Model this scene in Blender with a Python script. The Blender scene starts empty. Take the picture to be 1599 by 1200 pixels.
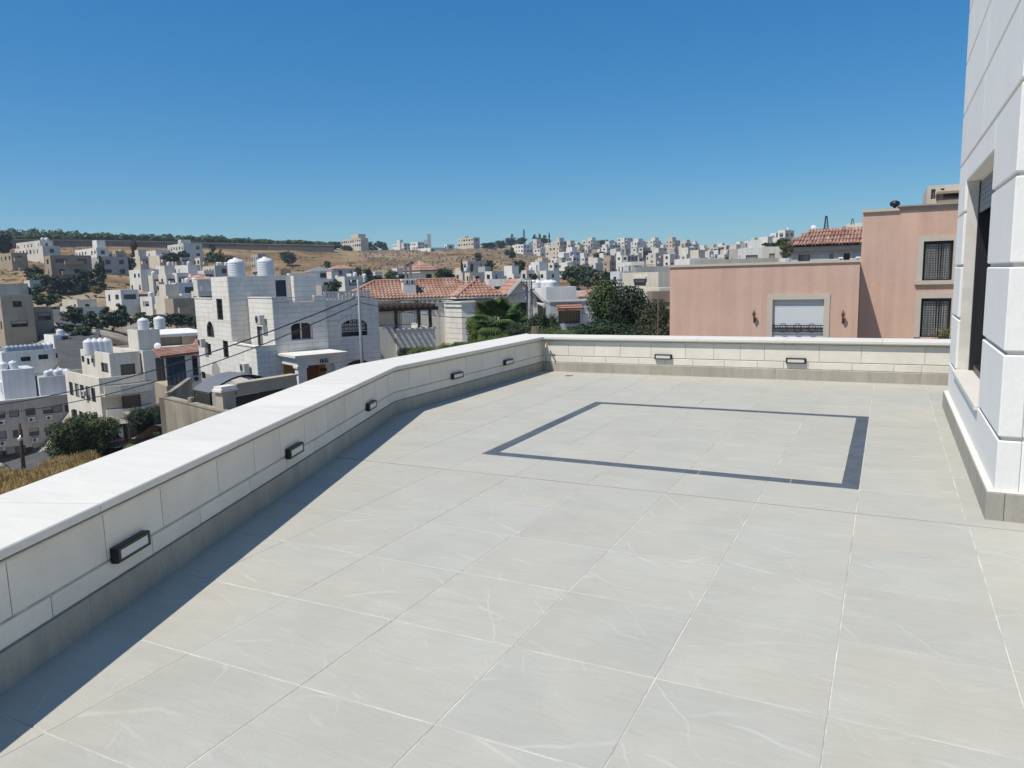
import bpy, bmesh, math, random
from mathutils import Vector, Matrix
sc = bpy.context.scene
C = sc.collection
R = math.radians

# ------------------------------------------------------------------ camera
YAW, PITCH, ROLL, FPX, EYE = 0.468718, 0.142125, 0.0259, 1163.0, 1.508
def _axes():
    cy, sy, cp, sp = math.cos(YAW), math.sin(YAW), math.cos(PITCH), math.sin(PITCH)
    f = Vector((-sy*cp, cy*cp, -sp)); r = Vector((cy, sy, 0)); d = f.cross(r)
    c, s = math.cos(ROLL), math.sin(ROLL)
    return f, c*r + s*d, c*d - s*r
FW, RT, DN = _axes()
CAM = Vector((0, 0, EYE))
cam_data = bpy.data.cameras.new('camera')
cam = bpy.data.objects.new('camera', cam_data); C.objects.link(cam)
cam_data.sensor_width = 36; cam_data.lens = 36*FPX/1599
cam_data.clip_start = 0.05; cam_data.clip_end = 8000
cam.matrix_world = Matrix(((RT.x, -DN.x, -FW.x, 0), (RT.y, -DN.y, -FW.y, 0), (RT.z, -DN.z, -FW.z, EYE), (0, 0, 0, 1)))
sc.camera = cam

# ------------------------------------------------------------------ sky, sun, exposure
SUN = Vector((.28, .50, -1)).normalized()          # the way the sunlight travels
SUN_EL = math.asin(-SUN.z); SUN_ROT = math.atan2(-SUN.x, -SUN.y)
w = bpy.data.worlds.new('World'); sc.world = w; w.use_nodes = True
nt = w.node_tree; nt.nodes.clear()
sky = nt.nodes.new('ShaderNodeTexSky'); sky.sky_type = 'NISHITA'; sky.sun_disc = False
sky.sun_elevation = SUN_EL; sky.sun_rotation = SUN_ROT; sky.altitude = 900
sky.air_density = 1.0; sky.dust_density = 0.5; sky.ozone_density = 4.0
bgn = nt.nodes.new('ShaderNodeBackground'); bgn.inputs[1].default_value = 0.15
won = nt.nodes.new('ShaderNodeOutputWorld')
gam = nt.nodes.new('ShaderNodeGamma'); gam.inputs[1].default_value = .6                       # a phone's flatter, bluer sky
hsv = nt.nodes.new('ShaderNodeHueSaturation'); hsv.inputs['Saturation'].default_value = 1.75
tin = nt.nodes.new('ShaderNodeMix'); tin.data_type = 'RGBA'; tin.blend_type = 'MULTIPLY'; tin.inputs[0].default_value = 1; tin.inputs[7].default_value = (.89, 1.27, 1.43, 1)
nt.links.new(sky.outputs[0], gam.inputs[0]); nt.links.new(gam.outputs[0], hsv.inputs['Color']); nt.links.new(hsv.outputs[0], tin.inputs[6]); nt.links.new(tin.outputs[2], bgn.inputs[0]); nt.links.new(bgn.outputs[0], won.inputs[0])
sun_data = bpy.data.lights.new('sun', 'SUN'); sun_data.energy = 4.7; sun_data.angle = R(.5); sun_data.color = (1, .945, .85)
sun = bpy.data.objects.new('sun', sun_data); C.objects.link(sun)
sun.rotation_euler = SUN.to_track_quat('-Z', 'Y').to_euler()
sc.view_settings.view_transform = 'Standard'; sc.view_settings.look = 'None'
sc.view_settings.exposure = 0; sc.view_settings.gamma = 1; sc.view_settings.use_curve_mapping = False
sc.cycles.max_bounces = 6; sc.cycles.diffuse_bounces = 3; sc.cycles.transparent_max_bounces = 8
sc.cycles.caustics_reflective = False; sc.cycles.caustics_refractive = False

# ------------------------------------------------------------------ pixel <-> world
def ray(px, py): return FW + RT*((px-799.5)/FPX) + DN*((py-600)/FPX)
def at(px, py, dist):
    v = ray(px, py); return CAM + v*(dist/math.hypot(v.x, v.y))
def zpx(x, y, py):
    X = Vector((x, y, 0)) - CAM; k = (py-600)/FPX
    return (k*FW.dot(X) - DN.dot(X))/(DN.z - k*FW.z)
def along(P, d, px):
    """how far along direction d from P the pixel column px is met"""
    X = P - CAM; k = (px-799.5)/FPX; d = Vector((d.x, d.y, 0))
    return (k*FW.dot(X) - RT.dot(X))/(RT.dot(d) - k*FW.dot(d))
def plane_y(px, py, Y):
    v = ray(px, py); return CAM + v*(Y/v.y)
def plane_x(px, py, X):
    v = ray(px, py); return CAM + v*(X/v.x)
def azim(px, py=440):
    v = ray(px, py); return math.atan2(-v.x, v.y)      # left of +Y

# ------------------------------------------------------------------ materials
def nodes_of(name):
    m = bpy.data.materials.new(name); m.use_nodes = True
    n = m.node_tree; b = n.nodes['Principled BSDF']; return m, n, b
def N(n, t, **k):
    o = n.nodes.new(t)
    for a, v in k.items(): setattr(o, a, v)
    return o
def mat(name, col, rough=.8, var=.12, scale=2., bump=0., spec=.3, metal=0., rnd=0., streak=0., stretch=None, coord='pos', tint=None, fine=0.):
    m, n, b = nodes_of(name); L = n.links
    b.inputs['Roughness'].default_value = rough; b.inputs['Metallic'].default_value = metal
    b.inputs['Specular IOR Level'].default_value = spec
    if coord == 'pos':
        co = N(n, 'ShaderNodeNewGeometry').outputs['Position']
    else:
        co = N(n, 'ShaderNodeTexCoord').outputs['Object']
    oi = N(n, 'ShaderNodeObjectInfo')
    if coord != 'pos':
        ad = N(n, 'ShaderNodeVectorMath', operation='MULTIPLY_ADD'); cx = N(n, 'ShaderNodeCombineXYZ')
        for i in range(3): L.new(oi.outputs['Random'], cx.inputs[i])
        L.new(cx.outputs[0], ad.inputs[0]); ad.inputs[1].default_value = (37, 53, 71); L.new(co, ad.inputs[2]); co = ad.outputs[0]
    mp = N(n, 'ShaderNodeMapping'); L.new(co, mp.inputs[0])
    if stretch: mp.inputs['Scale'].default_value = stretch
    nz = N(n, 'ShaderNodeTexNoise'); nz.inputs['Scale'].default_value = scale; nz.inputs['Detail'].default_value = 6; nz.inputs['Roughness'].default_value = .6
    L.new(mp.outputs[0], nz.inputs[0])
    mr = N(n, 'ShaderNodeMapRange'); mr.inputs[1].default_value = .25; mr.inputs[2].default_value = .75
    mr.inputs[3].default_value = 1-var; mr.inputs[4].default_value = 1+var; L.new(nz.outputs[0], mr.inputs[0])
    fac = mr.outputs[0]
    def mul(a, bb):
        x = N(n, 'ShaderNodeMath', operation='MULTIPLY'); L.new(a, x.inputs[0]); L.new(bb, x.inputs[1]); return x.outputs[0]
    if rnd:
        r2 = N(n, 'ShaderNodeMapRange'); r2.inputs[3].default_value = 1-rnd; r2.inputs[4].default_value = 1+rnd
        L.new(oi.outputs['Random'], r2.inputs[0]); fac = mul(fac, r2.outputs[0])
    if streak:
        m2 = N(n, 'ShaderNodeMapping'); m2.inputs['Scale'].default_value = (2.2, 2.2, .12); L.new(co, m2.inputs[0])
        n2 = N(n, 'ShaderNodeTexNoise'); n2.inputs['Scale'].default_value = 1.3; n2.inputs['Detail'].default_value = 5; L.new(m2.outputs[0], n2.inputs[0])
        r3 = N(n, 'ShaderNodeMapRange'); r3.inputs[1].default_value = .35; r3.inputs[2].default_value = .7; r3.inputs[3].default_value = 1; r3.inputs[4].default_value = 1-streak
        L.new(n2.outputs[0], r3.inputs[0]); fac = mul(fac, r3.outputs[0])
    if fine:
        n4 = N(n, 'ShaderNodeTexNoise'); n4.inputs['Scale'].default_value = scale*14; n4.inputs['Detail'].default_value = 3; L.new(mp.outputs[0], n4.inputs[0])
        r4 = N(n, 'ShaderNodeMapRange'); r4.inputs[1].default_value = .3; r4.inputs[2].default_value = .7; r4.inputs[3].default_value = 1-fine; r4.inputs[4].default_value = 1+fine
        L.new(n4.outputs[0], r4.inputs[0]); fac = mul(fac, r4.outputs[0])
    mx = N(n, 'ShaderNodeVectorMath', operation='SCALE'); L.new(fac, mx.inputs['Scale'])
    if tint:
        mm = N(n, 'ShaderNodeMix', data_type='RGBA'); mm.inputs[6].default_value = (*col, 1); mm.inputs[7].default_value = (*tint, 1)
        n3 = N(n, 'ShaderNodeTexNoise'); n3.inputs['Scale'].default_value = scale*.37; n3.inputs['Detail'].default_value = 4; L.new(mp.outputs[0], n3.inputs[0])
        r5 = N(n, 'ShaderNodeMapRange'); r5.inputs[1].default_value = .4; r5.inputs[2].default_value = .62; L.new(n3.outputs[0], r5.inputs[0])
        L.new(r5.outputs[0], mm.inputs[0]); L.new(mm.outputs[2], mx.inputs[0])
    else:
        mx.inputs[0].default_value = col
    L.new(mx.outputs[0], b.inputs['Base Color'])
    if bump:
        bp = N(n, 'ShaderNodeBump'); bp.inputs['Strength'].default_value = bump; bp.inputs['Distance'].default_value = .02
        n5 = N(n, 'ShaderNodeTexNoise'); n5.inputs['Scale'].default_value = scale*9; n5.inputs['Detail'].default_value = 5; L.new(mp.outputs[0], n5.inputs[0])
        L.new(n5.outputs[0], bp.inputs['Height']); L.new(bp.outputs[0], b.inputs['Normal'])
    return m

def tile_material():
    """pale grey slate-look porcelain: cleft relief, white scratches and a slightly different batch tone on each tile"""
    m, n, b = nodes_of('slate_porcelain'); L = n.links
    oi = N(n, 'ShaderNodeObjectInfo'); tc = N(n, 'ShaderNodeNewGeometry')
    cx = N(n, 'ShaderNodeCombineXYZ')
    for i in range(3): L.new(oi.outputs['Random'], cx.inputs[i])
    ad = N(n, 'ShaderNodeVectorMath', operation='MULTIPLY_ADD'); L.new(cx.outputs[0], ad.inputs[0]); ad.inputs[1].default_value = (31, 47, 0); L.new(tc.outputs['Position'], ad.inputs[2])
    co = ad.outputs[0]
    def noise(s, det, st=(1, 1, 1), dist=0, rot=0, ro=.55):
        mp = N(n, 'ShaderNodeMapping'); mp.inputs['Scale'].default_value = st; mp.inputs['Rotation'].default_value = (0, 0, rot); L.new(co, mp.inputs[0])
        x = N(n, 'ShaderNodeTexNoise'); x.inputs['Scale'].default_value = s; x.inputs['Detail'].default_value = det; x.inputs['Distortion'].default_value = dist; x.inputs['Roughness'].default_value = ro
        L.new(mp.outputs[0], x.inputs[0]); return x.outputs[0]
    def rng(x, a, bb, c, d):
        r = N(n, 'ShaderNodeMapRange'); r.inputs[1].default_value = a; r.inputs[2].default_value = bb; r.inputs[3].default_value = c; r.inputs[4].default_value = d; L.new(x, r.inputs[0]); return r.outputs[0]
    def math2(op, a, bb):
        x = N(n, 'ShaderNodeMath', operation=op)
        for i, v in enumerate((a, bb)):
            if isinstance(v, (int, float)): x.inputs[i].default_value = v
            else: L.new(v, x.inputs[i])
        return x.outputs[0]
    cloud = noise(2.3, 5, (1, 1, 1), .4); layer = noise(7, 7, (.5, 2.4, 1), 1.4, .25); grain = noise(90, 3)
    # veins: thin ridges where a distorted noise crosses its middle value
    vv = None
    for sc_, ro_, wd_, lo_, dist_ in ((.9, .35, .012, .50, 2.2), (.7, -.5, .010, .52, 3.0), (1.3, 1.0, .010, .53, 2.6)):      # long fanning cleft lines
        mp = N(n, 'ShaderNodeMapping'); mp.inputs['Rotation'].default_value = (0, 0, ro_); L.new(co, mp.inputs[0])
        wv = N(n, 'ShaderNodeTexWave'); wv.bands_direction = 'Y'; wv.inputs['Scale'].default_value = sc_; wv.inputs['Distortion'].default_value = dist_; wv.inputs['Detail'].default_value = 3; wv.inputs['Detail Scale'].default_value = 1.6; wv.inputs['Detail Roughness'].default_value = .6
        L.new(mp.outputs[0], wv.inputs[0])
        q = math2('MULTIPLY', rng(wv.outputs['Fac'], 1-wd_, 1, 0, 1), rng(noise(2.3, 4, (1, 1, 1), .3, ro_+1), lo_, lo_+.14, 0, 1))
        vv = q if vv is None else math2('MAXIMUM', vv, q)
    v = noise(3.0, 3.2, (.55, 1.9, 1), .55, .2, .5); a = math2('ABSOLUTE', math2('SUBTRACT', v, .5), 0)
    vv = math2('MAXIMUM', vv, math2('MULTIPLY', rng(a, 0, .004, .8, 0), rng(noise(3.1, 3, (1, 1, 1), 0, 2), .56, .68, 0, 1)))
    tone = math2('MULTIPLY', rng(cloud, .3, .7, .945, 1.045), rng(layer, .3, .7, .965, 1.035))
    tone = math2('MULTIPLY', tone, rng(grain, .3, .7, .975, 1.025))
    tone = math2('MULTIPLY', tone, rng(oi.outputs['Random'], 0, 1, .975, 1.02))
    warm = N(n, 'ShaderNodeMix', data_type='RGBA'); warm.inputs[6].default_value = (.432, .421, .368, 1); warm.inputs[7].default_value = (.442, .42, .355, 1)
    L.new(rng(noise(1.1, 3), .4, .62, 0, 1), warm.inputs[0])
    sc1 = N(n, 'ShaderNodeVectorMath', operation='SCALE'); L.new(warm.outputs[2], sc1.inputs[0]); L.new(tone, sc1.inputs['Scale'])
    mx = N(n, 'ShaderNodeMix', data_type='RGBA'); L.new(math2('MULTIPLY', vv, .24), mx.inputs[0]); L.new(sc1.outputs[0], mx.inputs[6]); mx.inputs[7].default_value = (.66, .65, .61, 1)
    # dark specks of grit
    sp = rng(noise(26, 2), .77, .80, 0, .5)
    m3 = N(n, 'ShaderNodeMix', data_type='RGBA'); L.new(sp, m3.inputs[0]); L.new(mx.outputs[2], m3.inputs[6]); m3.inputs[7].default_value = (.2, .19, .17, 1)
    L.new(m3.outputs[2], b.inputs['Base Color'])
    b.inputs['Roughness'].default_value = .62; b.inputs['Specular IOR Level'].default_value = .3
    bp = N(n, 'ShaderNodeBump'); bp.inputs['Strength'].default_value = .35; bp.inputs['Distance'].default_value = .006
    hs = math2('ADD', layer, math2('MULTIPLY', vv, .5)); L.new(hs, bp.inputs['Height']); L.new(bp.outputs[0], b.inputs['Normal'])
    return m

M = {}
M['tile'] = tile_material()
M['grout'] = mat('grout', (.56, .535, .475), .9, .5, 4.5, .3)
M['border'] = mat('slate_border', (.088, .100, .115), .55, .22, 9., .2, rnd=.1, coord='obj')
M['skirt'] = mat('grey_skirting', (.37, .345, .29), .6, .16, 7., .25, rnd=.05, stretch=(1, 1, .3), coord='obj', fine=.04)
M['stone'] = mat('white_stone', (.725, .685, .60), .75, .05, 5., .2, rnd=.035, coord='obj', fine=.03, tint=(.68, .635, .55))
M['coping'] = mat('coping_stone', (.68, .65, .585), .65, .06, 4., .12, rnd=.035, coord='obj', stretch=(.5, 3, 3), fine=.015)
M['joint'] = mat('joint_mortar', (.42, .38, .32), .95, .3, 12.)
M['core'] = mat('wall_core', (.5, .48, .44), .9, .1, 1.)
M['black'] = mat('black_aluminium', (.012, .012, .013), .45, .1, 5., spec=.5)
M['diffuser'] = mat('lamp_diffuser', (.60, .60, .57), .35, .03, 5., spec=.5)
M['steel'] = mat('galvanised_steel', (.35, .34, .33), .4, .2, 9., metal=.8)
M['brass'] = mat('brass_tap', (.45, .33, .2), .35, .1, 9., metal=.9)
M['frame'] = mat('dark_frame', (.02, .021, .023), .4, .1, 5., spec=.5)
M['shutter'] = mat('grey_shutter', (.22, .22, .22), .5, .06, 5.)
def glass_material(name, col, rough=.06):
    m, n, b = nodes_of(name); b.inputs['Base Color'].default_value = (*col, 1); b.inputs['Roughness'].default_value = rough
    b.inputs['Specular IOR Level'].default_value = .6; b.inputs['IOR'].default_value = 1.5
    return m
M['glass'] = glass_material('window_glass', (.018, .022, .027))
M['blueglass'] = glass_material('blue_glass', (.02, .06, .11))

# ------------------------------------------------------------------ mesh helpers
class MB:
    def __init__(s): s.v = []; s.f = []; s.mi = []
    def poly(s, pts, mi=0):
        i = len(s.v); s.v += [tuple(p) for p in pts]; s.f.append(tuple(range(i, i+len(pts)))); s.mi.append(mi)
    def hexa(s, p, mi=0):
        """8 points: bottom ring 0-3 counter-clockwise from above, top ring 4-7"""
        i = len(s.v); s.v += [tuple(q) for q in p]
        for f in ((3, 2, 1, 0), (4, 5, 6, 7), (0, 1, 5, 4), (1, 2, 6, 5), (2, 3, 7, 6), (3, 0, 4, 7)):
            s.f.append(tuple(i+k for k in f)); s.mi.append(mi)
    def box(s, x0, x1, y0, y1, z0, z1, mi=0, fr=None):
        p = [(x0, y0, z0), (x1, y0, z0), (x1, y1, z0), (x0, y1, z0), (x0, y0, z1), (x1, y0, z1), (x1, y1, z1), (x0, y1, z1)]
        if fr: p = [fr(*q) for q in p]
        s.hexa(p, mi)
    def prism(s, pts, z0, z1, mi=0):
        n = len(pts); i = len(s.v)
        s.v += [(p[0], p[1], z0) for p in pts] + [(p[0], p[1], z1) for p in pts]
        s.f.append(tuple(i+k for k in range(n-1, -1, -1))); s.mi.append(mi)
        s.f.append(tuple(i+n+k for k in range(n))); s.mi.append(mi)
        for k in range(n):
            j = (k+1) % n; s.f.append((i+k, i+j, i+n+j, i+n+k)); s.mi.append(mi)
    def loft(s, rings, mi=0, caps=True):
        n = len(rings[0]); base = len(s.v)
        for r in rings: s.v += [tuple(p) for p in r]
        for a in range(len(rings)-1):
            for k in range(n):
                j = (k+1) % n; o = base+a*n
                s.f.append((o+k, o+j, o+n+j, o+n+k)); s.mi.append(mi)
        if caps:
            s.f.append(tuple(base+k for k in range(n-1, -1, -1))); s.mi.append(mi)
            o = base+(len(rings)-1)*n
            s.f.append(tuple(o+k for k in range(n))); s.mi.append(mi)
    def tube(s, pts, r, n=6, mi=0):
        pts = [Vector(p) for p in pts]; rings = []
        for i, p in enumerate(pts):
            d = (pts[min(i+1, len(pts)-1)]-pts[max(i-1, 0)]).normalized()
            a = d.orthogonal().normalized() if abs(d.z) < .99 else Vector((1, 0, 0)); b = d.cross(a)
            if i and rings:
                pa = prev; a = (pa - d*pa.dot(d)).normalized(); b = d.cross(a)
            prev = a
            rr = r[i] if isinstance(r, (list, tuple)) else r
            rings.append([p + (a*math.cos(t) + b*math.sin(t))*rr for t in [2*math.pi*k/n for k in range(n)]])
        s.loft(rings, mi)
    def lathe(s, prof, c=(0, 0, 0), n=12, mi=0):
        s.loft([[(c[0]+r*math.cos(2*math.pi*k/n), c[1]+r*math.sin(2*math.pi*k/n), c[2]+z) for k in range(n)] for r, z in prof], mi)
    def mesh(s, name, mats, smooth=False):
        me = bpy.data.meshes.new(name); me.from_pydata(s.v, [], s.f)
        for m in (mats if isinstance(mats, (list, tuple)) else [mats]): me.materials.append(m)
        me.polygons.foreach_set('material_index', s.mi)
        if smooth: me.polygons.foreach_set('use_smooth', [True]*len(s.f))
        me.update(); return me
    def build(s, name, mats, parent=None, smooth=False, fix=False):
        me = s.mesh(name, mats, smooth)
        if fix:
            bm = bmesh.new(); bm.from_mesh(me); bmesh.ops.recalc_face_normals(bm, faces=bm.faces); bm.to_mesh(me); bm.free()
        return link(name, me, parent)
def link(name, data, parent=None, loc=None, rz=0, scale=None):
    o = bpy.data.objects.new(name, data); C.objects.link(o)
    if parent is not None: o.parent = parent
    if loc is not None: o.location = loc
    if rz: o.rotation_euler = (0, 0, rz)
    if scale is not None: o.scale = scale
    return o
def tag(o, label, cat, group=None):
    o['label'] = label; o['category'] = cat
    if group: o['group'] = group
    return o
def thing(name, label, cat, group=None, loc=(0, 0, 0), rz=0):
    return tag(link(name, None, None, loc, rz), label, cat, group)
def put_base(root, loc):
    """move an Empty to its thing's base while its parts stay where they were built"""
    root.location = loc
    for ch in root.children:
        if ch.parent == root: ch.matrix_parent_inverse = Matrix.Translation(-Vector(loc))
    return root
def bevelled(me, w, seg=1, ang=40):
    bm = bmesh.new(); bm.from_mesh(me); bmesh.ops.remove_doubles(bm, verts=bm.verts, dist=1e-5)
    es = [e for e in bm.edges if len(e.link_faces) == 2 and e.calc_face_angle(0) > R(ang)]
    bmesh.ops.bevel(bm, geom=es, offset=w, segments=seg, affect='EDGES', profile=.5)
    bm.to_mesh(me); bm.free(); return me
def clip(poly, a, b, c):
    """keep the part of a polygon where a*x+b*y <= c"""
    out = []
    for i, p in enumerate(poly):
        q = poly[(i+1) % len(poly)]; dp = a*p[0]+b*p[1]-c; dq = a*q[0]+b*q[1]-c
        if dp <= 0: out.append(p)
        if dp*dq < 0:
            t = dp/(dp-dq); out.append((p[0]+t*(q[0]-p[0]), p[1]+t*(q[1]-p[1])))
    return out
# ================================================================== TERRACE
rnd = random.Random(7)
A0 = Vector((-1.447, -2.5)); AD = Vector((-2.01, 5.375)).normalized()
KN = Vector((-4.94, 6.84)); A0 = KN - AD*((KN.y+2.5)/AD.y)     # left parapet, front run: A0 -> KN
CO = Vector((-4.94, 10.885))                                    # corner with the back parapet
FZ = 0.0
floor = link('terrace_floor', None); floor['kind'] = 'structure'
mb = MB(); mb.prism([(-1.8, -2.6), (4.2, -2.6), (4.2, 11.0), (-5.1, 11.0), (-5.1, 6.8)], -.30, -.0022)
o = mb.build('mortar_bed', M['grout'], floor)
AN = Vector((-AD.y, AD.x))                                       # outward (left) normal of the front run
cA = AN.dot(KN)
TX, TY, TW, TH = -1.327, 2.567, .6, .5946
JOINT_Y = 4.945
IX0, IX1, IY0, IY1 = -3.105, -.129, 5.505, 8.348                 # the dark inlaid frame
def clipped(poly):
    poly = clip(poly, AN.x, AN.y, cA+.01); poly = clip(poly, -1, 0, 4.95) if poly else poly
    if poly: poly = clip(poly, 0, 1, 10.88)
    return poly
def area(p): return abs(sum(p[i][0]*p[(i+1) % len(p)][1]-p[(i+1) % len(p)][0]*p[i][1] for i in range(len(p))))/2
def add_piece(name, poly, m, tilt=.0006, lift=0, joint=.0024, parent=floor):
    cx = sum(p[0] for p in poly)/len(poly); cy = sum(p[1] for p in poly)/len(poly)
    n = len(poly)
    def inset(d):
        out = []
        for i in range(n):
            a, b, c = Vector(poly[i-1]), Vector(poly[i]), Vector(poly[(i+1) % n])
            e1 = (b-a).normalized(); e2 = (c-b).normalized(); n1 = Vector((-e1.y, e1.x)); n2 = Vector((-e2.y, e2.x))
            k = 1+n1.dot(n2); out.append(b + (n1+n2)*(d/max(k, .3)))
        return out
    dz = lift + rnd.uniform(-.0004, .0004); tx = rnd.uniform(-tilt, tilt); ty = rnd.uniform(-tilt, tilt)
    a = inset(joint); c = inset(joint+.0018)
    mbb = MB()
    mbb.loft([[(p.x-cx, p.y-cy, -.006+dz) for p in a], [(p.x-cx, p.y-cy, -.0014+dz+tx*(p.x-cx)+ty*(p.y-cy)) for p in a], [(p.x-cx, p.y-cy, dz+tx*(p.x-cx)+ty*(p.y-cy)) for p in c]])
    return link(name, mbb.mesh(name, m), parent, (cx, cy, 0))
def ccw(p):
    s = sum(p[i][0]*p[(i+1) % len(p)][1]-p[(i+1) % len(p)][0]*p[i][1] for i in range(len(p)))
    return p if s > 0 else p[::-1]
# field tiles in three zones: before the movement joint, the strip beyond it, inside the frame
for i in range(-7, 8):
    for j in range(-7, 16):
        x0 = TX+i*TW; y0 = TY+j*TH
        cell = [(x0, y0), (x0+TW, y0), (x0+TW, y0+TH), (x0, y0+TH)]
        if x0 > 3.0: continue
        if y0+TH/2 > JOINT_Y: break
        p = clip(cell, 0, 1, JOINT_Y-.0045)
        p = clipped(p) if p else p
        if p and len(p) > 2 and area(p) > .004: add_piece('floor_tile', ccw(p), M['tile'])
ys = [JOINT_Y+.004] + [IY0] + [IY0+(IY1-IY0)*k/5 for k in range(1, 6)] + [IY1+TH*k for k in range(1, 6)]
xs = [IX0+(IX1-IX0)*k/5 for k in range(6)]
xs = [xs[0]-.594*k for k in range(4, 0, -1)] + xs + [xs[-1]+.594*k for k in range(1, 6)]
BW = .118
for a in range(len(xs)-1):
    for b in range(len(ys)-1):
        if xs[a] > 2.4: continue
        cell = [(xs[a], ys[b]), (xs[a+1], ys[b]), (xs[a+1], ys[b+1]), (xs[a], ys[b+1])]
        inside = xs[a] > IX0-.01 and xs[a+1] < IX1+.01 and ys[b] > IY0-.01 and ys[b+1] < IY1+.01
        if inside:
            p = clip(clip(clip(clip(cell, 1, 0, IX1-BW), -1, 0, -IX0-BW), 0, 1, IY1-BW), 0, -1, -IY0-BW)
        else: p = clipped(cell)
        if p and len(p) > 2 and area(p) > .004: add_piece('floor_tile', ccw(p), M['tile'])
# the dark inlay frame: mitred strips
def strips(P, Q, n):
    d = Vector(Q)-Vector(P); Lg = d.length; t = d.normalized(); nn = Vector((-t.y, t.x))
    cuts = [0] + sorted(rnd.uniform(.25, .4)+k*(Lg/n) if k else 0 for k in range(n))[1:] + [Lg]
    for a, b in zip(cuts, cuts[1:]):
        ia = a + (BW if a == 0 else 0); ib = b - (BW if b == Lg else 0)
        q = [Vector(P)+t*a, Vector(P)+t*b, Vector(P)+t*ib+nn*BW, Vector(P)+t*ia+nn*BW]
        add_piece('border_strip', [(v.x, v.y) for v in q], M['border'], .0003, 0, .0016)
cs = [(IX0, IY0), (IX1, IY0), (IX1, IY1), (IX0, IY1)]
for k in range(4): strips(cs[k], cs[(k+1) % 4], 4)
M['sealant'] = mat('brown_sealant', (.27, .16, .11), .9, .2, 9.)
mb = MB(); mb.box(-4.6, 3.4, JOINT_Y-.005, JOINT_Y+.005, -.004, -.0012); mb.build('movement_joint', M['sealant'], floor)
# floor drain in the far corner
dr = thing('floor_drain', 'small round steel floor drain in the far left corner of the terrace', 'floor drain', loc=(-4.31, 10.45, .001))
mb = MB(); mb.lathe([(.058, 0), (.058, .004), (.05, .005), (.047, .002)], n=20); mb.build('rim', M['steel'], dr)
mb = MB()
for k in range(-3, 4):
    h = math.sqrt(max(.045**2-(k*.013)**2, 0)); mb.box(k*.013-.003, k*.013+.003, -h, h, .0015, .004)
mb.build('grate', M['steel'], dr)
mb = MB(); mb.lathe([(.047, .0004), (.047, .001)], n=16); mb.build('well', M['black'], dr)

# ------------------------------------------------------------------ parapets
class Run:
    def __init__(s, P, Q, ma, mbk):
        s.P, s.Q = P, Q; s.t = (Q-P).normalized(); s.n = Vector((-s.t.y, s.t.x)); s.L = (Q-P).length; s.ma, s.mb = ma, mbk
    def pt(s, a, o, z, shear=0):
        q = s.P + s.t*(a+o*shear) + s.n*o; return (q.x, q.y, z)
    def piece(s, name, a, b, prof, m, parent, bev=0, gap=.0028):
        """extrude a profile of (outward offset, z) from a to b along the run, mitred at the run's ends"""
        ka = -s.ma if a <= 0 else 0; kb = s.mb if b >= s.L else 0
        a = a if a <= 0 else a+gap; b = s.L if b >= s.L else b-gap
        a = max(a, 0)
        mb_ = MB(); c = (a+b)/2; ox, oy, oz = s.pt(c, 0, 0)
        r0 = [s.pt(a, o, z, ka) for o, z in prof]; r1 = [s.pt(b, o, z, kb) for o, z in prof]
        off = lambda p: (p[0]-ox, p[1]-oy, p[2])
        mb_.loft([[off(p) for p in r0], [off(p) for p in r1]])
        me = mb_.mesh(name, m)
        bm = bmesh.new(); bm.from_mesh(me); bmesh.ops.recalc_face_normals(bm, faces=bm.faces); bm.to_mesh(me); bm.free()
        if bev: bevelled(me, bev)
        return link(name, me, parent, (ox, oy, 0))
T10 = math.tan(math.atan2(AD.x, AD.y)/-2)
BK = Vector((3.4, 10.885))
runA = Run(A0, KN, 0, T10); runB = Run(KN, CO, T10, 1.0); runC = Run(CO, BK, 1.0, 0)
GZ = .250
def rect(o0, o1, z0, z1, c=.004): return [(o0+c, z0), (o0, z0+c), (o0, z1-c), (o0+c, z1), (o1, z1), (o1, z0)]
def nose(o0, o1, z0, z1):
    """coping slab: a square front edge over an undercut moulding"""
    return [(o1, z0), (.03, z0), (.021, z0+.003), (.016, z0+.014), (o0+.012, z0+.022), (o0+.002, z0+.026), (o0, z0+.031), (o0, z1-.005), (o0+.005, z1), (o1-.006, z1), (o1, z1-.006)]
def parapet(root, runs, upper, lower, width):
    for run, uj, lj in zip(runs, upper, lower):
        prof = rect(.022, .06, GZ+.006, .4765); uj = [0]+[x for x in uj if .05 < x < run.L-.05]+[run.L]
        for a, b in zip(uj, uj[1:]): run.piece('stone_block', a, b, prof, M['stone'], root)
        prof = rect(.0215, .06, .1515, GZ-.004); lj = [0]+[x for x in lj if .05 < x < run.L-.05]+[run.L]
        for a, b in zip(lj, lj[1:]): run.piece('stone_block', a, b, prof, M['stone'], root)
        sj = [0]; 
        while sj[-1] < run.L-.7: sj.append(sj[-1]+.594)
        sj.append(run.L)
        for a, b in zip(sj, sj[1:]): run.piece('skirting_tile', a, b, [(.004, -.02), (.004, .141), (.009, .1475), (.055, .1475), (.055, -.02)], M['skirt'], root, gap=.001)
        cj = [0]
        while cj[-1] < run.L-1.6: cj.append(cj[-1]+rnd.uniform(1.1, 1.4))
        cj.append(run.L)
        for a, b in zip(cj, cj[1:]): run.piece('coping_slab', a, b, nose(-.033, width, .4905, .556), M['coping'], root, gap=.0016)
        run.piece('coping_moulding', 0, run.L, [(.012, .4888), (.008, .486), (.012, .4785), (.2, .4785), (.2, .4888)], M['coping'], root)
        run.piece('wall_core', 0, run.L, [(.028, -.25), (.028, .477), (width-.05, .477), (width-.05, -8.5), (.4, -8.5)], M['joint'], root)
par = thing('parapet_wall', 'low white stone parapet along the left of the terrace, bent once, with five black lamps', 'parapet wall')
sA = (Vector((-2.925, 1.45))-A0).dot(AD)
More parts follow.
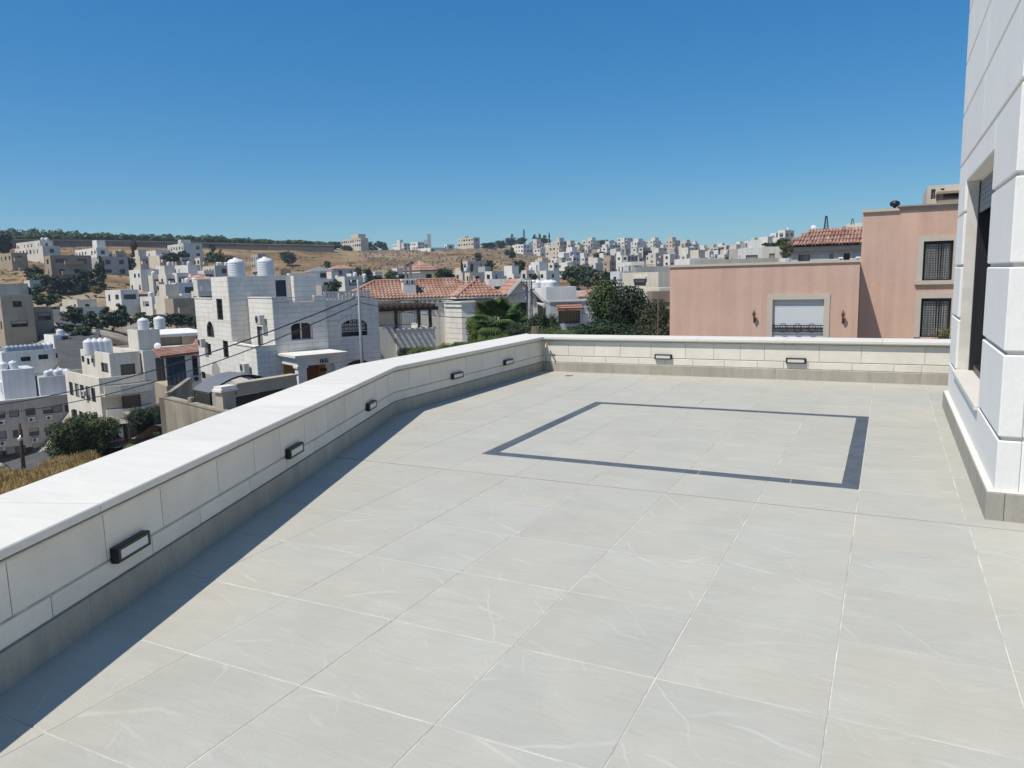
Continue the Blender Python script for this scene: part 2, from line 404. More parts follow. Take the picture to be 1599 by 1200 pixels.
uA = [sA+x for x in (-3.2, -2.6, -2.0, -1.45, -.95, -.42, .126, .70, 1.16, 1.75, 2.24, 2.66, 3.12, 3.62, 4.10, 4.62, 5.06, 5.52)]
lA = [sA+x for x in (-3.0, -2.2, -1.4, -.62, .33, 1.05, 1.52, 2.15, 2.75, 3.3, 3.95, 4.4, 5.0, 5.5)]
parapet(par, (runA, runB), (uA, [.3, .75, 1.15, 1.62, 2.1, 2.6, 3.1, 3.55]), (lA, [.45, .85, 1.3, 1.85, 2.3, 2.7, 3.3]), .56)
put_base(par, (KN.x, KN.y, 0))
par2 = thing('parapet_wall', 'low white stone parapet across the far end of the terrace, in full sun', 'parapet wall')
bu = [plane_y(x, 550, 10.86).x-CO.x for x in (886, 926, 967, 1015, 1069, 1113.5, 1155, 1193, 1279, 1345, 1445, 1500)]
bl = [plane_y(x, 570, 10.86).x-CO.x for x in (907, 944, 996, 1037, 1080.6, 1130, 1181.5, 1223, 1262, 1330, 1396, 1440)]
parapet(par2, (runC,), (bu,), (bl,), .46)
put_base(par2, (CO.x+3, CO.y, 0))

# ------------------------------------------------------------------ wall lamps
def lamp_meshes():
    mb_ = MB(); w_, h_, d_ = .13, .0375, .037
    mb_.box(-w_, w_, 0, d_, -h_, h_); me = bevelled(mb_.mesh('housing', M['black']), .002, 1)
    m2 = MB(); f = .016
    m2.box(-w_+.004, w_-.004, -.0045, -.0002, h_-f, h_-.003); m2.box(-w_+.004, w_-.004, -.0045, -.0002, -h_+.003, -h_+f)
    m2.box(-w_+.004, -w_+.022, -.0045, -.0002, -h_+f, h_-f); m2.box(w_-.022, w_-.004, -.0045, -.0002, -h_+f, h_-f)
    m3 = MB(); m3.box(-w_+.022, w_-.022, -.0025, -.0003, -h_+f, h_-f)
    return me, m2.mesh('bezel', M['black']), m3.mesh('diffuser', M['diffuser'])
LM = lamp_meshes()
def lamp(run, a, z, label):
    x, y, _ = run.pt(a, .022-.037-.001, z)
    t = thing('wall_lamp', label, 'wall lamp', 'black lamps along the parapet', (x, y, z), math.atan2(run.t.y, run.t.x))
    link('housing', LM[0], t); b = link('bezel', LM[1], t); link('diffuser', LM[2], t)
    return t
for a, lb in ((.85, 'black lamp on the left parapet nearest the viewer, the largest one'), (2.86, 'second black lamp along the left parapet from the near end'),
              (4.82, 'third black lamp on the left parapet, just before the wall bends')):
    lamp(runA, sA+a, .268, lb)
lamp(runB, 1.36, .272, 'fourth black lamp on the left parapet, first one past the bend')
lamp(runB, 2.82, .282, 'last black lamp on the left parapet, closest to the tap in the corner')
lamp(runC, -2.972-CO.x, .277, 'black lamp on the far parapet, the left one of two, below the pink wall')
lamp(runC, -1.109-CO.x, .268, 'black lamp on the far parapet, the right one of two, nearer the white building')

# ------------------------------------------------------------------ water pipe and tap in the corner
wp = thing('water_pipe', 'thin metal water pipe with a tap standing in the corner of the two parapets', 'water pipe', loc=(-4.86, 10.83, 0))
mb = MB(); mb.tube([(0, 0, .13), (0, 0, .455)], .009, 8); mb.build('pipe', M['steel'], wp, True)
for z in (.17, .245, .37):
    mb = MB(); mb.lathe([(.014, z), (.014, z+.018)], n=8); mb.build('clip', M['steel'], wp)
mb = MB(); mb.tube([(0, 0, .452), (0, 0, .468), (.02, -.03, .462), (.05, -.075, .45)], .013, 8); mb.tube([(.05, -.075, .45), (.056, -.082, .42)], .009, 8); mb.build('tap', M['brass'], wp, True)
mb = MB(); mb.tube([(.025, -.04, .475), (.025, -.04, .492)], .006, 6); mb.box(-.015, .065, -.048, -.032, .49, .497); mb.build('handle', M['steel'], wp)

# ================================================================== WHITE STONE BUILDING ON THE RIGHT
BX, BY0, BY1 = .612, 5.135, 9.25
wb = thing('white_stone_building', 'white stone building at the right edge with deep grooved courses and a tall dark window', 'building')
GR = [.172] + [.49+.5075*k for k in range(0, 13)]
WY0, WY1, WZ0, WZ1 = 6.27, 8.45, .49, 2.30
def block(name, pts8, bev=.007, m=None, parent=wb, seg=1):
    mb_ = MB(); c = sum((Vector(p) for p in pts8), Vector())/8
    mb_.hexa([Vector(p)-c for p in pts8]); me = mb_.mesh(name, m or M['stone2'])
    if bev: bevelled(me, bev, seg)
    return link(name, me, parent, c)
M['stone2'] = mat('white_facade_stone', (.84, .82, .775), .8, .035, 3., .16, rnd=.03, coord='obj', fine=.02, stretch=(1, 1, .5))
def bx8(x0, x1, y0, y1, z0, z1): return [(x0, y0, z0), (x1, y0, z0), (x1, y1, z0), (x0, y1, z0), (x0, y0, z1), (x1, y0, z1), (x1, y1, z1), (x0, y1, z1)]
G = .012
for k in range(len(GR)-1):
    z0, z1 = GR[k]+(G if k else 0), GR[k+1]-G
    # long side (faces the terrace)
    spans = [(BY0, BY1)]
    if z1 > WZ0 and z0 < WZ1-.02:
        if z0 < WZ1 < z1: spans = [(BY0, WY0), (WY1, BY1), ('lintel',)]
        else: spans = [(BY0, WY0), (WY1, BY1)]
    for s in spans:
        if s[0] == 'lintel': block('stone_block', bx8(BX, BX+.12, WY0+.0015, WY1-.0015, WZ1, z1)); continue
        a, b = s; n = 1 if b-a < 1.6 else 2
        for q in range(n):
            ya = a+(b-a)*q/n+(.0008 if q else 0); yb = a+(b-a)*(q+1)/n-(.0008 if q < n-1 else 0)
            block('stone_block', bx8(BX, BX+.12, ya, yb, z0, z1), .007 if n == 1 else .005)
    # short side (faces the camera)
    for xa, xb in ((BX+.122, 1.75), (1.752, 2.95), (2.952, 4.1)):
        block('stone_block', bx8(xa, xb, BY0, BY0+.12, z0, z1), .007)
mb = MB()
def wall_x(X0, X1, y0, y1, z0, z1): mb.box(X0, X1, y0, y1, z0, z1)
wall_x(BX+.02, BX+.35, BY0+.02, WY0+.002, -.2, 7); wall_x(BX+.02, BX+.35, WY1-.002, BY1-.02, -.2, 7)
wall_x(BX+.02, BX+.35, WY0+.002, WY1-.002, -.2, WZ0-.05); wall_x(BX+.02, BX+.35, WY0+.002, WY1-.002, WZ1+.03, 7)
mb.box(BX+.35, 4.1, BY0+.02, BY0+.35, -.2, 7); mb.box(BX+.35, 4.1, BY1-.35, BY1-.02, -.2, 7); mb.box(BX+.03, 4.1, BY0+.03, BY1-.03, 7, 7.2)
M['groove'] = mat('groove_mortar', (.66, .64, .59), .9, .15, 6.)
mb.build('wall_core', M['groove'], wb)
# jamb and soffit stones
jz = [WZ0, 1.0, 1.51, WZ1-.002]
for za, zb in zip(jz, jz[1:]):
    block('jamb_stone', bx8(BX+.121, BX+.40, WY1-.012, WY1+.03, za+.001, zb-.001), .002)
    block('jamb_stone', bx8(BX+.121, BX+.40, WY0-.03, WY0+.012, za+.001, zb-.001), .002)
block('soffit_stone', bx8(BX+.121, BX+.40, WY0+.013, WY1-.013, WZ1-.01, WZ1+.035), .002)
M['nearglass'] = glass_material('clear_window_glass', (.018, .022, .025), .008)
win = link('window', None, wb, (BX+.14, WY0, WZ0))
W_, H_ = WY1-WY0, WZ1-WZ0
for ya, yb in ((0.013, 1.02), (1.021, W_-.013)):
    mb = MB(); mb.box(-.165, .2, ya, yb, -.03, .012); me = bevelled(mb.mesh('sill', M['coping']), .004); link('sill', me, win)
mb = MB()
mb.box(.0, .09, .013, .075, .013, H_-.012); mb.box(.0, .09, W_-.075, W_-.013, .013, H_-.012); mb.box(.001, .089, .075, W_-.075, .013, .075); mb.box(.001, .089, .075, W_-.075, H_-.07, H_-.012)
mb.box(.002, .085, W_/2-.035, W_/2+.035, .075, H_-.07); mb.box(-.03, -.001, W_-.06, W_-.013, .013, H_-.012); mb.box(-.03, -.001, .013, .06, .013, H_-.012)
mb.build('frame', M['frame'], win)
mb = MB(); mb.box(.055, .065, .075, W_/2-.035, .075, H_-.07); mb.box(.055, .065, W_/2+.035, W_-.075, .075, H_-.07); mb.build('pane', M['nearglass'], win)
mb = MB()
for k in range(6): mb.box(-.022, -.004, .062, W_-.062, H_-.30+k*.048, H_-.30+k*.048+.044)
mb.build('shutter', M['shutter'], win)
# skirting of the building
def skirt_run(P, Q):
    run = Run(P, Q, 0, 0); k = 0; n = max(1, round(run.L/.594))
    for q in range(n):
        run.piece('skirting_tile', run.L*q/n, run.L*(q+1)/n, [(.0, -.02), (.0, .166), (.003, .169), (.1, .169), (.1, -.02)], M['skirt'], wb, gap=.001)
skirt_run(Vector((BX-.046, BY1)), Vector((BX-.046, BY0-.03))) if False else None
for q in range(7):
    ya = BY0-.035+(BY1-BY0)*q/7; yb = BY0-.035+(BY1-BY0)*(q+1)/7
    block('skirting_tile', bx8(BX-.044, BX+.05, ya+.001, yb-.001, -.01, .168), .003, M['skirt'])
for q in range(4):
    xa = BX+.051+.594*q; block('skirting_tile', bx8(xa+.001, xa+.593, BY0-.035, BY0+.05, -.01, .168), .003, M['skirt'])
block('skirting_cap', bx8(BX-.04, BX+.03, BY0-.03, BY1-.03, .1685, .1765), .002, M['coping'])
block('skirting_cap', bx8(BX+.031, 3.0, BY0-.03, BY0+.04, .1685, .1765), .002, M['coping'])
put_base(wb, (BX+1, BY0+2, 0))
# ================================================================== TERRAIN
COLS = [-900, -400, 0, 150, 300, 450, 600, 750, 900, 1050, 1200, 1350, 1700, 2600]
RS = [6, 15, 30, 45, 60, 75, 90, 110, 140, 180, 230, 300, 380, 470, 476, 560, 700, 900, 1200, 3500]
ZT = {
 0:   [-8,-8.5,-9.5,-11.5,-14.2,-18,-23.5,-26,-16,-9,-1.5,9.5,20,27.5,32,34,32,22,18,10],
 150: [-8,-8.3,-9,-10.2,-12.9,-14.8,-17,-15,-6.8,-6,-.5,9,19,26.5,31,33,31,24,20,10],
 300: [-7,-8,-8.5,-9,-11,-13,-14.5,-15,-14,-9,-3,5,14,24.5,28.5,31,30,26,22,10],
 450: [-6,-6.5,-6.5,-6.5,-7.5,-9,-10.5,-11.5,-11.5,-9.5,-5,1,8,21.5,25,27,27,28,28,12],
 600: [-6,-6,-6,-6,-6.5,-7.5,-9,-10.5,-11,-9.5,-6,-1,5,17,17.8,24,26,32,34,15],
 750: [-6,-6,-6,-5.5,-6,-7,-8,-9,-10,-9,-6,-1,5,17.5,18.3,23,27,38,44,20],
 900: [-6,-6,-5.5,-5.5,-5.5,-6,-7,-8,-8.5,-8,-6.5,-3,.5,5,5.5,11,24,40,44,20],
 1050:[-6,-5.5,-5,-5,-5,-5,-5.5,-6,-6.5,-6,-4.5,-1,2.5,6.5,7,11,20,32,36,15],
 1200:[-5.5,-5,-4.5,-4.5,-4,-4,-4,-4,-3.5,-2,.5,4,9,14,14.5,18.5,25,29,28,15],
 1350:[-5,-4.5,-4,-4,-3.5,-3,-2.5,-1.5,.5,4,9,16,23,29,29.5,34,38,38,34,15]}
for k in (-900, -400): ZT[k] = ZT[0]
for k in (1700, 2600): ZT[k] = ZT[1350]
TH_ = [-math.atan((c-799.5)/FPX)+YAW for c in COLS]            # descending, radians left of +Y
def terr(x, y):
    r = max(math.hypot(x, y), 6.01); th = math.atan2(-x, y)
    k = 0
    if th >= TH_[0]: k = 0; a = 0
    elif th <= TH_[-1]: k = len(TH_)-2; a = 1
    else:
        while not (TH_[k] >= th >= TH_[k+1]): k += 1
        a = (TH_[k]-th)/(TH_[k]-TH_[k+1])
    a = a*a*(3-2*a)
    j = 0
    while j < len(RS)-2 and RS[j+1] < r: j += 1
    b = min(max((math.log(r)-math.log(RS[j]))/(math.log(RS[j+1])-math.log(RS[j])), 0), 1)
    A, B = ZT[COLS[k]], ZT[COLS[k+1]]
    z = (A[j]*(1-b)+A[j+1]*b)*(1-a) + (B[j]*(1-b)+B[j+1]*b)*a
    return EYE+(z-EYE)*max(.8, math.cos(th-YAW))          # the table was read off as if all columns lay on the view axis
def bump_noise(x, y):
    return .5*math.sin(x*.05+1.3*math.sin(y*.031))+.4*math.sin(y*.073+1.7*math.sin(x*.043))
def ground_z(x, y):
    r = math.hypot(x, y); z = terr(x, y)
    if r > 200: z += bump_noise(x, y)*min((r-200)/150, 1)*.8
    # ploughed / dry-stone terraces on the bare slope in the middle distance
    th = math.atan2(-x, y)
    if 390 < r < 560 and .38 < th < .80:
        q = z/1.5; f = q-math.floor(q); z = 1.5*(math.floor(q)+min(1, max(0, (f-.35)/.3)))*.75+z*.25
    return z
def soil_material():
    m, n, b = nodes_of('dry_soil'); L = n.links
    g = N(n, 'ShaderNodeNewGeometry')
    def noise(s, det=5, st=None):
        src = g.outputs['Position']
        if st:
            mp = N(n, 'ShaderNodeMapping'); mp.inputs['Scale'].default_value = st; L.new(src, mp.inputs[0]); src = mp.outputs[0]
        x = N(n, 'ShaderNodeTexNoise'); x.inputs['Scale'].default_value = s; x.inputs['Detail'].default_value = det; L.new(src, x.inputs[0]); return x.outputs[0]
    def ramp(x, stops):
        r = N(n, 'ShaderNodeValToRGB'); e = r.color_ramp.elements
        e[0].position, e[0].color = stops[0][0], (*stops[0][1], 1); e[1].position, e[1].color = stops[-1][0], (*stops[-1][1], 1)
        for p, c in stops[1:-1]:
            q = e.new(p); q.color = (*c, 1)
        L.new(x, r.inputs[0]); return r.outputs[0]
    base = ramp(noise(.035, 8), [(.32, (.13, .085, .045)), (.45, (.225, .145, .075)), (.55, (.30, .20, .105)), (.68, (.34, .26, .16))])
    small = ramp(noise(.9, 6), [(.3, (.55, .55, .55)), (.55, (1, 1, 1)), (.72, (1.25, 1.2, 1.1))])
    mx = N(n, 'ShaderNodeMix', data_type='RGBA', blend_type='MULTIPLY'); mx.inputs[0].default_value = .85
    L.new(base, mx.inputs[6]); L.new(small, mx.inputs[7])
    scr = N(n, 'ShaderNodeMapRange'); scr.inputs[1].default_value = .58; scr.inputs[2].default_value = .66; L.new(noise(.11, 7), scr.inputs[0])
    m2 = N(n, 'ShaderNodeMix', data_type='RGBA'); L.new(scr.outputs[0], m2.inputs[0]); L.new(mx.outputs[2], m2.inputs[6]); m2.inputs[7].default_value = (.075, .075, .035, 1)
    sx = N(n, 'ShaderNodeVectorMath', operation='LENGTH'); L.new(g.outputs['Position'], sx.inputs[0])
    nr = N(n, 'ShaderNodeMapRange'); nr.inputs[1].default_value = 150; nr.inputs[2].default_value = 250; nr.inputs[3].default_value = 1; nr.inputs[4].default_value = 0; L.new(sx.outputs['Value'], nr.inputs[0])
    pv = N(n, 'ShaderNodeMapRange'); pv.inputs[1].default_value = .38; pv.inputs[2].default_value = .46; L.new(noise(.045, 4), pv.inputs[0])
    pm = N(n, 'ShaderNodeMath', operation='MULTIPLY'); L.new(nr.outputs[0], pm.inputs[0]); L.new(pv.outputs[0], pm.inputs[1])
    pc = ramp(noise(.5, 6), [(.3, (.27, .245, .205)), (.55, (.36, .33, .28)), (.7, (.43, .40, .345))])
    m3 = N(n, 'ShaderNodeMix', data_type='RGBA'); L.new(pm.outputs[0], m3.inputs[0]); L.new(m2.outputs[2], m3.inputs[6]); L.new(pc, m3.inputs[7])
    L.new(m3.outputs[2], b.inputs['Base Color']); b.inputs['Roughness'].default_value = .95; b.inputs['Specular IOR Level'].default_value = .1
    bp = N(n, 'ShaderNodeBump'); bp.inputs['Strength'].default_value = .8; bp.inputs['Distance'].default_value = .4; L.new(noise(.7, 6), bp.inputs['Height']); L.new(bp.outputs[0], b.inputs['Normal'])
    return m
M['soil'] = soil_material()
mb = MB(); nth = 260; rr = [5.5]
while rr[-1] < 3400: rr.append(rr[-1]*(1.022 if 380 < rr[-1] < 600 else 1.045))
rr = sorted([r for r in rr if not 464 < r < 480]+[465, 469.6, 470.4, 476, 481])
for r in rr:
    for k in range(nth+1):
        if k <= 200: th = TH_[1]+(TH_[-2]-TH_[1])*k/200
        else: th = TH_[-2]-(2*math.pi-(TH_[1]-TH_[-2]))*(k-200)/(nth-200)
        x, y = -r*math.sin(th), r*math.cos(th); mb.v.append((x, y, ground_z(x, y)))
for i in range(len(rr)-1):
    for k in range(nth):
        a = i*(nth+1)+k; mb.f.append((a, a+nth+1, a+nth+2, a+1)); mb.mi.append(0)
terrain = mb.build('terrain', M['soil'], None, True, True); terrain['kind'] = 'structure'

M['asphalt'] = mat('asphalt', (.085, .083, .08), .9, .25, .8)
M['pave'] = mat('pale_concrete', (.34, .32, .28), .9, .2, .8)
def road(pts, wdt, name='road', m=None):
    P = [at(px, 440, r) for px, r in pts]; Q = []
    for a, b in zip(P, P[1:]):
        n = max(2, int((b-a).length/4))
        for k in range(n): Q.append(a.lerp(b, k/n))
    Q.append(P[-1]); mb = MB()
    for i, p in enumerate(Q):
        d = (Q[min(i+1, len(Q)-1)]-Q[max(i-1, 0)]); d.z = 0; d.normalize(); s = Vector((-d.y, d.x, 0))
        zc = max(ground_z(p.x, p.y), ground_z(p.x+s.x*wdt/2, p.y+s.y*wdt/2), ground_z(p.x-s.x*wdt/2, p.y-s.y*wdt/2))+.06
        for q in (-1, 1): mb.v.append((p.x+s.x*wdt/2*q, p.y+s.y*wdt/2*q, zc))
    for i in range(len(Q)-1):
        mb.f.append((2*i, 2*i+1, 2*i+3, 2*i+2)); mb.mi.append(0)
    o = mb.build(name, m or M['asphalt'], None, False, True); o['kind'] = 'structure'
road([(-150, 70), (60, 72), (150, 74), (235, 66), (300, 54), (400, 37), (520, 29), (700, 26), (830, 25)], 7)
road([(118, 118), (112, 135), (120, 160), (90, 200)], 6)

# ------------------------------------------------------------------ trees
def leaf_material(name, col, alt, rnd=.25):
    m, n, b = nodes_of(name); L = n.links
    g = N(n, 'ShaderNodeNewGeometry'); oi = N(n, 'ShaderNodeObjectInfo')
    nz = N(n, 'ShaderNodeTexNoise'); nz.inputs['Scale'].default_value = .9; nz.inputs['Detail'].default_value = 3; L.new(g.outputs['Position'], nz.inputs[0])
    mr = N(n, 'ShaderNodeMapRange'); mr.inputs[1].default_value = .35; mr.inputs[2].default_value = .65; L.new(nz.outputs[0], mr.inputs[0])
    mx = N(n, 'ShaderNodeMix', data_type='RGBA'); mx.inputs[6].default_value = (*col, 1); mx.inputs[7].default_value = (*alt, 1); L.new(mr.outputs[0], mx.inputs[0])
    r2 = N(n, 'ShaderNodeMapRange'); r2.inputs[3].default_value = 1-rnd; r2.inputs[4].default_value = 1+rnd; L.new(oi.outputs['Random'], r2.inputs[0])
    s = N(n, 'ShaderNodeVectorMath', operation='SCALE'); L.new(mx.outputs[2], s.inputs[0]); L.new(r2.outputs[0], s.inputs['Scale'])
    L.new(s.outputs[0], b.inputs['Base Color']); b.inputs['Roughness'].default_value = .6; b.inputs['Specular IOR Level'].default_value = .25
    return m
M['leaf'] = leaf_material('green_leaves', (.042, .068, .022), (.068, .095, .03))
M['leafdark'] = leaf_material('dark_leaves', (.022, .042, .02), (.04, .062, .026))
M['leafwood'] = leaf_material('pine_wood_leaves', (.032, .062, .018), (.055, .085, .028))
M['leafolive'] = leaf_material('olive_leaves', (.07, .08, .042), (.10, .105, .06))
M['leafbright'] = leaf_material('bright_leaves', (.085, .14, .03), (.12, .17, .045))
M['leafgold'] = leaf_material('yellowing_leaves', (.20, .18, .04), (.26, .22, .06))
M['bark'] = mat('bark', (.12, .09, .065), .95, .3, 4., .5)
M['drygrass'] = leaf_material('dry_grass_blades', (.34, .235, .10), (.66, .49, .22), 0)
def crown_mesh(kind, seed, nclump, nleaf, ls, m):
    """leaf-sized faces gathered in clumps through the crown's volume; fits x,y in -.5..+.5, z in 0..1"""
    rn = random.Random(seed); mb = MB(); cl = []; k = 0
    while len(cl) < nclump:
        x, y, z = rn.uniform(-1, 1), rn.uniform(-1, 1), rn.uniform(0, 1); h_ = math.hypot(x, y); rad = rn.uniform(.15, .27)
        if kind == 'round': ok = x*x+y*y+((z-.47)/.5)**2 < .75 and (z > .12 or h_ < .5)
        elif kind == 'cone': ok = h_ < max(.06, (1-z)**.8*.8)*min(1, z/.1+.5); rad *= 1.15-.75*z
        elif kind == 'umbrella': ok = x*x+y*y+((z-.5)/.5)**2 < .75 and z > .25
        else: ok = h_ < .62*(math.sin(math.pi*min(1, z*.85+.13))**.6); rad *= 1.25
        if ok: cl.append((x*.5, y*.5, z, rad))
    Q = __import__('mathutils').Quaternion
    for k in range(nleaf):
        cx, cy, cz, rad = cl[rn.randrange(nclump)]
        d = Vector((rn.gauss(0, 1), rn.gauss(0, 1), rn.gauss(0, 1))).normalized(); q = rad*rn.uniform(.35, 1)**.5
        p = Vector((cx+d.x*q*.85, cy+d.y*q*.85, min(1.02, max(0, cz+d.z*q*.7))))
        n_ = (d+Vector((rn.gauss(0, .5), rn.gauss(0, .5), rn.gauss(.35, .5)))).normalized()
        a = n_.orthogonal().normalized(); a.rotate(Q(n_, rn.uniform(0, 6.28))); b = n_.cross(a)
        s = ls*rn.uniform(.6, 1.3)
        mb.poly([p-a*s, p-b*s*.5, p+a*s, p+b*s*.5])
    return mb.mesh('crown', m)
def trunk_mesh(seed, top=.55, m=None):
    rn = random.Random(seed); mb = MB()
    mb.tube([(0, 0, -.06), (.01, 0, .1), (rn.uniform(-.03, .03), rn.uniform(-.03, .03), top*.6), (rn.uniform(-.05, .05), 0, top)], [.045, .034, .026, .014], 6)
    for k in range(4):
        a = k*1.6+rn.uniform(0, .6); z0 = top*rn.uniform(.4, .7)
        mb.tube([(0, 0, z0), (.13*math.cos(a), .13*math.sin(a), z0+.14), (.27*math.cos(a), .27*math.sin(a), z0+.27)], [.016, .011, .006], 5)
    return mb.mesh('trunk', m or M['bark'], True)
TRUNKS = [trunk_mesh(s) for s in (1, 2, 3)]
CR = {}
def crown(kind, m, lod, seed):
    key = (kind, m, lod, seed)
    if key not in CR:
        nc, nl, ls = {'far': (26, 1000, .085), 'mid': (30, 2600, .042), 'near': (60, 15000, .024)}[lod]
        CR[key] = crown_mesh(kind, seed*17+3, nc, nl, ls, M[m])
    return CR[key]
trn = random.Random(21)
def tree(label, px, yb, r, wpx, hpx, kind='round', m='leaf', lod='far', group=None, cat='tree', name='tree', z=None, lift=.12):
    """a tree whose foot is at picture column px, distance r; wpx, hpx its size in the photograph"""
    P = at(px, 440, r); zz = ground_z(P.x, P.y) if z is None else z
    if yb is not None: zz = zpx(P.x, P.y, yb)
    d = P.length; w_, h_ = wpx*r/FPX, hpx*r/FPX
    t = thing(name, label, cat, group, (P.x, P.y, zz), trn.uniform(0, 6.28))
    c = link('crown', crown(kind, m, lod, trn.randrange(3)), t, (0, 0, h_*lift), trn.uniform(0, 6), (w_, w_, h_*(1-lift)))
    link('trunk', TRUNKS[trn.randrange(3)], t, (0, 0, 0), 0, (w_*.9, w_*.9, h_))
    return t

# ------------------------------------------------------------------ buildings
class Fr:
    def __init__(s, P, ang): s.O = Vector((P.x, P.y, 0)); s.a = ang; s.u = Vector((math.cos(ang), math.sin(ang), 0)); s.v = Vector((-math.sin(ang), math.cos(ang), 0))
    def __call__(s, u, v, z): return s.O + s.u*u + s.v*v + Vector((0, 0, z))
    def pu(s, px, v=0): return along(s(0, v, 0)+Vector((0, 0, -2)), s.u, px)
    def pv(s, px, u=0): return along(s(u, 0, 0)+Vector((0, 0, -2)), s.v, px)
    def z(s, u, v, py): p = s(u, v, 0); return zpx(p.x, p.y, py)
def side_map(fr, side, c):
    """(a, inward depth, z) -> world for the wall on one side; c is the wall's fixed coordinate"""
    if side == 'f': return lambda a, d, z: fr(a, c+d, z)
    if side == 'b': return lambda a, d, z: fr(a, c-d, z)
    if side == 'l': return lambda a, d, z: fr(c+d, a, z)
    return lambda a, d, z: fr(c-d, a, z)
def face(mb, P, a0, a1, z0, z1, holes=(), rev=.16, mi=0):
    A = sorted({a0, a1, *[min(max(h[k], a0), a1) for h in holes for k in (0, 1)]}); Z = sorted({z0, z1, *[min(max(h[k], z0), z1) for h in holes for k in (2, 3)]})
    for i in range(len(A)-1):
        for j in range(len(Z)-1):
            am, zm = (A[i]+A[i+1])/2, (Z[j]+Z[j+1])/2
            if any(h[0] < am < h[1] and h[2] < zm < h[3] for h in holes): continue
            mb.poly([P(A[i], 0, Z[j]), P(A[i+1], 0, Z[j]), P(A[i+1], 0, Z[j+1]), P(A[i], 0, Z[j+1])], mi)
    for h in holes:
        x0, x1, y0, y1 = h[:4]
        for (p, q) in (((x0, y0), (x1, y0)), ((x1, y0), (x1, y1)), ((x1, y1), (x0, y1)), ((x0, y1), (x0, y0))):
            mb.poly([P(p[0], 0, p[1]), P(q[0], 0, q[1]), P(q[0], rev, q[1]), P(p[0], rev, p[1])], mi)
def mass(mb, fr, u0, u1, v0, v1, z0, z1, holes=None, par=.45, t=.18, mi=0, rmi=1, rev=.16, sides='flrb'):
    holes = holes or {}
    for sd, a0, a1, c in (('f', u0, u1, v0), ('b', u0, u1, v1), ('l', v0, v1, u0), ('r', v0, v1, u1)):
        if sd in sides: face(mb, side_map(fr, sd, c), a0, a1, z0, z1, holes.get(sd, ()), rev, mi)
    t = min(t, (u1-u0)*.2, (v1-v0)*.2)
    o = [(u0, v0), (u1, v0), (u1, v1), (u0, v1)]; i = [(u0+t, v0+t), (u1-t, v0+t), (u1-t, v1-t), (u0+t, v1-t)]
    for k in range(4):
        j = (k+1) % 4
        mb.poly([fr(*o[k], z1), fr(*o[j], z1), fr(*i[j], z1), fr(*i[k], z1)], mi)
        mb.poly([fr(*i[k], z1), fr(*i[j], z1), fr(*i[j], z1-par), fr(*i[k], z1-par)], mi)
    mb.poly([fr(*q, z1-par) for q in i], rmi)
def window_mesh(kind):
    mb = MB(); f = .07; 
    def ring(x0, x1, z0, z1, w_, y0, y1, mi):
        mb.box(x0, x0+w_, y0, y1, z0, z1, mi); mb.box(x1-w_, x1, y0, y1, z0, z1, mi); mb.box(x0+w_, x1-w_, y0, y1, z0, z0+w_, mi); mb.box(x0+w_, x1-w_, y0, y1, z1-w_, z1, mi)
    ring(0, 1, 0, 1, f*.8, -.05, .02, 1)
    if kind == 'shut':
        for k in range(9): mb.box(.056, .944, 0, .015, .06+k*.098, .06+k*.098+.09, 0)
    elif kind == 'half':
        mb.box(.056, .944, 0, .01, .056, .55, 0)
        for k in range(4): mb.box(.056, .944, -.02, 0, .552+k*.098, .552+k*.098+.09, 2)
        mb.box(.475, .525, -.03, -.001, .056, .55, 1)
    elif kind == 'bars':
        mb.box(.056, .944, 0, .01, .056, .944, 0)
        for k in range(1, 6): mb.box(.056+k*.148-.012, .056+k*.148+.012, -.045, -.02, .056, .944, 1)
        for k in range(1, 4): mb.box(.056, .944, -.044, -.021, k*.25-.01, k*.25+.01, 1)
    else:
        mb.box(.056, .944, 0, .01, .056, .944, 0); mb.box(.475, .525, -.03, -.001, .056, .944, 1)
    return mb
M['whiteframe'] = mat('white_frame', (.62, .62, .6), .5, .05, 5.)
M['brownshutter'] = mat('brown_shutter', (.14, .10, .075), .6, .1, 3.)
M['beigeshutter'] = mat('beige_shutter', (.36, .33, .28), .6, .1, 3.)
M['curtain'] = mat('pale_curtain', (.55, .55, .5), .8, .2, 6.)
WM = {'glass': window_mesh('glass').mesh('window', [M['glass'], M['frame']]), 'white': window_mesh('glass').mesh('window', [M['glass'], M['whiteframe']]),
      'half': window_mesh('half').mesh('window', [M['glass'], M['frame'], M['beigeshutter']]), 'shut': window_mesh('shut').mesh('window', [M['brownshutter'], M['frame']]),
      'grey': window_mesh('shut').mesh('window', [M['shutter'], M['frame']]), 'bars': window_mesh('bars').mesh('window', [M['glass'], M['frame']]),
      'blue': window_mesh('glass').mesh('window', [M['blueglass'], M['frame']])}
def window(fr, side, c, h, kind, parent, depth=.13, name='window'):
    a0, a1, z0, z1 = h[:4]
    if side == 'f': p = fr(a0, c+depth, z0); rz = fr.a
    elif side == 'l': p = fr(c+depth, a1, z0); rz = fr.a-math.pi/2
    elif side == 'r': p = fr(c-depth, a0, z0); rz = fr.a+math.pi/2
    else: p = fr(a1, c-depth, z0); rz = fr.a+math.pi
    return link(name, WM[kind], parent, p, rz, (a1-a0, 1, z1-z0))
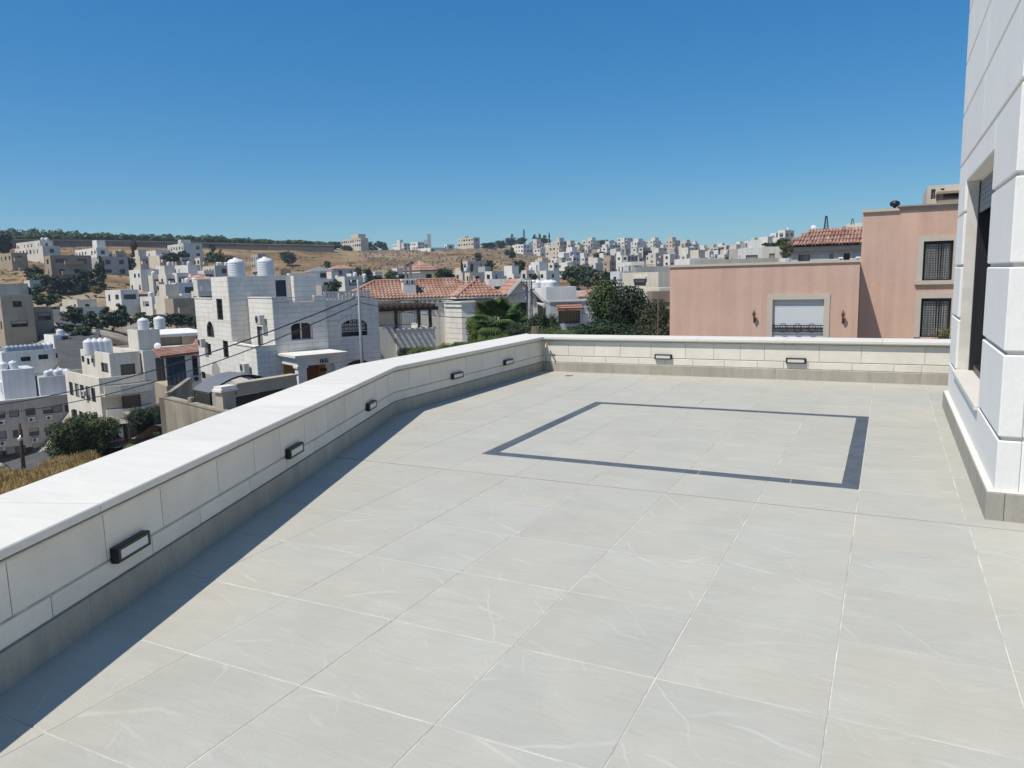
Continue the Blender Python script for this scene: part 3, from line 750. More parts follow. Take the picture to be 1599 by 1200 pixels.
def grid_holes(a0, a1, z0, z1, rn, st=3.1, par=.5, ww=1.45, wh=1.5, pitch=3.0, skip=.15, rows=None):
    out = []; nf = rows or max(1, int((z1-z0-.6)/st))
    L_ = a1-a0; nc = max(1, int((L_-.6)/pitch))
    if L_ < 2.2: return out
    for f in range(nf):
        zt = z1-par-.55-f*st
        if zt-wh < z0+.4: break
        for c in range(nc):
            if rn.random() < skip: continue
            am = a0+L_*(c+.5)/nc; w2 = min(ww*rn.choice((.55, 1, 1, 1.15)), L_/nc*.72)/2
            out.append((am-w2, am+w2, zt-wh*rn.choice((.75, 1, 1)), zt))
    return out
HM = {}
for k, c, tn in (('white', (.80, .775, .71), (.74, .71, .64)), ('cream', (.68, .61, .495), (.62, .545, .435)), ('grey', (.47, .445, .40), (.42, .395, .355)), ('tan', (.44, .36, .265), (.38, .31, .22)),
              ('pale', (.72, .68, .595), (.66, .61, .525)), ('bluewhite', (.68, .68, .665), (.62, .62, .605)), ('brown', (.30, .235, .175), (.26, .2, .15))):
    HM[k] = mat('render_'+k, c, .85, .07, .6, .15, streak=.16, tint=tn, rnd=.06)
M['roof'] = mat('flat_roof_screed', (.42, .40, .36), .9, .2, .5)
M['redtile'] = mat('red_roof_tile', (.34, .175, .128), .8, .3, 2.2, .4, rnd=.18, fine=.2, tint=(.42, .27, .20))
M['tank'] = mat('white_tank', (.66, .67, .68), .5, .06, 1.)
M['bluetank'] = mat('blue_grey_tank', (.30, .36, .40), .5, .08, 1.)
M['darkmetal'] = mat('dark_ironwork', (.03, .03, .032), .5, .2, 5., spec=.5)
M['wood'] = mat('dark_wood', (.055, .035, .025), .7, .3, 3.)
def tank_mesh(m):
    mb = MB(); p = [(.44, 0)]
    for k in range(7): z = .05+k*.115; p += [(.49, z), (.5, z+.055), (.475, z+.085)]
    p += [(.46, .86), (.33, .95), (.14, .985), (.14, 1.03), (.05, 1.04)]
    mb.lathe(p, n=16); return mb.mesh('water_tank', m, True)
TANK = {'w': tank_mesh(M['tank']), 'b': tank_mesh(M['bluetank'])}
def tank(p, d, h, label, group, m='w'):
    return tag(link('water_tank', TANK[m], None, p, trn.uniform(0, 6), (d, d, h)), label, 'water tank', group)
def hip_roof(mb, fr, u0, u1, v0, v1, z0, z1, ov=.4, mi=0, under=1, th=.12):
    """hipped roof solid with overhang; ridge along the longer side"""
    u0 -= ov; u1 += ov; v0 -= ov; v1 += ov; W_, D_ = u1-u0, v1-v0
    if W_ >= D_: a = (u0+D_/2, (v0+v1)/2); b = (u1-D_/2, (v0+v1)/2)
    else: a = ((u0+u1)/2, v0+W_/2); b = ((u0+u1)/2, v1-W_/2)
    c = [(u0, v0), (u1, v0), (u1, v1), (u0, v1)]
    e = [fr(*q, z0) for q in c]; lo = [fr(*q, z0-th) for q in c]; A, B = fr(*a, z1), fr(*b, z1)
    if W_ >= D_:
        mb.poly([e[0], e[1], B, A], mi); mb.poly([e[2], e[3], A, B], mi); mb.poly([e[1], e[2], B], mi); mb.poly([e[3], e[0], A], mi)
    else:
        mb.poly([e[0], e[1], A], mi); mb.poly([e[2], e[3], B], mi); mb.poly([e[1], e[2], B, A], mi); mb.poly([e[3], e[0], A, B], mi)
    for k in range(4): mb.poly([lo[k], lo[(k+1) % 4], e[(k+1) % 4], e[k]], under)
    mb.poly(lo[::-1], under)
    return c, (a, b)
def tile_ridges(mb, fr, quad, n, r, mi=0):
    """rows of barrel tiles laid over one roof plane given by its eave (p0,p1) and ridge (q0,q1) ends, as half-round ribs broken into courses"""
    p0, p1, q0, q1 = [Vector(p) for p in quad]; nrm = (p1-p0).cross(q0-p0)
    if nrm.length == 0: nrm = (p1-p0).cross(q1-p0)
    nrm.normalize()
    if nrm.z < 0: nrm = -nrm
    t = (p1-p0).normalized(); Lr = (p1-p0).length
    up = nrm.cross(t); 
    if up.z < 0: up = -up
    H = max((q0-p0).dot(up), (q1-p0).dot(up)); qa, qb = (q0-p0).dot(t), (q1-p0).dot(t)
    for k in range(n):
        x = Lr*(k+.5)/n
        if x < qa: h = H*x/max(qa, 1e-6)
        elif x > qb: h = H*(Lr-x)/max(Lr-qb, 1e-6)
        else: h = H
        y = 0
        while y < h-.1:
            y2 = min(y+.42, h); c0 = p0+t*x+up*y; c1 = p0+t*x+up*y2
            ring = lambda c, rad, lift: [c+t*(rad*math.cos(a))+nrm*(rad*.8*math.sin(a)+lift) for a in (0, .8, 1.57, 2.34, 3.14)]
            a, b = ring(c0, r*1.08, .035), ring(c1, r*.9, .0)
            for q in range(4): mb.poly([a[q], a[q+1], b[q+1], b[q]], mi)
            mb.poly(a, mi)
            y = y2
def courses(mb, fr, side, c, a0, a1, z0, z1, holes, rn, hgt=.3, bl=.75, proud=.014, gap=.009, mi=0):
    """stone facing: single blocks with open joints round the window holes"""
    P = side_map(fr, side, c); nz = max(1, round((z1-z0)/hgt)); dh = (z1-z0)/nz
    rows = []
    for k in range(nz):
        za, zb = z0+k*dh, z0+(k+1)*dh; cz = sorted({za, zb, *[q for h in holes for q in h[2:4] if za+.03 < q < zb-.03]})
        rows += list(zip(cz, cz[1:]))
    for za, zb in rows:
        spans = [(a0, a1)]
        for h in holes:
            if h[2] < zb-.031 and h[3] > za+.031:
                ns = []
                for s in spans:
                    if h[1] <= s[0] or h[0] >= s[1]: ns.append(s); continue
                    if h[0] > s[0]: ns.append((s[0], h[0]))
                    if h[1] < s[1]: ns.append((h[1], s[1]))
                spans = ns
        for s in spans:
            x = s[0]
            while x < s[1]-.05:
                x2 = x+bl*rn.uniform(.75, 1.3)
                if s[1]-x2 < bl*.45: x2 = s[1]
                g = gap/2; pr = -proud-rn.uniform(0, .006)
                A = [P(x+g, .0, za+g), P(x2-g, .0, za+g), P(x2-g, .0, zb-g), P(x+g, .0, zb-g)]; B = [P(x+g*1.6, pr, za+g*1.6), P(x2-g*1.6, pr, za+g*1.6), P(x2-g*1.6, pr, zb-g*1.6), P(x+g*1.6, pr, zb-g*1.6)]
                mb.poly(B, mi)
                for q in range(4): mb.poly([A[q], A[(q+1) % 4], B[(q+1) % 4], B[q]], mi)
                x = x2
# ================================================================== PINK HOUSE (behind the far parapet)
rn = random.Random(11)
M['pink'] = mat('pink_render', (.625, .415, .315), .9, .06, .9, .25, streak=.15, tint=(.60, .41, .325), fine=.03)
M['pinktrim'] = mat('pink_house_stone_trim', (.52, .46, .38), .8, .06, 2., .2, fine=.03)
M['whiteshutter'] = mat('white_roller_shutter', (.66, .68, .69), .5, .02, 2.)
F0 = Fr(Vector((0, 0, 0)), 0)
YL, YT = 30.0, 33.0
PHI = R(1.5); PIV = plane_y(1340.5, 470, YL); PIV.z = 0                     # the house stands slightly askew to the terrace
def gp(px, py, Y):
    c = Matrix.Rotation(-PHI, 3, 'Z') @ (CAM-PIV)+PIV; v = Matrix.Rotation(-PHI, 3, 'Z') @ ray(px, py); return c+v*((Y-c.y)/v.y)
def askew(t): t.location = Matrix.Rotation(PHI, 3, 'Z') @ (Vector(t.location)-PIV)+PIV; t.rotation_euler = (0, 0, t.rotation_euler[2]+PHI); return t
ph = thing('pink_house', 'salmon pink rendered house with a low wing, a white roller shutter and grilled windows', 'house')
X0 = gp(1046, 470, YL).x; X1 = gp(1340.5, 470, YL).x; ZL = gp(1200, 413.5, YL).z; ZT_ = gp(1373, 331, YT).z; ZT2 = gp(1450, 319, YT).z
X2 = gp(1405, 325, YT).x; X3 = X2+7
g = gp
sh = (g(1206, 500, YL).x, g(1286, 500, YL).x, g(1245, 533, YL).z, g(1245, 468, YL).z)
mb = MB()
mass(mb, F0, X0, X1, YL, YL+12, -5, ZL, {'f': [sh]}, .25, .25, 0, 1, .13, 'flr')
mb.build('low_wing', [M['pink'], M['roof']], ph)
w1 = (g(1441, 410, YT).x, g(1487.5, 410, YT).x, g(1465, 438, YT).z, g(1465, 376.5, YT).z); w2 = (g(1437, 500, YT).x, g(1484, 500, YT).x, g(1460, 527, YT).z, g(1460, 466, YT).z)
mb = MB(); mass(mb, F0, X1+.012, X3, YT, YT+9, -5, ZT_, {'f': [w1, w2]}, .3, .25, 0, 1, .2, 'flr'); mb.build('tall_block', [M['pink'], M['roof']], ph)
mb = MB(); mb.prism([(X0-.06, YL-.05), (X1+.06, YL-.05), (X1+.06, YL+.26), (X0+.2, YL+.26), (X0+.2, YL+12), (X0-.06, YL+12)], ZL+.001, ZL+.085); mb.build('coping', M['pinktrim'], ph)
mb = MB(); mb.box(X1+.01, X2-.01, YT-.08, YT+.3, ZT_+.001, ZT_+.1); mb.build('coping', M['pinktrim'], ph)
M['cornice'] = mat('weathered_cornice', (.36, .31, .255), .85, .15, 2., .2)  # browner than the trim: shade under the cap painted into the stone
mb = MB(); mb.box(X2, X3, YT-.05, YT+9, ZT_+.002, ZT2-.11); mb.box(X2-.03, X3, YT-.08, YT+9, ZT2-.108, ZT2-.05); mb.box(X2-.06, X3, YT-.12, YT+9, ZT2-.048, ZT2); mb.build('cornice', [M['cornice']], ph)
# white roller shutter, stone surround and railing
mb = MB(); b_ = .19
def surround(x0, x1, z0, z1, Y, w_, d=.035):
    mb.box(x0-w_, x0, Y-d, Y+.1, z0, z1+w_); mb.box(x1, x1+w_, Y-d, Y+.1, z0, z1+w_); mb.box(x0, x1, Y-d+.002, Y+.1, z1, z1+w_-.002)
surround(*sh[:2], sh[2], sh[3], YL, .2); mb.build('surround', M['pinktrim'], ph)
sw = link('roller_shutter', None, ph)
mb = MB(); nS = 26; dz = (sh[3]-sh[2])/nS
for k in range(nS): mb.box(sh[0]+.001, sh[1]-.001, YL+.095, YL+.115, sh[2]+k*dz, sh[2]+(k+1)*dz-.008)
mb.box(sh[0]+.001, sh[1]-.001, YL+.117, YL+.128, sh[2], sh[3]); mb.build('curtain', M['whiteshutter'], sw)
rl = link('railing', None, ph); zr = g(1245, 508.5, YL).z; zb = g(1245, 522, YL).z; mb = MB()
for z in (zr, zb+.1, (zr+zb)/2+.05): mb.box(sh[0], sh[1], YL+.02, YL+.05, z-.02, z+.015)
for k in range(1, 19):
    x = sh[0]+(sh[1]-sh[0])*k/19; mb.box(x-.01, x+.01, YL+.025, YL+.045, zb+.1, zr)
mb.build('bars', M['darkmetal'], rl)
for k in (.22, .5, .78):
    x = sh[0]+(sh[1]-sh[0])*k; mb = MB(); mb.tube([(x+.13*math.cos(t), YL+.012, (zr+zb)/2+.06+.17*math.sin(t)) for t in [k2*math.pi/6 for k2 in range(13)]], .014, 5); mb.build('rosette', M['darkmetal'], rl)
for i, wd in enumerate((w1, w2)):
    wn = link('window', None, ph); x0, x1, z0, z1 = wd
    mb = MB(); surround(x0, x1, z0, z1, YT, .2); 
    if i == 0: mb.box(x0-.25, x1+.25, YT-.1, YT+.1, z0-.15, z0-.002)
    mb.build('surround', M['pinktrim'], wn)
    mb = MB(); mb.box(x0+.001, x1-.001, YT+.185, YT+.195, z0, z1); mb.build('pane', M['glass'], wn)  # dark sheet behind the curtain, standing in for the unlit room
    mb = MB(); 
    for k in range(11):
        x = x0+.12+(x1-x0-.24)*k/10; mb.tube([(x, YT+.14+.02*math.sin(k*2.1), z0+.05), (x+.03*math.sin(k), YT+.14, z1-.12)], .05 if abs(k-6) > 1 else .03, 5)
    mb.build('curtain', M['curtain'], wn)
    mb = MB()
    for k in range(13): x = x0+(x1-x0)*k/12; mb.box(x-.008, x+.008, YT+.03, YT+.05, z0+.01, z1-.01)
    for k in range(17): z = z0+.02+(z1-z0-.04)*k/16; mb.box(x0+.002, x1-.002, YT+.052, YT+.066, z-.008, z+.008)
    mb.build('grille', M['darkmetal'], wn)
put_base(ph, (PIV.x, PIV.y, -5)); ph.rotation_euler = (0, 0, PHI)
M['lantern'] = mat('rusty_lantern_iron', (.10, .045, .03), .7, .3, 9.)
def lantern(px, py, label):
    p = g(px, py, YL-.12); t = thing('wall_lantern', label, 'wall lantern', 'wall lanterns on the pink house', (p.x, YL, p.z)); t.scale = (.8, .8, .85)
    mb = MB(); mb.tube([(0, 0, -.16), (0, -.08, -.2), (0, -.16, -.14), (0, -.18, -.05)], .018, 6); mb.box(-.05, .05, -.02, -.002, -.26, -.06); mb.build('bracket', M['lantern'], t)
    mb = MB(); mb.lathe([(.04, -.05), (.075, .12), (.02, .13)], (0, -.18, 0), 6); mb.build('lamp_glass', M['brownshutter'], t)
    mb = MB(); mb.lathe([(.1, .13), (.05, .2), (.02, .27), (.006, .33)], (0, -.18, 0), 6); mb.build('cap', M['lantern'], t); askew(t)
lantern(1177.5, 495, 'rusty wall lantern left of the white roller shutter on the pink wing')
lantern(1316.5, 496, 'rusty wall lantern right of the white roller shutter on the pink wing')
p = g(1397, 325, YT+.2)
t = thing('roof_vent', 'black domed vent on the parapet of the tall pink block', 'roof vent', None, (p.x, YT+.1, ZT_+.1))
mb = MB(); mb.lathe([(.05, 0), (.05, .05)], n=10); mb.build('stem', M['black'], t)
mb = MB(); mb.lathe([(.06, .05), (.16, .1), (.19, .18), (.15, .26), (.06, .3)], n=12); mb.build('dome', M['black'], t, True); askew(t)
for q, (px, lb) in enumerate(((1313, 'left'), (1340, 'right'))):
    p = g(px, 406, YL+.6); t = thing('roof_spotlight', 'small white floodlight on the roof edge of the pink wing, the %s one' % lb, 'floodlight', 'floodlights on the pink wing', (p.x, YL+.5, ZL+.085))
    mb = MB(); mb.box(-.09, .09, -.1, .1, .03, .11); me = bevelled(mb.mesh('head', M['tank']), .03, 2); link('head', me, t)
    mb = MB(); mb.tube([(0, 0, 0), (0, 0, .04)], .03, 6); mb.build('foot', M['black'], t); askew(t)
# plant with yellow flowers at the foot of the lower grilled window
t = thing('flowering_plant', 'yellow flowering plant in front of the lower grilled window of the pink house', 'plant', None, (g(1472, 533, 31).x, 31, g(1472, 533, 31).z-.35))
mb = MB(); m2 = MB()
for k in range(90):
    a = rn.uniform(0, 6.28); rr_ = rn.uniform(0, .32); b = Vector((rr_*math.cos(a), rr_*math.sin(a), 0)); h = rn.uniform(.35, .8)
    tp = b+Vector((rn.uniform(-.16, .16), rn.uniform(-.16, .16), h)); d = Vector((-math.sin(a), math.cos(a), 0))*.018
    mb.poly([b-d, b+d, tp+d*.6, tp-d*.6]); 
    if k % 2: 
        s = .03; m2.poly([tp+Vector((-s, 0, 0)), tp+Vector((0, -s, .01)), tp+Vector((s, 0, 0)), tp+Vector((0, s, .02))])
mb.build('foliage', M['leaf'], t); M['yellowflower'] = mat('yellow_petals', (.55, .42, .05), .7, .1); o = m2.build('flowers', M['yellowflower'], t); o['kind'] = 'stuff'; askew(t)

g = plane_y
# house with the red barrel-tile roof behind the pink wing
rt = thing('red_roof_house', 'grey stone house with a red barrel tile roof above the pink wing', 'house')
YR = 50.; a = g(1231, 386, YR); b = g(1343, 384, YR); zt = a.z
h3 = [(g(l, 400, YR).x, g(r_, 400, YR).x, g(l, bt, YR).z, g(l, tp, YR).z) for l, r_, tp, bt in ((1246, 1264, 397, 409), (1295, 1301, 396, 404.5), (1317, 1326.5, 395, 410))]
mb = MB(); mass(mb, F0, a.x+.1, b.x+3, YR+.3, YR+9, -4, zt-.02, {'f': h3}, .2, .2, 0, 1, .12, 'flr'); mb.build('wall', [HM['pale'], M['roof']], rt)
mb = MB(); courses(mb, F0, 'f', YR+.3, a.x+.1, b.x+1, zt-4, zt-.35, h3, rn, .62, 2.2, .02, .03); o = mb.build('stone_facing', HM['pale'], rt); o['kind'] = 'stuff'
for hh, k in zip(h3, ('grey', 'grey', 'glass')): window(F0, 'f', YR+.3, hh, k, rt, .1)
mb = MB(); mb.box(a.x-.1, b.x+3, YR+.05, YR+.5, zt-.3, zt-.04); mb.build('cornice', M['pinktrim'], rt)
zr = g(1280, 359.5, YR+4.).z; ro = link('roof', None, rt)
mb = MB(); e0, e1 = Vector((a.x-.35, YR-.1, zt)), Vector((b.x+3.2, YR-.1, zt+.0)); r0, r1 = Vector((a.x+1.0, YR+4., zr)), Vector((b.x+3.2, YR+4., zr))
mb.poly([e0, e1, r1, r0]); mb.poly([e0, r0, Vector((a.x+1., YR+8., zt)), Vector((a.x-.3, YR+8, zt))]); mb.poly([r0, r1, Vector((b.x+3.2, YR+8.2, zt)), Vector((a.x-.3, YR+8.2, zt))]); mb.build('roof_deck', M['redtile'], ro)
def barrel():
    mb = MB(); L_, rad = 1.0, .5; ring = lambda y, r_, lf: [(r_*math.cos(t), y, r_*.75*math.sin(t)+lf) for t in (0, .63, 1.26, 1.88, 2.51, 3.14)]
    A, B = ring(-.04, .5, .16), ring(1.02, .44, .0); A2 = ring(-.04, .40, .14)
    for k in range(5): mb.poly([A[k], A[k+1], B[k+1], B[k]]); mb.poly([A[k], A2[k], A2[k+1], A[k+1]])
    return mb.mesh('roof_tile', M['redtile'])
BT = barrel(); up = (r0+Vector((0, 0, 0))-e0); upn = Vector((0, 4.1, zr-zt)); Lu = upn.length; ang = math.atan2(upn.z, upn.y); rows = 4; n_ = 40
wt = (e1.x-e0.x)/n_
for rw in range(rows):
    y = rw*Lu/rows; xl = e0.x+(r0.x-e0.x)*(rw/rows)
    for k in range(n_):
        x = e0.x+wt*(k+.5)
        if x < xl+.1: continue
        o = link('roof_tile', BT, ro, (x+rn.uniform(-.01, .01), e0.y+y*math.cos(ang), e0.z+y*math.sin(ang)+.03)); o.rotation_euler = (ang, 0, rn.uniform(-.03, .03)); o.scale = (wt*.98, Lu/rows, .24)
put_base(rt, (a.x+5, YR+4, -4))
# potted shrub on the pink roof
p = g(1226, 411, YL+3); t = tree('thin leafless looking shrub in a pot on the pink wing roof', 1226, None, math.hypot(p.x, YL+3), 20, 27, 'round', 'leafolive', 'mid', None, 'shrub', 'potted_shrub', ZL+.2)
mb = MB(); mb.lathe([(.16, -.5), (.24, .06), (.2, .06)], n=10); mb.build('pot', M['whiteshutter'], t)
# cream house peeping over the tall pink block
ch = thing('cream_house', 'cream stone house top showing above the cornice of the tall pink block', 'house'); YC = 58.
x0 = g(1448, 300, YC).x; z1 = g(1448, 291, YC).z
hc = [(g(1454, 300, YC).x, g(1461, 300, YC).x, g(1457, 312, YC).z, g(1457, 295.5, YC).z), (g(1469, 300, YC).x, g(1474.5, 300, YC).x, g(1471, 297.5, YC).z, g(1471, 294.5, YC).z)]
mb = MB(); mass(mb, F0, x0, x0+12, YC, YC+8, -4, z1, {'f': hc}, .4, .2, 0, 1, .15); mb.build('wall', [HM['cream'], M['roof']], ch)
window(F0, 'f', YC, hc[0], 'white', ch); window(F0, 'f', YC, hc[1], 'glass', ch)
mb = MB(); xa, xb = g(1463, 305, YC-2).x, x0+9; mb.box(xa, xb, YC-2.2, YC-.01, g(1470, 299.5, YC-2).z-.15, g(1470, 299.5, YC-2).z); mb.box(xa+.1, xb, YC-2., YC-.02, -3, g(1470, 311, YC-2).z); mb.box(xa+.15, xa+.35, YC-2, YC-1.8, g(1470, 311, YC-2).z, g(1470, 299.5, YC-2).z-.15); mb.build('porch', HM['tan'], ch)
put_base(ch, (x0+5, YC+4, -4))

# ================================================================== HOUSE 127
hs = thing('white_stone_house', 'white stone house with stair tower, arched windows and a columned porch numbered 127', 'house')
P3 = at(400, 543, 45); FH = Fr(P3, azim(480)+R(23)); zg = -7.5
M['hstone'] = mat('house_limestone', (.79, .75, .675), .85, .07, 1.4, .2, streak=.10, tint=(.73, .69, .615), fine=.03)
M['hjoint'] = mat('house_joints', (.34, .32, .28), .95, .1, 2.)
va, vb, vc = FH.pv(363), FH.pv(337), FH.pv(309)
zM3 = P3.z; u2 = FH.pu(430); uq = FH.pu(512.5); u3 = FH.pu(597); zM2 = FH.z(u2, 0, 466); zTW = FH.z(0, va, 432); zM0 = FH.z(0, vb, 467)
uT = FH.pu(459, va); uP0 = FH.pu(464.5, va-.5); uP1 = FH.pu(498, va-.5)
def LH(pxa, pxb, yt, yb, u=0):
    v1, v0 = FH.pv(pxa, u), FH.pv(pxb, u); vm = (v0+v1)/2; return (min(v0, v1), max(v0, v1), FH.z(u, vm, yb), FH.z(u, vm, yt))
def FHole(pxa, pxb, yt, yb, v=0):
    a, b = FH.pu(pxa, v), FH.pu(pxb, v); return (a, b, FH.z((a+b)/2, v, yb), FH.z((a+b)/2, v, yt))
tall = [LH(343, 352, 467, 500), LH(348, 356, 532.5, 559)]
arch_l = [LH(324.5, 335.5, 502, 527), LH(327.5, 340, 565, 588)]
small = [LH(323, 328.5, 537, 555), LH(310, 316, 581, 592)]
m3l = [LH(374, 386, 574, 592)]
alll = tall+arch_l+small
mb = MB()
# lower left wing and stair tower share the left wall
mass(mb, FH, 0, 6, vb+.001, vc, zg, zM0, {'l': [h for h in alll if h[0] >= vb and h[1] <= vc]}, .5, .2, 0, 1, .16, 'flrb')
mass(mb, FH, 0, uT, va, vb, zg, zTW, {'l': [h for h in alll if h[0] >= va and h[1] <= vb], 'f': [FHole(436, 452, 438, 466, va)]}, .12, .2, 0, 1, .16)
mass(mb, FH, 0, u2+1.5, 0, va-.001, zg, zM3, {'l': m3l}, .35, .2, 0, 1, .16, 'fl')
mass(mb, FH, uP0, uP1, va-.5, vb, zM2-1, FH.z(uP0, va-.5, 431), None, .15, .2, 0, 1)
dm2 = [LH(403, 411.5, 510, 540, u2)]
fw = [FHole(455, 489, 503.5, 531)]; fw2 = [FHole(534, 574, 499, 525, .35), FHole(537, 577, 562, 600, .35)]
zN = FH.z(u2, 0, 473.5); un0_, un1_ = FH.pu(451), FH.pu(494); zR2 = FH.z(uq, .35, 471)
mass(mb, FH, u2, uq, .002, va-.01, zM3-.3, zN, {'l': dm2, 'f': fw}, .15, .2, 0, 1, .16)
mb.box(u2, un0_, .002, .2, zN+.002, zM2, 0, FH); mb.box(un1_, uq, .002, .2, zN+.002, zM2, 0, FH); mb.box(u2, u2+.2, .201, va-.02, zN+.002, zM2, 0, FH)
face(mb, side_map(FH, 'f', .002), u2+1.5, uq, zg, zM3-.3)
mass(mb, FH, uq+.001, u3, .35, va+6, zg, zR2, {'f': fw2}, .15, .2, 0, 1, .16)
mass(mb, FH, uT, u3-.5, va, vb+2, zg, zR2-.2, None, .3, .2, 0, 1)
def arch(mb, P, h, rise, rev=.16, mi=0, n=8):
    """turn a rectangular hole's head into a flat arch"""
    a0, a1, z0, z1 = h; am = (a0+a1)/2; w_ = (a1-a0)/2; zs = z1-rise
    pts = [(am-w_*math.cos(math.pi*k/n), zs+rise*math.sin(math.pi*k/n)) for k in range(n+1)]
    for p, q in zip(pts, pts[1:]):
        mb.poly([P(p[0], 0, p[1]), P(q[0], 0, q[1]), P(q[0], 0, z1), P(p[0], 0, z1)], mi)
        mb.poly([P(p[0], 0, p[1]), P(q[0], 0, q[1]), P(q[0], rev, q[1]), P(p[0], rev, p[1])], mi)
Pl = side_map(FH, 'l', 0); Pf = side_map(FH, 'f', .002); Pf2 = side_map(FH, 'f', .35)
for h in arch_l: arch(mb, Pl, h, (h[1]-h[0])*.42)
arch(mb, Pl, m3l[0], (m3l[0][1]-m3l[0][0])*.4); arch(mb, Pf, fw[0], .32); arch(mb, Pf2, fw2[0], .38); arch(mb, Pf2, fw2[1], .5)
mb.build('wall', [M['hjoint'], M['roof']], hs)
mb = MB(); G_ = dict(hgt=.31, bl=.8)
courses(mb, FH, 'l', 0, vb, vc, zg+3, zM0, alll, rn, **G_); courses(mb, FH, 'l', 0, va, vb, zg+3, zTW, alll, rn, **G_); courses(mb, FH, 'l', 0, 0, va, zg+3, zM3, m3l, rn, **G_)
courses(mb, FH, 'f', 0, 0, u2, zg+3, zM3, [], rn, **G_); courses(mb, FH, 'f', va, 0, uT, zM3-.4, zTW, [FHole(436, 452, 438, 466, va)], rn, **G_)
courses(mb, FH, 'l', u2, .002, va, zM3-.3, zM2, dm2, rn, **G_); courses(mb, FH, 'f', .002, u2, uq, zg+3, zN, fw, rn, **G_); courses(mb, FH, 'f', .002, u2, un0_, zN+.01, zM2, [], rn, **G_); courses(mb, FH, 'f', .002, un1_, uq, zN+.01, zM2, [], rn, **G_)
courses(mb, FH, 'f', .35, uq, u3, zg+2, zR2, fw2, rn, **G_); courses(mb, FH, 'l', uP0, va-.5, va, zM2-.4, FH.z(uP0, va-.5, 431), [], rn, **G_); courses(mb, FH, 'f', va-.5, uP0, uP1, zM2-.4, FH.z(uP0, va-.5, 431), [], rn, **G_)
for P_, h, ri in ((Pl, arch_l[0], .3), (Pl, arch_l[1], .3), (Pl, m3l[0], .3), (Pf, fw[0], .32), (Pf2, fw2[0], .38), (Pf2, fw2[1], .5)):
    Pp = (lambda Q: (lambda a, d, z: Q(a, d-.022, z)))(P_); arch(mb, Pp, h, ri if h not in arch_l+m3l else (h[1]-h[0])*.42, .1)
o = mb.build('stone_facing', M['hstone'], hs); o['kind'] = 'stuff'
mb = MB()      # voussoirs round the filigree window
h = fw2[0]; am = (h[0]+h[1])/2; w_ = (h[1]-h[0])/2
for k in range(9):
    t0, t1 = math.pi*k/9+.015, math.pi*(k+1)/9-.015; q = []
    for rr_ in (1.03, 1.32):
        for t in ((t0, t1) if rr_ < 1.1 else (t1, t0)): q.append((am-w_*rr_*math.cos(t), h[3]-.38+(.38+w_*(rr_-1))*math.sin(t)))
    A = [Pf2(a, -.02, z) for a, z in q]; B = [Pf2(a, -.06, z) for a, z in q]; mb.loft([A, B])
o = mb.build('arch_stones', M['hstone'], hs); o['kind'] = 'stuff'
for h in tall: window(FH, 'l', 0, h, 'bars', hs)
for h in arch_l+m3l: window(FH, 'l', 0, h, 'bars', hs)
for h in small: window(FH, 'l', 0, h, 'glass', hs)
window(FH, 'l', u2, dm2[0], 'grey', hs); window(FH, 'f', .002, fw[0], 'white', hs); window(FH, 'f', .35, fw2[1], 'glass', hs)
wf = window(FH, 'f', .35, fw2[0], 'glass', hs)
mb = MB(); h = fw2[0]       # wrought iron filigree in front of the glass
zc_f = h[2]+.3; mb.box(h[0]+.03, h[1]-.03, .42, .44, zc_f-.02, zc_f+.02, 0, FH)
nu = 6; du = (h[1]-h[0]-.1)/nu
for i in range(nu):
    uc = h[0]+.05+du*(i+.5); lim = h[3]-.38+.36*math.sqrt(max(0, 1-((uc-am)/w_)**2)); z = zc_f+.15; q = 0
    while z < lim-.08:
        for r_, s_ in ((du*.46, 1), (du*.24, -1)):
            mb.tube([Pf2(uc+s_*r_*(1-t/9)*math.cos(t*(1 if (i+q) % 2 else -1)), .085, z+r_*(1-t/9)*math.sin(t)) for t in [k*.5 for k in range(13)]], .016, 4)
        z += du*.85; q += 1
    mb.box(uc-du/2-.012, uc-du/2+.012, .42, .44, zc_f, max(zc_f+.05, lim-.03), 0, FH)
o = mb.build('filigree', M['whiteframe'], hs)
o['kind'] = 'stuff'
hd = FHole(436, 452, 438, 466, va)
mb = MB(); mb.box(hd[0]+.02, hd[1]-.02, va+.08, va+.14, hd[2], hd[3]-.03, 0, FH); mb.box(hd[0]+.05, hd[0]+.09, va+.05, va+.079, hd[2]+1, hd[2]+1.2, 1, FH); mb.build('door', [mat('navy_steel_door', (.03, .04, .06), .5, .1), M['steel']], hs)
mb = MB()      # copings
def cap(u0, u1, v0, v1, z, w_=.3): mb.box(u0-.05, u1+.05, v0-.05, v1+.05, z+.001, z+.07, 0, FH)
mb.box(-.06, .22, -.06, va-.01, zM3+.001, zM3+.08, 0, FH); mb.box(.22, u2-.01, -.06, .22, zM3+.001, zM3+.08, 0, FH)
mb.box(u2-.05, u2+.2, -.05, va-.05, zM2+.001, zM2+.06, 0, FH); mb.box(u2+.2, un0_, -.05, .2, zM2+.001, zM2+.06, 0, FH); mb.box(un1_, uq-.01, -.05, .2, zM2+.001, zM2+.06, 0, FH); mb.box(uq, u3+.05, .3, .56, zR2+.001, zR2+.06, 0, FH); mb.box(-.05, .2, vb+.05, vc, zM0+.001, zM0+.06, 0, FH)
o = mb.build('coping', M['hstone'], hs); o['kind'] = 'stuff'
rg = link('railing', None, hs); ua, ub = un0_, un1_; mb = MB(); zt = zM2-.05
for z in (zN+.05, zt+.05): mb.box(ua, ub, .08, .11, z-.02, z+.02, 0, FH)
k = 0
while ua+k*.16 < ub: mb.box(ua+k*.16-.01, ua+k*.16+.01, .085, .105, zN+.06, zt+.04, 0, FH); k += 1
mb.build('bars', M['whiteframe'], rg)
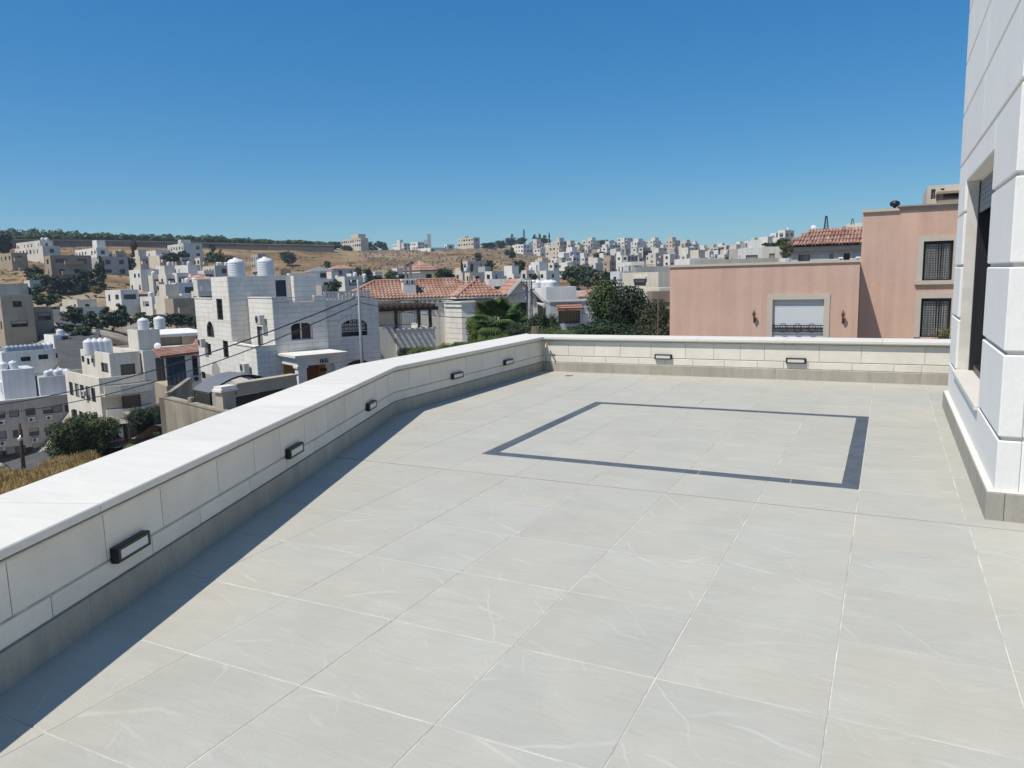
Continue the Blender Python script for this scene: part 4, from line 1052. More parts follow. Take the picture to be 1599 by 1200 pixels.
bl_ = link('balustrade', None, hs); ua, ub = uq+.1, FH.pu(582, .35); zt = FH.z(uq, .35, 457); n_ = 13
mb = MB(); mb.box(ua, ub, .38, .5, zt-.06, zt+.03, 0, FH); mb.build('handrail', M['whiteframe'], bl_)
me = MB(); me.box(-.075, .075, -.04, .04, 0, 1); me = me.mesh('baluster', M['whiteframe'])
for k in range(n_): link('baluster', me, bl_, FH(ua+.1+(ub-ua-.2)*k/(n_-1), .44, zR2+.06), FH.a, (1, 1, zt-.06-zR2-.06))
# porch
po = link('porch', None, hs); pv0 = -2.6; pa, pb = FH.pu(459.5, pv0), FH.pu(542.5, pv0); zp = FH.z(pa, pv0, 556.5)
mb = MB(); mb.box(pa, pb, pv0, -.03, zp-.13, zp, 0, FH); mb.box(pa+.09, pb-.09, pv0+.09, -.03, zp-.24, zp-.131, 0, FH); mb.box(pa+.2, pb-.2, pv0+.2, -.03, zp-.62, zp-.241, 0, FH); mb.build('entablature', M['hstone'], po)
for uu in (pa+.22, pb-.75):
    mb = MB(); mb.box(uu, uu+.5, pv0+.22, pv0+.7, zg, zp-.74, 0, FH); mb.box(uu-.07, uu+.57, pv0+.15, pv0+.77, zp-.739, zp-.621, 0, FH); mb.box(uu-.06, uu+.56, pv0+.16, pv0+.76, zg, zg+.9, 0, FH); mb.build('column', M['hstone'], po)
M['amber'] = mat('amber_porch_cladding', (.36, .22, .07), .6, .2, 3., tint=(.30, .17, .05)); M['doorwood'] = mat('porch_door_wood', (.16, .055, .02), .5, .2, 2., stretch=(4, 4, .4))
mb = MB(); mb.box(pa+.3, pb-.3, -.045, -.03, zg, zp-.7, 0, FH); mb.build('back_panel', M['amber'], po)
mb = MB(); d0, d1 = FH.pu(473, -.1), FH.pu(495, -.1); zd = FH.z(d0, -.1, 573); mb.box(d0, d1, -.12, -.05, zg, zd, 0, FH); mb.box((d0+d1)/2-.015, (d0+d1)/2+.015, -.135, -.121, zg, zd, 0, FH); mb.build('door', M['doorwood'], po)
mb = MB(); c0 = FH.pu(503, -.2); zc = FH.z(c0, -.2, 580); mb.box(c0-.12, c0+.2, -.2, -.05, zc, zc+.16, 0, FH); mb.build('lamp', M['black'], po)
# house number: three small dark tiles
M['numtile'] = mat('navy_number_tile', (.02, .03, .10), .4, .05); M['digit'] = mat('white_digit', (.75, .75, .75), .5, .02)
nm = link('number_sign', None, hs); zn = (zp-.241+zp-.62)/2; un0 = FH.pu(498, pv0+.2)
for k, ch_ in enumerate('127'):
    uu = un0+k*.165; mb = MB(); mb.box(uu, uu+.155, pv0+.17, pv0+.199, zn-.11, zn+.11, 0, FH); mb.build('number_tile', M['numtile'], nm)
    cu = bpy.data.curves.new('digit', 'FONT'); cu.body = ch_; cu.size = .24; cu.extrude = .004; cu.align_x = 'CENTER'; cu.align_y = 'CENTER'
    tmp = bpy.data.objects.new('digit', cu); C.objects.link(tmp); bpy.context.view_layer.update()
    me = bpy.data.meshes.new_from_object(tmp.evaluated_get(bpy.context.evaluated_depsgraph_get())); bpy.data.objects.remove(tmp); me.materials.clear(); me.materials.append(M['digit'])
    o = link('digit', me, nm, FH(uu+.078, pv0+.164, zn)); o.rotation_euler = (math.pi/2, 0, FH.a)
put_base(hs, FH(2, 4, zg))
M['acbox'] = mat('air_conditioner_white', (.5, .5, .48), .5, .1, 4.)
def ac_unit(fr, side, c, a, z, label, group='air conditioners on house walls', s=1):
    P = side_map(fr, side, c); p = P(a, -.3*s, z); rz = {'l': fr.a-math.pi/2, 'f': fr.a}[side]
    t = thing('air_conditioner', label, 'air conditioner', group, p, rz)
    mb = MB(); mb.box(-.4*s, .4*s, -.15*s, .15*s, 0, .55*s); link('casing', bevelled(mb.mesh('casing', M['acbox']), .02), t)
    mb = MB(); mb.lathe([(.2*s, 0), (.2*s, .02), (.05*s, .03)], n=14); o = mb.build('fan_grille', M['black'], t); o.rotation_euler = (math.pi/2, 0, 0); o.location = (-.1*s, -.15*s, .28*s)
    mb = MB(); mb.box(-.3*s, -.27*s, -.1*s, .3*s, -.05, -.01); mb.box(.27*s, .3*s, -.1*s, .3*s, -.05, -.01); mb.build('bracket', M['steel'], t)
ac_unit(FH, 'l', u2, FH.pv(416, u2), FH.z(u2, FH.pv(416, u2), 506), 'air conditioner high on the white stone house above its narrow grey shutter')
ac_unit(FH, 'l', 0, FH.pv(387), FH.z(0, FH.pv(387), 581), 'air conditioner beside the lowest arched window of the white stone house')
ac_unit(FH, 'l', 0, FH.pv(321.5), FH.z(0, FH.pv(321.5), 541), 'air conditioner on the far left corner of the white stone house')
zt = zTW-.1
for k, (uu, lb) in enumerate(((FH.pu(377.5, va+1.3), 'left'), (FH.pu(422.5, va+1.3), 'right'))):
    tag(link('water_tank', TANK['w'], None, FH(uu, va+1.3, zt-.02), k*2., (1.06, 1.06, FH.z(uu, va+1.3, 403.5 if k == 0 else 402)-zt)), 'big white water tank on the stair tower of house 127, %s one of two' % lb, 'water tank', 'water tanks on the stair tower')

# yard wall, gate and canopy in front of the house
M['conc'] = mat('weathered_concrete', (.36, .32, .25), .92, .18, .9, .35, streak=.25, tint=(.27, .235, .18), fine=.06)
pw0, pw1 = at(345, 641, 32), at(255, 612, 37.6); Fw = Fr(pw0, math.atan2(pw1.y-pw0.y, pw1.x-pw0.x)+math.pi/2); lw = (Vector((pw1.x-pw0.x, pw1.y-pw0.y))).length
Fw = Fr(pw0, math.atan2(pw1.y-pw0.y, pw1.x-pw0.x)-math.pi/2)
yw = thing('yard_wall', 'stained bare concrete yard wall beside the white stone house', 'wall')
mb = MB(); mb.box(.0, .22, -.6, lw, -13, pw0.z-.08, 0, Fw); mb.build('wall_face', M['conc'], yw)
mb = MB(); mb.box(-.03, .26, -.6, lw+.03, pw0.z-.079, pw0.z, 0, Fw); mb.build('coping', M['conc'], yw)
q0 = Fw(0, lw, 0); q1 = at(300, 598, 45); Fw2 = Fr(q0, math.atan2(q1.y-q0.y, q1.x-q0.x)); lw2 = math.hypot(q1.x-q0.x, q1.y-q0.y)
mb = MB(); mb.box(.03, lw2, .0, .22, -13, pw0.z-.05, 0, Fw2); mb.build('wall_return', M['conc'], yw)
put_base(yw, Fw(0, lw/2, -9))
for vv, lb in ((lw*.97, 'far end'), (lw*.53, 'middle')):
    t = thing('concrete_block', 'rough concrete block lying on the %s of the concrete yard wall' % lb, 'block', None, Fw(.12, vv, pw0.z)); mb = MB(); mb.box(-.11, .12, -.13, .1, 0, .22); link('block_body', bevelled(mb.mesh('block_body', M['conc']), .03), t)
gt = thing('gate_frame', 'beige stone gateway with a dark sliding gate in front of the white stone house', 'gateway'); Pg = at(346, 604, 32.2); Fg = Fr(Pg, azim(346)+R(36)); zt = Pg.z
M['beige'] = mat('beige_stone', (.43, .37, .285), .85, .12, 2., .25, fine=.04)
ug = Fg.pu(462)
mb = MB(); mb.box(0, .62, 0, .45, -8, zt-.24, 0, Fg); mb.build('pillar', M['beige'], gt)
mb = MB(); mb.box(-.1, .7, -.08, .53, zt-.239, zt-.14, 0, Fg); mb.box(-.04, .66, -.03, .48, zt-.139, zt-.02, 0, Fg); mb.build('pillar_cap', M['hstone'], gt)
mb = MB(); mb.box(ug-.7, ug, 0, .45, -8, zt-.24, 0, Fg); mb.build('pillar', M['beige'], gt)
mb = MB(); mb.box(.701, ug, .02, .42, zt-.5, zt-.05, 0, Fg); mb.box(.701, ug+.05, -.04, .48, zt-.049, zt+.03, 0, Fg); mb.build('lintel', M['beige'], gt)
M['gate'] = mat('dark_gate_panel', (.05, .04, .038), .6, .15, 2.)
mb = MB(); mb.box(.63, ug-.71, .18, .21, -8, zt-.54, 0, Fg)
for k in range(6): mb.box(.63, ug-.71, .165, .179, zt-1-k*.5, zt-.96-k*.5, 0, Fg)
mb.build('gate_leaf', M['gate'], gt); put_base(gt, Fg(3, 0, -8))
cn = thing('carport_canopy', 'grey barrel vaulted carport canopy with slatted sides behind the concrete yard wall', 'carport canopy')
pc = at(327.5, 613.5, 35.2); Fc = Fr(pc, Fw.a); zc = pc.z; vb_ = Fc.pv(297.5); wc = 3.3; hc_ = .62
M['poly'] = mat('smoky_polycarbonate', (.16, .165, .165), .45, .1, 1.5, spec=.5)
def vault(v0, v1, lift, th, m, name, par_):
    mb = MB(); n = 12
    for v0_, v1_ in ((v0, v1),):
        A = []; 
        for k in range(n+1):
            t = k/n; uu = wc*t; z = zc+hc_*math.sin(math.pi*t)**.9+lift; A.append((uu, z))
        for (ua, za), (ub, zb_) in zip(A, A[1:]):
            mb.hexa([Fc(ua, v0_, za-th), Fc(ub, v0_, zb_-th), Fc(ub, v1_, zb_-th), Fc(ua, v1_, za-th), Fc(ua, v0_, za), Fc(ub, v0_, zb_), Fc(ub, v1_, zb_), Fc(ua, v1_, za)])
    mb.build(name, m, par_)
vault(0, vb_, 0, .02, M['poly'], 'canopy_sheet', cn)
for k in range(5): vault(vb_*k/4-.03, vb_*k/4+.03, -.022, .06, M['darkmetal'], 'canopy_rib', cn)
mb = MB(); mb.box(-.03, .03, 0, vb_, zc-.08, zc-.022, 0, Fc)
k = 0
while k*.42 < vb_: mb.box(-.01, .01, k*.42, k*.42+.36, zc-1.35, zc-.1, 0, Fc); k += 1
mb.build('side_slats', mat('dark_brown_slats', (.055, .048, .04), .7, .25, 3.), cn)
for vv in (.05, vb_-.05):
    for uu in (.05, wc-.05):
        mb = MB(); mb.box(uu-.04, uu+.04, vv-.04, vv+.04, -8, zc-.05, 0, Fc); mb.build('post', M['darkmetal'], cn)
put_base(cn, Fc(wc/2, vb_/2, -8))

# ================================================================== VILLA WITH THE RED HIPPED ROOF
vl = thing('red_roof_villa', 'stone villa with a red hipped tile roof, chimney, turret and pergola terrace', 'villa')
M['vstone'] = mat('villa_limestone', (.69, .65, .58), .85, .08, 1.2, .2, streak=.10, fine=.03)
Pv = at(741, 470, 60); FV = Fr(Pv, azim(741)+R(12)); zgv = -7
ze = zpx(Pv.x, Pv.y, 465)
uR = FV.pu(783, .8); uB0 = FV.pu(695, 1.5); uL = FV.pu(597, 5)
zrf = FV.z(0, 4, 437)
# polygonal bay in front, main block behind
mb = MB(); zbay = FV.z(0, 0, 470.5)
bay = [(FV.pu(695, 3.2), 3.2), (FV.pu(697, 1.9), 1.9), (FV.pu(722, .0), 0), (0, 0), (0, 3.2)]
bay_w = [FV(u, v, 0) for u, v in bay]; mb.prism([(p.x, p.y) for p in bay_w], zgv, zbay)
mb.build('bay', M['hjoint'], vl)
mb = MB(); nb = round((zbay-zgv)/.42)
def strip_courses(mb, A, B, z0, z1, hg, m=0):
    d = (B-A); Lg = d.length; d.normalize(); n_ = Vector((d.y, -d.x, 0)); nz = round((z1-z0)/hg); dz = (z1-z0)/nz
    for k in range(nz):
        x = 0
        while x < Lg-.05:
            x2 = min(Lg, x+rn.uniform(.6, 1.2)); 
            if Lg-x2 < .3: x2 = Lg
            a, b = A+d*(x+.008), A+d*(x2-.008); za, zb_ = z0+k*dz+.012, z0+(k+1)*dz-.012; q = n_*(.03+rn.uniform(0, .008))
            mb.hexa([(a.x, a.y, za), (b.x, b.y, za), (b.x-n_.x*.03, b.y-n_.y*.03, za), (a.x-n_.x*.03, a.y-n_.y*.03, za), (a.x, a.y, zb_), (b.x, b.y, zb_), (b.x-n_.x*.03, b.y-n_.y*.03, zb_), (a.x-n_.x*.03, a.y-n_.y*.03, zb_)] if False else
                    [Vector((a.x, a.y, za))+q, Vector((b.x, b.y, za))+q, Vector((b.x, b.y, za)), Vector((a.x, a.y, za)), Vector((a.x, a.y, zb_))+q, Vector((b.x, b.y, zb_))+q, Vector((b.x, b.y, zb_)), Vector((a.x, a.y, zb_))])
            x = x2
for A, B in zip(bay_w[:3], bay_w[1:4]): strip_courses(mb, A, B, zgv+2, zbay-.45, .42)
o = mb.build('stone_facing', M['hstone'], vl); o['kind'] = 'stuff'
mb = MB(); cb = [(FV.pu(694, 3.2), 3.2), (FV.pu(695.5, 1.8), 1.8), (FV.pu(721, -.12), -.12), (.12, -.12), (.12, 3.2)]
mb.prism([(FV(u, v, 0).x, FV(u, v, 0).y) for u, v in cb], zbay-.44, zbay-.1); mb.prism([(FV(u-.05, v-.1, 0).x, FV(u-.05, v-.1, 0).y) for u, v in cb], zbay-.099, zbay+.02); mb.build('bay_cornice', M['hstone'], vl)
mb = MB(); mass(mb, FV, FV.pu(655, 3.2), uR, 3.2, 9, zgv, ze-.12, None, .1, .2, 0, 1); mass(mb, FV, uL-3, FV.pu(655, 5), 5.2, 10, zgv, ze-.12, None, .1, .2, 0, 1); mb.build('wall', [M['vstone'], M['roof']], vl)
mb = MB()
courses(mb, FV, 'f', 3.2, FV.pu(655, 3.2), uB0-.2, zgv+2, ze-.5, [], rn, .42, .9); courses(mb, FV, 'f', 3.2, .15, uR, zgv+2, ze-.5, [], rn, .42, .9); courses(mb, FV, 'f', 5.2, uL-3, FV.pu(655, 5), zgv+2, ze-.5, [], rn, .42, .9)
o = mb.build('stone_facing', M['vstone'], vl); o['kind'] = 'stuff'
mb = MB()      # dentils under the eaves
k = FV.pu(655, 3.2)+.2
while k < uR-.1: mb.box(k, k+.16, 2.98, 3.2, ze-.42, ze-.2, 0, FV); k += .42
o = mb.build('dentils', M['vstone'], vl); o['kind'] = 'stuff'
rf = link('roof', None, vl); mb = MB()
def hip_tiles(u0, u1, v0, v1, z0, z1, ov=.4, n=1.):
    c, (a, b) = hip_roof(mb, FV, u0, u1, v0, v1, z0, z1, ov)
    e = [FV(*q, z0+.02) for q in c]; A, B = FV(*a, z1+.02), FV(*b, z1+.02)
    tile_ridges(mt, FV, (e[0], e[1], A, B), int((e[1]-e[0]).length/.3), .13)
    tile_ridges(mt, FV, (e[3], e[0], A, A), int((e[3]-e[0]).length/.3), .13)
    for p, q in ((A, B), (e[0], A), (e[1], B), (e[3], A)):
        mt.tube([p+Vector((0, 0, .06)), q+Vector((0, 0, .06))], .12, 6)
mt = MB()
hip_tiles(uL-3.0, uR-.2, 3.4, 8.6, ze, zrf)
hip_tiles(FV.pu(719, 1), uR, .9, 5.2, ze+.04, FV.z(-.8, 3, 441))
mb.build('roof_deck', [M['redtile'], M['vstone']], rf)
o = mt.build('roof_tiles', M['redtile'], rf); o['kind'] = 'stuff'
# chimney
chm = link('chimney', None, vl); Pc_ = (FV.pu(632, 3.6), 3.6); uc1 = FV.pu(652, 3.6); zc1 = FV.z(*Pc_, 444)
mb = MB(); mb.box(Pc_[0], uc1, 3.6, 4.8, zgv, zc1, 0, FV); mb.box(Pc_[0]-.22, uc1-.1, 3.5, 4.9, zgv, FV.z(*Pc_, 470), 0, FV); mb.build('stack', M['hstone'], chm)
for uu in (Pc_[0]+.02, (Pc_[0]+uc1)/2-.1, uc1-.22):
    mb = MB(); mb.box(uu, uu+.2, 3.65, 4.75, zc1+.001, zc1+.3, 0, FV); mb.build('pier', M['hstone'], chm)
mb = MB(); mb.box(Pc_[0]-.08, uc1+.08, 3.52, 4.88, zc1+.301, zc1+.42, 0, FV); mb.build('cap', M['hstone'], chm)
mb = MB()
for uu in (Pc_[0]+.35, Pc_[0]+.75): mb.tube([FV(uu, 4.2, zc1+.42), FV(uu, 4.2, zc1+1.7)], .11, 8)
mb.build('flue', M['steel'], chm)
# turret behind the ridge
tu = link('turret', None, vl); P_ = at(658, 438, 74); FT = Fr(P_, azim(658)+R(36)); ut = FT.pu(678); vt = FT.pv(640); z_e = zpx(P_.x, P_.y, 425)
ht = [(ut*.42, ut*.95, zpx(P_.x, P_.y, 437.5), zpx(P_.x, P_.y, 428.5))]
mb = MB(); mass(mb, FT, 0, ut, 0, vt, -2, z_e, {'f': ht}, .1, .1, 0, 1, .3); mb.build('wall', [M['hstone'], M['roof']], tu); window(FT, 'f', 0, ht[0], 'glass', tu, .25)
mb = MB(); hip_roof(mb, FT, 0, ut, 0, vt, z_e+.05, zpx(FT(ut/2, vt/2, 0).x, FT(ut/2, vt/2, 0).y, 410.5), .35); mt = MB()
ce = FT(ut/2, vt/2, zpx(FT(ut/2, vt/2, 0).x, FT(ut/2, vt/2, 0).y, 410.5)+.02); o_ = .35
tile_ridges(mt, FT, (FT(-o_, -o_, z_e+.07), FT(ut+o_, -o_, z_e+.07), ce, ce), 11, .15); tile_ridges(mt, FT, (FT(-o_, vt+o_, z_e+.07), FT(-o_, -o_, z_e+.07), ce, ce), 11, .15)
for q in ((-o_, -o_), (ut+o_, -o_), (-o_, vt+o_)): mt.tube([FT(*q, z_e+.13), ce+Vector((0, 0, .08))], .12, 6)
mb.build('roof', [M['redtile'], M['vstone']], tu); o = mt.build('roof_tiles', M['redtile'], tu); o['kind'] = 'stuff'
# terrace with pergola
Pt = at(597, 517, 53); FP = Fr(Pt, azim(597)+R(8)); u1 = FP.pu(679.5); zt = Pt.z; te = link('terrace_wall', None, vl)
mb = MB(); mb.box(FP.pu(618), u1, 0, .3, zgv, zt, 0, FP); mb.box(-1.5, FP.pu(618)-.01, .25, .55, zgv, zt+.2, 0, FP); mb.box(u1-.3, u1, .31, 8, zgv, zt, 0, FP); mb.box(-1.5, u1-.31, .56, 8, zt-1.3, zt-1.15, 0, FP); mb.build('wall_face', M['vstone'], te)
mb = MB(); courses(mb, FP, 'f', 0, FP.pu(618), u1, zgv+2, zt-.02, [], rn, .33, .8); o = mb.build('stone_facing', M['vstone'], te); o['kind'] = 'stuff'
mb = MB(); mb.box(FP.pu(618)-.05, u1+.05, -.06, .36, zt+.001, zt+.09, 0, FP); mb.build('coping', M['hstone'], te)
ir = link('iron_railing', None, vl); mb = MB(); k = 0; ua = FP.pu(619)
for z in (zt+.1, zt+1.05): mb.box(-1, u1-.2, 4.6, 4.64, z-.02, z+.02, 0, FP)
while -1+k*.13 < u1-.3: mb.box(-1+k*.13-.008, -1+k*.13+.008, 4.61, 4.63, zt+.12, zt+1.03, 0, FP); k += 1
mb.build('bars', M['darkmetal'], ir)
pg = thing('pergola', 'dark timber pergola on the terrace of the red roofed villa', 'pergola'); zb1 = FP.z(u1, .5, 484); zb0 = FP.z(0, .5, 480)
for (uu, vv) in ((FP.pu(619.5), .15), (u1-.3, .15), (.1, 4.4), (u1-.3, 4.4)):
    mb = MB(); mb.box(uu-.1, uu+.1, vv-.1, vv+.1, zt-1.1 if vv > 1 else zt+.09, zb1, 0, FP); mb.build('post', M['wood'], pg)
for vv in (.15, 4.4):
    mb = MB(); mb.box(-.6, u1+.3, vv-.09, vv+.09, zb1+.001, zb1+.26, 0, FP); mb.build('beam', M['wood'], pg)
nr = 11
for k in range(nr):
    uu = -.4+(u1+.3)*k/(nr-1); mb = MB(); mb.box(uu-.07, uu+.07, -.5, 5., zb1+.262, zb1+.45, 0, FP); mb.build('rafter', M['wood'], pg)
put_base(pg, FP(2, 2, zt-1.1)); put_base(vl, FV(-3, 5, zgv))
M['tarp'] = mat('grey_tarp', (.08, .085, .095), .8, .1, 1.)
# gabled wing with the white pediment
gw = thing('gabled_wing', 'grey gable fronted house with a red roof slope and pale pediment edge beside the palm', 'house')
Pgw = at(790, 470, 62); FG = Fr(Pgw, azim(790)+R(6)); ug0, ug1, uap = 0, FG.pu(839), FG.pu(822); zeg = FG.z(0, 0, 466); zap = FG.z(uap, 0, 439); uap = (ug0+ug1)/2
ho = [(FG.pu(803), FG.pu(823), FG.z(0, 0, 493), FG.z(0, 0, 473.5))]
mb = MB(); mass(mb, FG, ug0, ug1, 0, 8, zgv, zeg, {'f': ho}, .1, .2, 0, 1, .5); mb.poly([FG(ug0, .002, zeg), FG(ug1, .002, zeg), FG(uap, .002, zap)]); mb.poly([FG(ug0, 8, zeg), FG(ug1, 8, zeg), FG(uap, 8, zap)]); mb.build('wall', [M['vstone'], M['roof']], gw)
mb = MB(); o_ = .5; sl = (zap-zeg)/(uap-ug0)
for s, mm in ((0, 0), (1, 0)):
    a = (ug0-o_, zeg-o_*sl) if s == 0 else (ug1+o_, zeg-o_*sl)
    P8 = [FG(a[0], -.35, a[1]), FG(uap, -.35, zap), FG(uap, 8.3, zap), FG(a[0], 8.3, a[1])]
    mb.loft([[p+Vector((0, 0, .02)) for p in P8], [p+Vector((0, 0, .2)) for p in P8]], 0)
mb.build('roof', [M['redtile']], gw)
mt = MB(); tile_ridges(mt, FG, (FG(ug0-o_, 8.3, zeg-o_*sl+.21), FG(ug0-o_, -.3, zeg-o_*sl+.21), FG(uap, 8.3, zap+.21), FG(uap, -.3, zap+.21)), 26, .14); o = mt.build('roof_tiles', M['redtile'], gw); o['kind'] = 'stuff'
mb = MB()
for a, b in (((ug0-o_-.1, zeg-(o_+.1)*sl), (uap, zap)), ((uap, zap), (ug1+o_+.1, zeg-(o_+.1)*sl))):
    q = [FG(a[0], -.5, a[1]+.05), FG(b[0], -.5, b[1]+.05), FG(b[0], -.352, b[1]+.05), FG(a[0], -.352, a[1]+.05)]; mb.loft([[p for p in q], [p+Vector((0, 0, .3)) for p in q]])
mb.build('bargeboard', M['hstone'], gw)
mb = MB(); k = ug0+.2
while k < ug1-.2: mb.box(k, k+.18, -.2, -.002, zeg-.1, zeg+.12, 0, FG); k += .45
o = mb.build('dentils', M['vstone'], gw); o['kind'] = 'stuff'
mb = MB(); mb.box(ho[0][0]+.01, ho[0][1]-.01, .4, .45, ho[0][2], ho[0][3], 0, FG); mb.build('door_screen', mat('dark_green_screen', (.035, .045, .02), .8, .2), gw)
put_base(gw, FG(2, 3, zgv))
# ================================================================== LEFT NEIGHBOURHOOD
rn = random.Random(5)
# cream apartment house with curved balconies
ap = thing('apartment_house', 'cream apartment house with balconies, dark stair window strip and roof tanks left of house 127', 'apartment house')
PA = at(157, 592, 86); FA = Fr(PA, azim(157)+R(17)); zga = -17.5
M['aplaster'] = mat('apartment_plaster', (.72, .67, .58), .85, .08, .7, .2, streak=.16, tint=(.66, .61, .52), fine=.03)
zA1 = PA.z; vA = FA.pv(92); uA = FA.pu(246); us = FA.pu(218, 1)
lw_ = []
for row, (ya, yb) in enumerate(((596, 613), (631, 648), (665, 678))):
    for px in (99, 108, 116, 125, 133, 148):
        v = FA.pv(px+ (2 if row == 1 else 4 if row == 2 else 0)); s = (PA.y*0+1); zt = zA1-1.15-row*3.05
        lw_.append((v-.85 if px != 148 else v-.7, v+.55, zt-1.55, zt))
mb = MB(); mass(mb, FA, 0, us-.02, 0.6, vA, zga, zA1, {'l': [h for h in lw_ if h[0] > .7]}, .55, .2, 0, 1, .16, 'flb')
# set-back upper floor
vb1, vb0 = FA.pv(120, 1.5), FA.pv(165, 1.5); uu1 = FA.pu(213, vb0); zU = FA.z(1.5, vb0, 552.5)
hd_ = [FA.pu(181, vb0), FA.pu(204, vb0), FA.z(4, vb0, 586), FA.z(4, vb0, 567.5)]
ul = []
for px, w_, ya, yb in ((123, .5, 556, 566), (131, .45, 560, 570), (137.5, .4, 560, 567), (156, 1.1, 567, 582)):
    v = FA.pv(px, 1.5); ul.append((v-w_, v+w_, FA.z(1.5, v, yb), FA.z(1.5, v, ya)))
ul = [h for h in ul if h[1] < vb1 and h[0] > vb0]
mass(mb, FA, 1.5, uu1, vb0, vb1, zA1-.6, zU, {'f': [hd_], 'l': ul}, .4, .2, 0, 1, .16)
# stair block and its roof room
us1 = FA.pu(258, 1); zS = FA.z(us, 1, 548.5); hs_ = [FA.pu(236.5, 1), FA.pu(250.5, 1), zga+1.5, FA.z(us+3, 1, 557)]
mass(mb, FA, us, us1, 1, 11, zga, zS, {'f': [hs_]}, .2, .2, 0, 1, .25)
vr = FA.pv(213, us-1.2); pr_ = FA.pu(213, 3.5); pr1 = FA.pu(247.5, 3.5); zR = FA.z(pr_, 3.5, 516); vr1 = FA.pv(197, pr_)
mass(mb, FA, pr_, pr1, 3.5, min(vr1, 13), zS-.5, zR, None, .1, .2, 0, 1)
mb.build('wall', [M['aplaster'], M['roof']], ap)
for i, h in enumerate(lw_):
    if h[0] > .7: window(FA, 'l', 0, h, rn.choice(('shut', 'grey', 'glass')), ap)
for h in ul: window(FA, 'l', 1.5, h, 'glass', ap)
window(FA, 'f', vb0, hd_, 'shut', ap); window(FA, 'f', 1, hs_, 'glass', ap, .2)
def bow(name, z0, z1, u0, u1, d, th, parent, m):
    """bowed balcony front"""
    mb = MB(); n = 10; out = []; inn = []
    for k in range(n+1):
        t = k/n; u = u0+(u1-u0)*t; v = -d*(.55+.45*math.sin(math.pi*t)); out.append(FA(u, v, 0)); inn.append(FA(u, v+th, 0))
    for k in range(n):
        a, b, c, e = out[k], out[k+1], inn[k+1], inn[k]
        mb.hexa([(p.x, p.y, z0) for p in (a, b, c, e)]+[(p.x, p.y, z1) for p in (a, b, c, e)])
    mb.build(name, m, parent); return out
for k, zt in enumerate((FA.z(0, -1, 603), FA.z(0, -1, 640), FA.z(0, -1, 640)-3.4)):
    b = link('balcony', None, ap); o_ = bow('balcony_front', zt-1.15, zt-.1, 0, us-.1, 1.6, .18, b, M['aplaster']); bow('handrail', zt+.02, zt+.08, .05, us-.2, 1.57, .06, b, M['darkmetal'])
    mb = MB(); mb.prism([(p.x, p.y) for p in o_]+[(p.x, p.y) for p in (FA(us-.1, .59, 0), FA(0, .59, 0))], zt-1.18, zt-1.0); mb.build('slab', M['aplaster'], b)
    m2 = MB(); h = (FA.pu(178, .6), FA.pu(207, .6), zt-1.0, zt+1.35)
    if k: window(FA, 'f', .44, (h[0], h[1], zt-1., zt+1.2), 'shut', ap, .1)
put_base(ap, FA(4, 6, zga))
ac_unit(FA, 'l', 0, FA.pv(124), FA.z(0, FA.pv(121), 617), 'air conditioner on the sunlit side of the cream apartment house')
for k, (px, py) in enumerate(((140.5, 548), (149, 546), (158, 543), (166.5, 545))):
    p = at(px, py, 93); tank((p.x, p.y, zU-.42), 1.25, 1.75, 'white ribbed tank on the cream apartment roof, %s of four from the left' % ('first', 'second', 'third', 'last')[k], 'tanks on the cream apartment roof')
p = FA(pr_+1.2, 5, zR-.12); tank(p, 1.2, 1.35, 'left white tank on the stair room of the cream apartment house', 'tanks on the apartment stair room')
p = FA(pr_+2.8, 4.6, zR-.12); tank(p, 1.25, 1.45, 'right white tank on the stair room of the cream apartment house', 'tanks on the apartment stair room')
t = thing('satellite_dish', 'white satellite dish at the foot of the stair room on the cream apartment roof', 'satellite dish', None, FA(pr_+1.6, 2.6, zS-.2))
def dish(t, r_, rz=0.):
    mb = MB(); rings = []
    for q in range(5):
        rr_ = max(.02, r_*q/4); rings.append([(rr_*math.cos(a), .18*r_*(1-(q/4)**2)*-1+.0, rr_*math.sin(a)) for a in [2*math.pi*k/14 for k in range(14)]])
    i = len(mb.v); mb.loft(rings, 0, False); o = mb.build('reflector', M['tank'], t, True); o.location = (0, 0, r_*1.3); o.rotation_euler = (R(-25), 0, rz)
    mb = MB(); mb.tube([(0, .05, 0), (0, .05, r_*1.2)], .03, 6); mb.tube([(0, 0, r_*.8), (0, -r_*.8, r_*1.5)], .012, 4); mb.build('mast', M['steel'], t)
dish(t, .38, .6)

# drab grey building in the valley with rows of shuttered windows
gb = thing('grey_office_block', 'drab grey block with rows of dark windows at the far left, below white roofs', 'building')
PG = at(-60, 648, 112); FGb = Fr(PG, azim(20)+R(8)); zgg = -18.5; uG = FGb.pu(99.5); zG = FGb.z(0, 0, 650)
wh_ = []
for row, (yt, yb, xs_) in enumerate(((640, 649, (-40, -18, 4, 30, 58, 73, 93)), (671, 681, (-42, -20, 6, 32, 58, 75)), (696, 706, (-30, -8, 8, 35)))):
    for px in xs_:
        a = FGb.pu(px-8); b = FGb.pu(px+8); wh_.append((a, b, FGb.z((a+b)/2, 0, yb+1-(px-20)*.10), FGb.z((a+b)/2, 0, yt-1-(px-20)*.10)))
mb = MB(); zG = FGb.z(uG, 0, 616); mass(mb, FGb, 0, uG, 0, 14, zgg, zG, {'f': wh_}, .6, .25, 0, 1, .2); mb.build('wall', [HM['grey'], HM['bluewhite']], gb)
for i, h in enumerate(wh_): window(FGb, 'f', 0, h, ('glass', 'half', 'grey')[i % 3], gb)
mb = MB(); mb.box(-.1, uG+.1, -.1, .3, zG+.001, zG+.15, 0, FGb); mb.build('coping', HM['white'], gb)
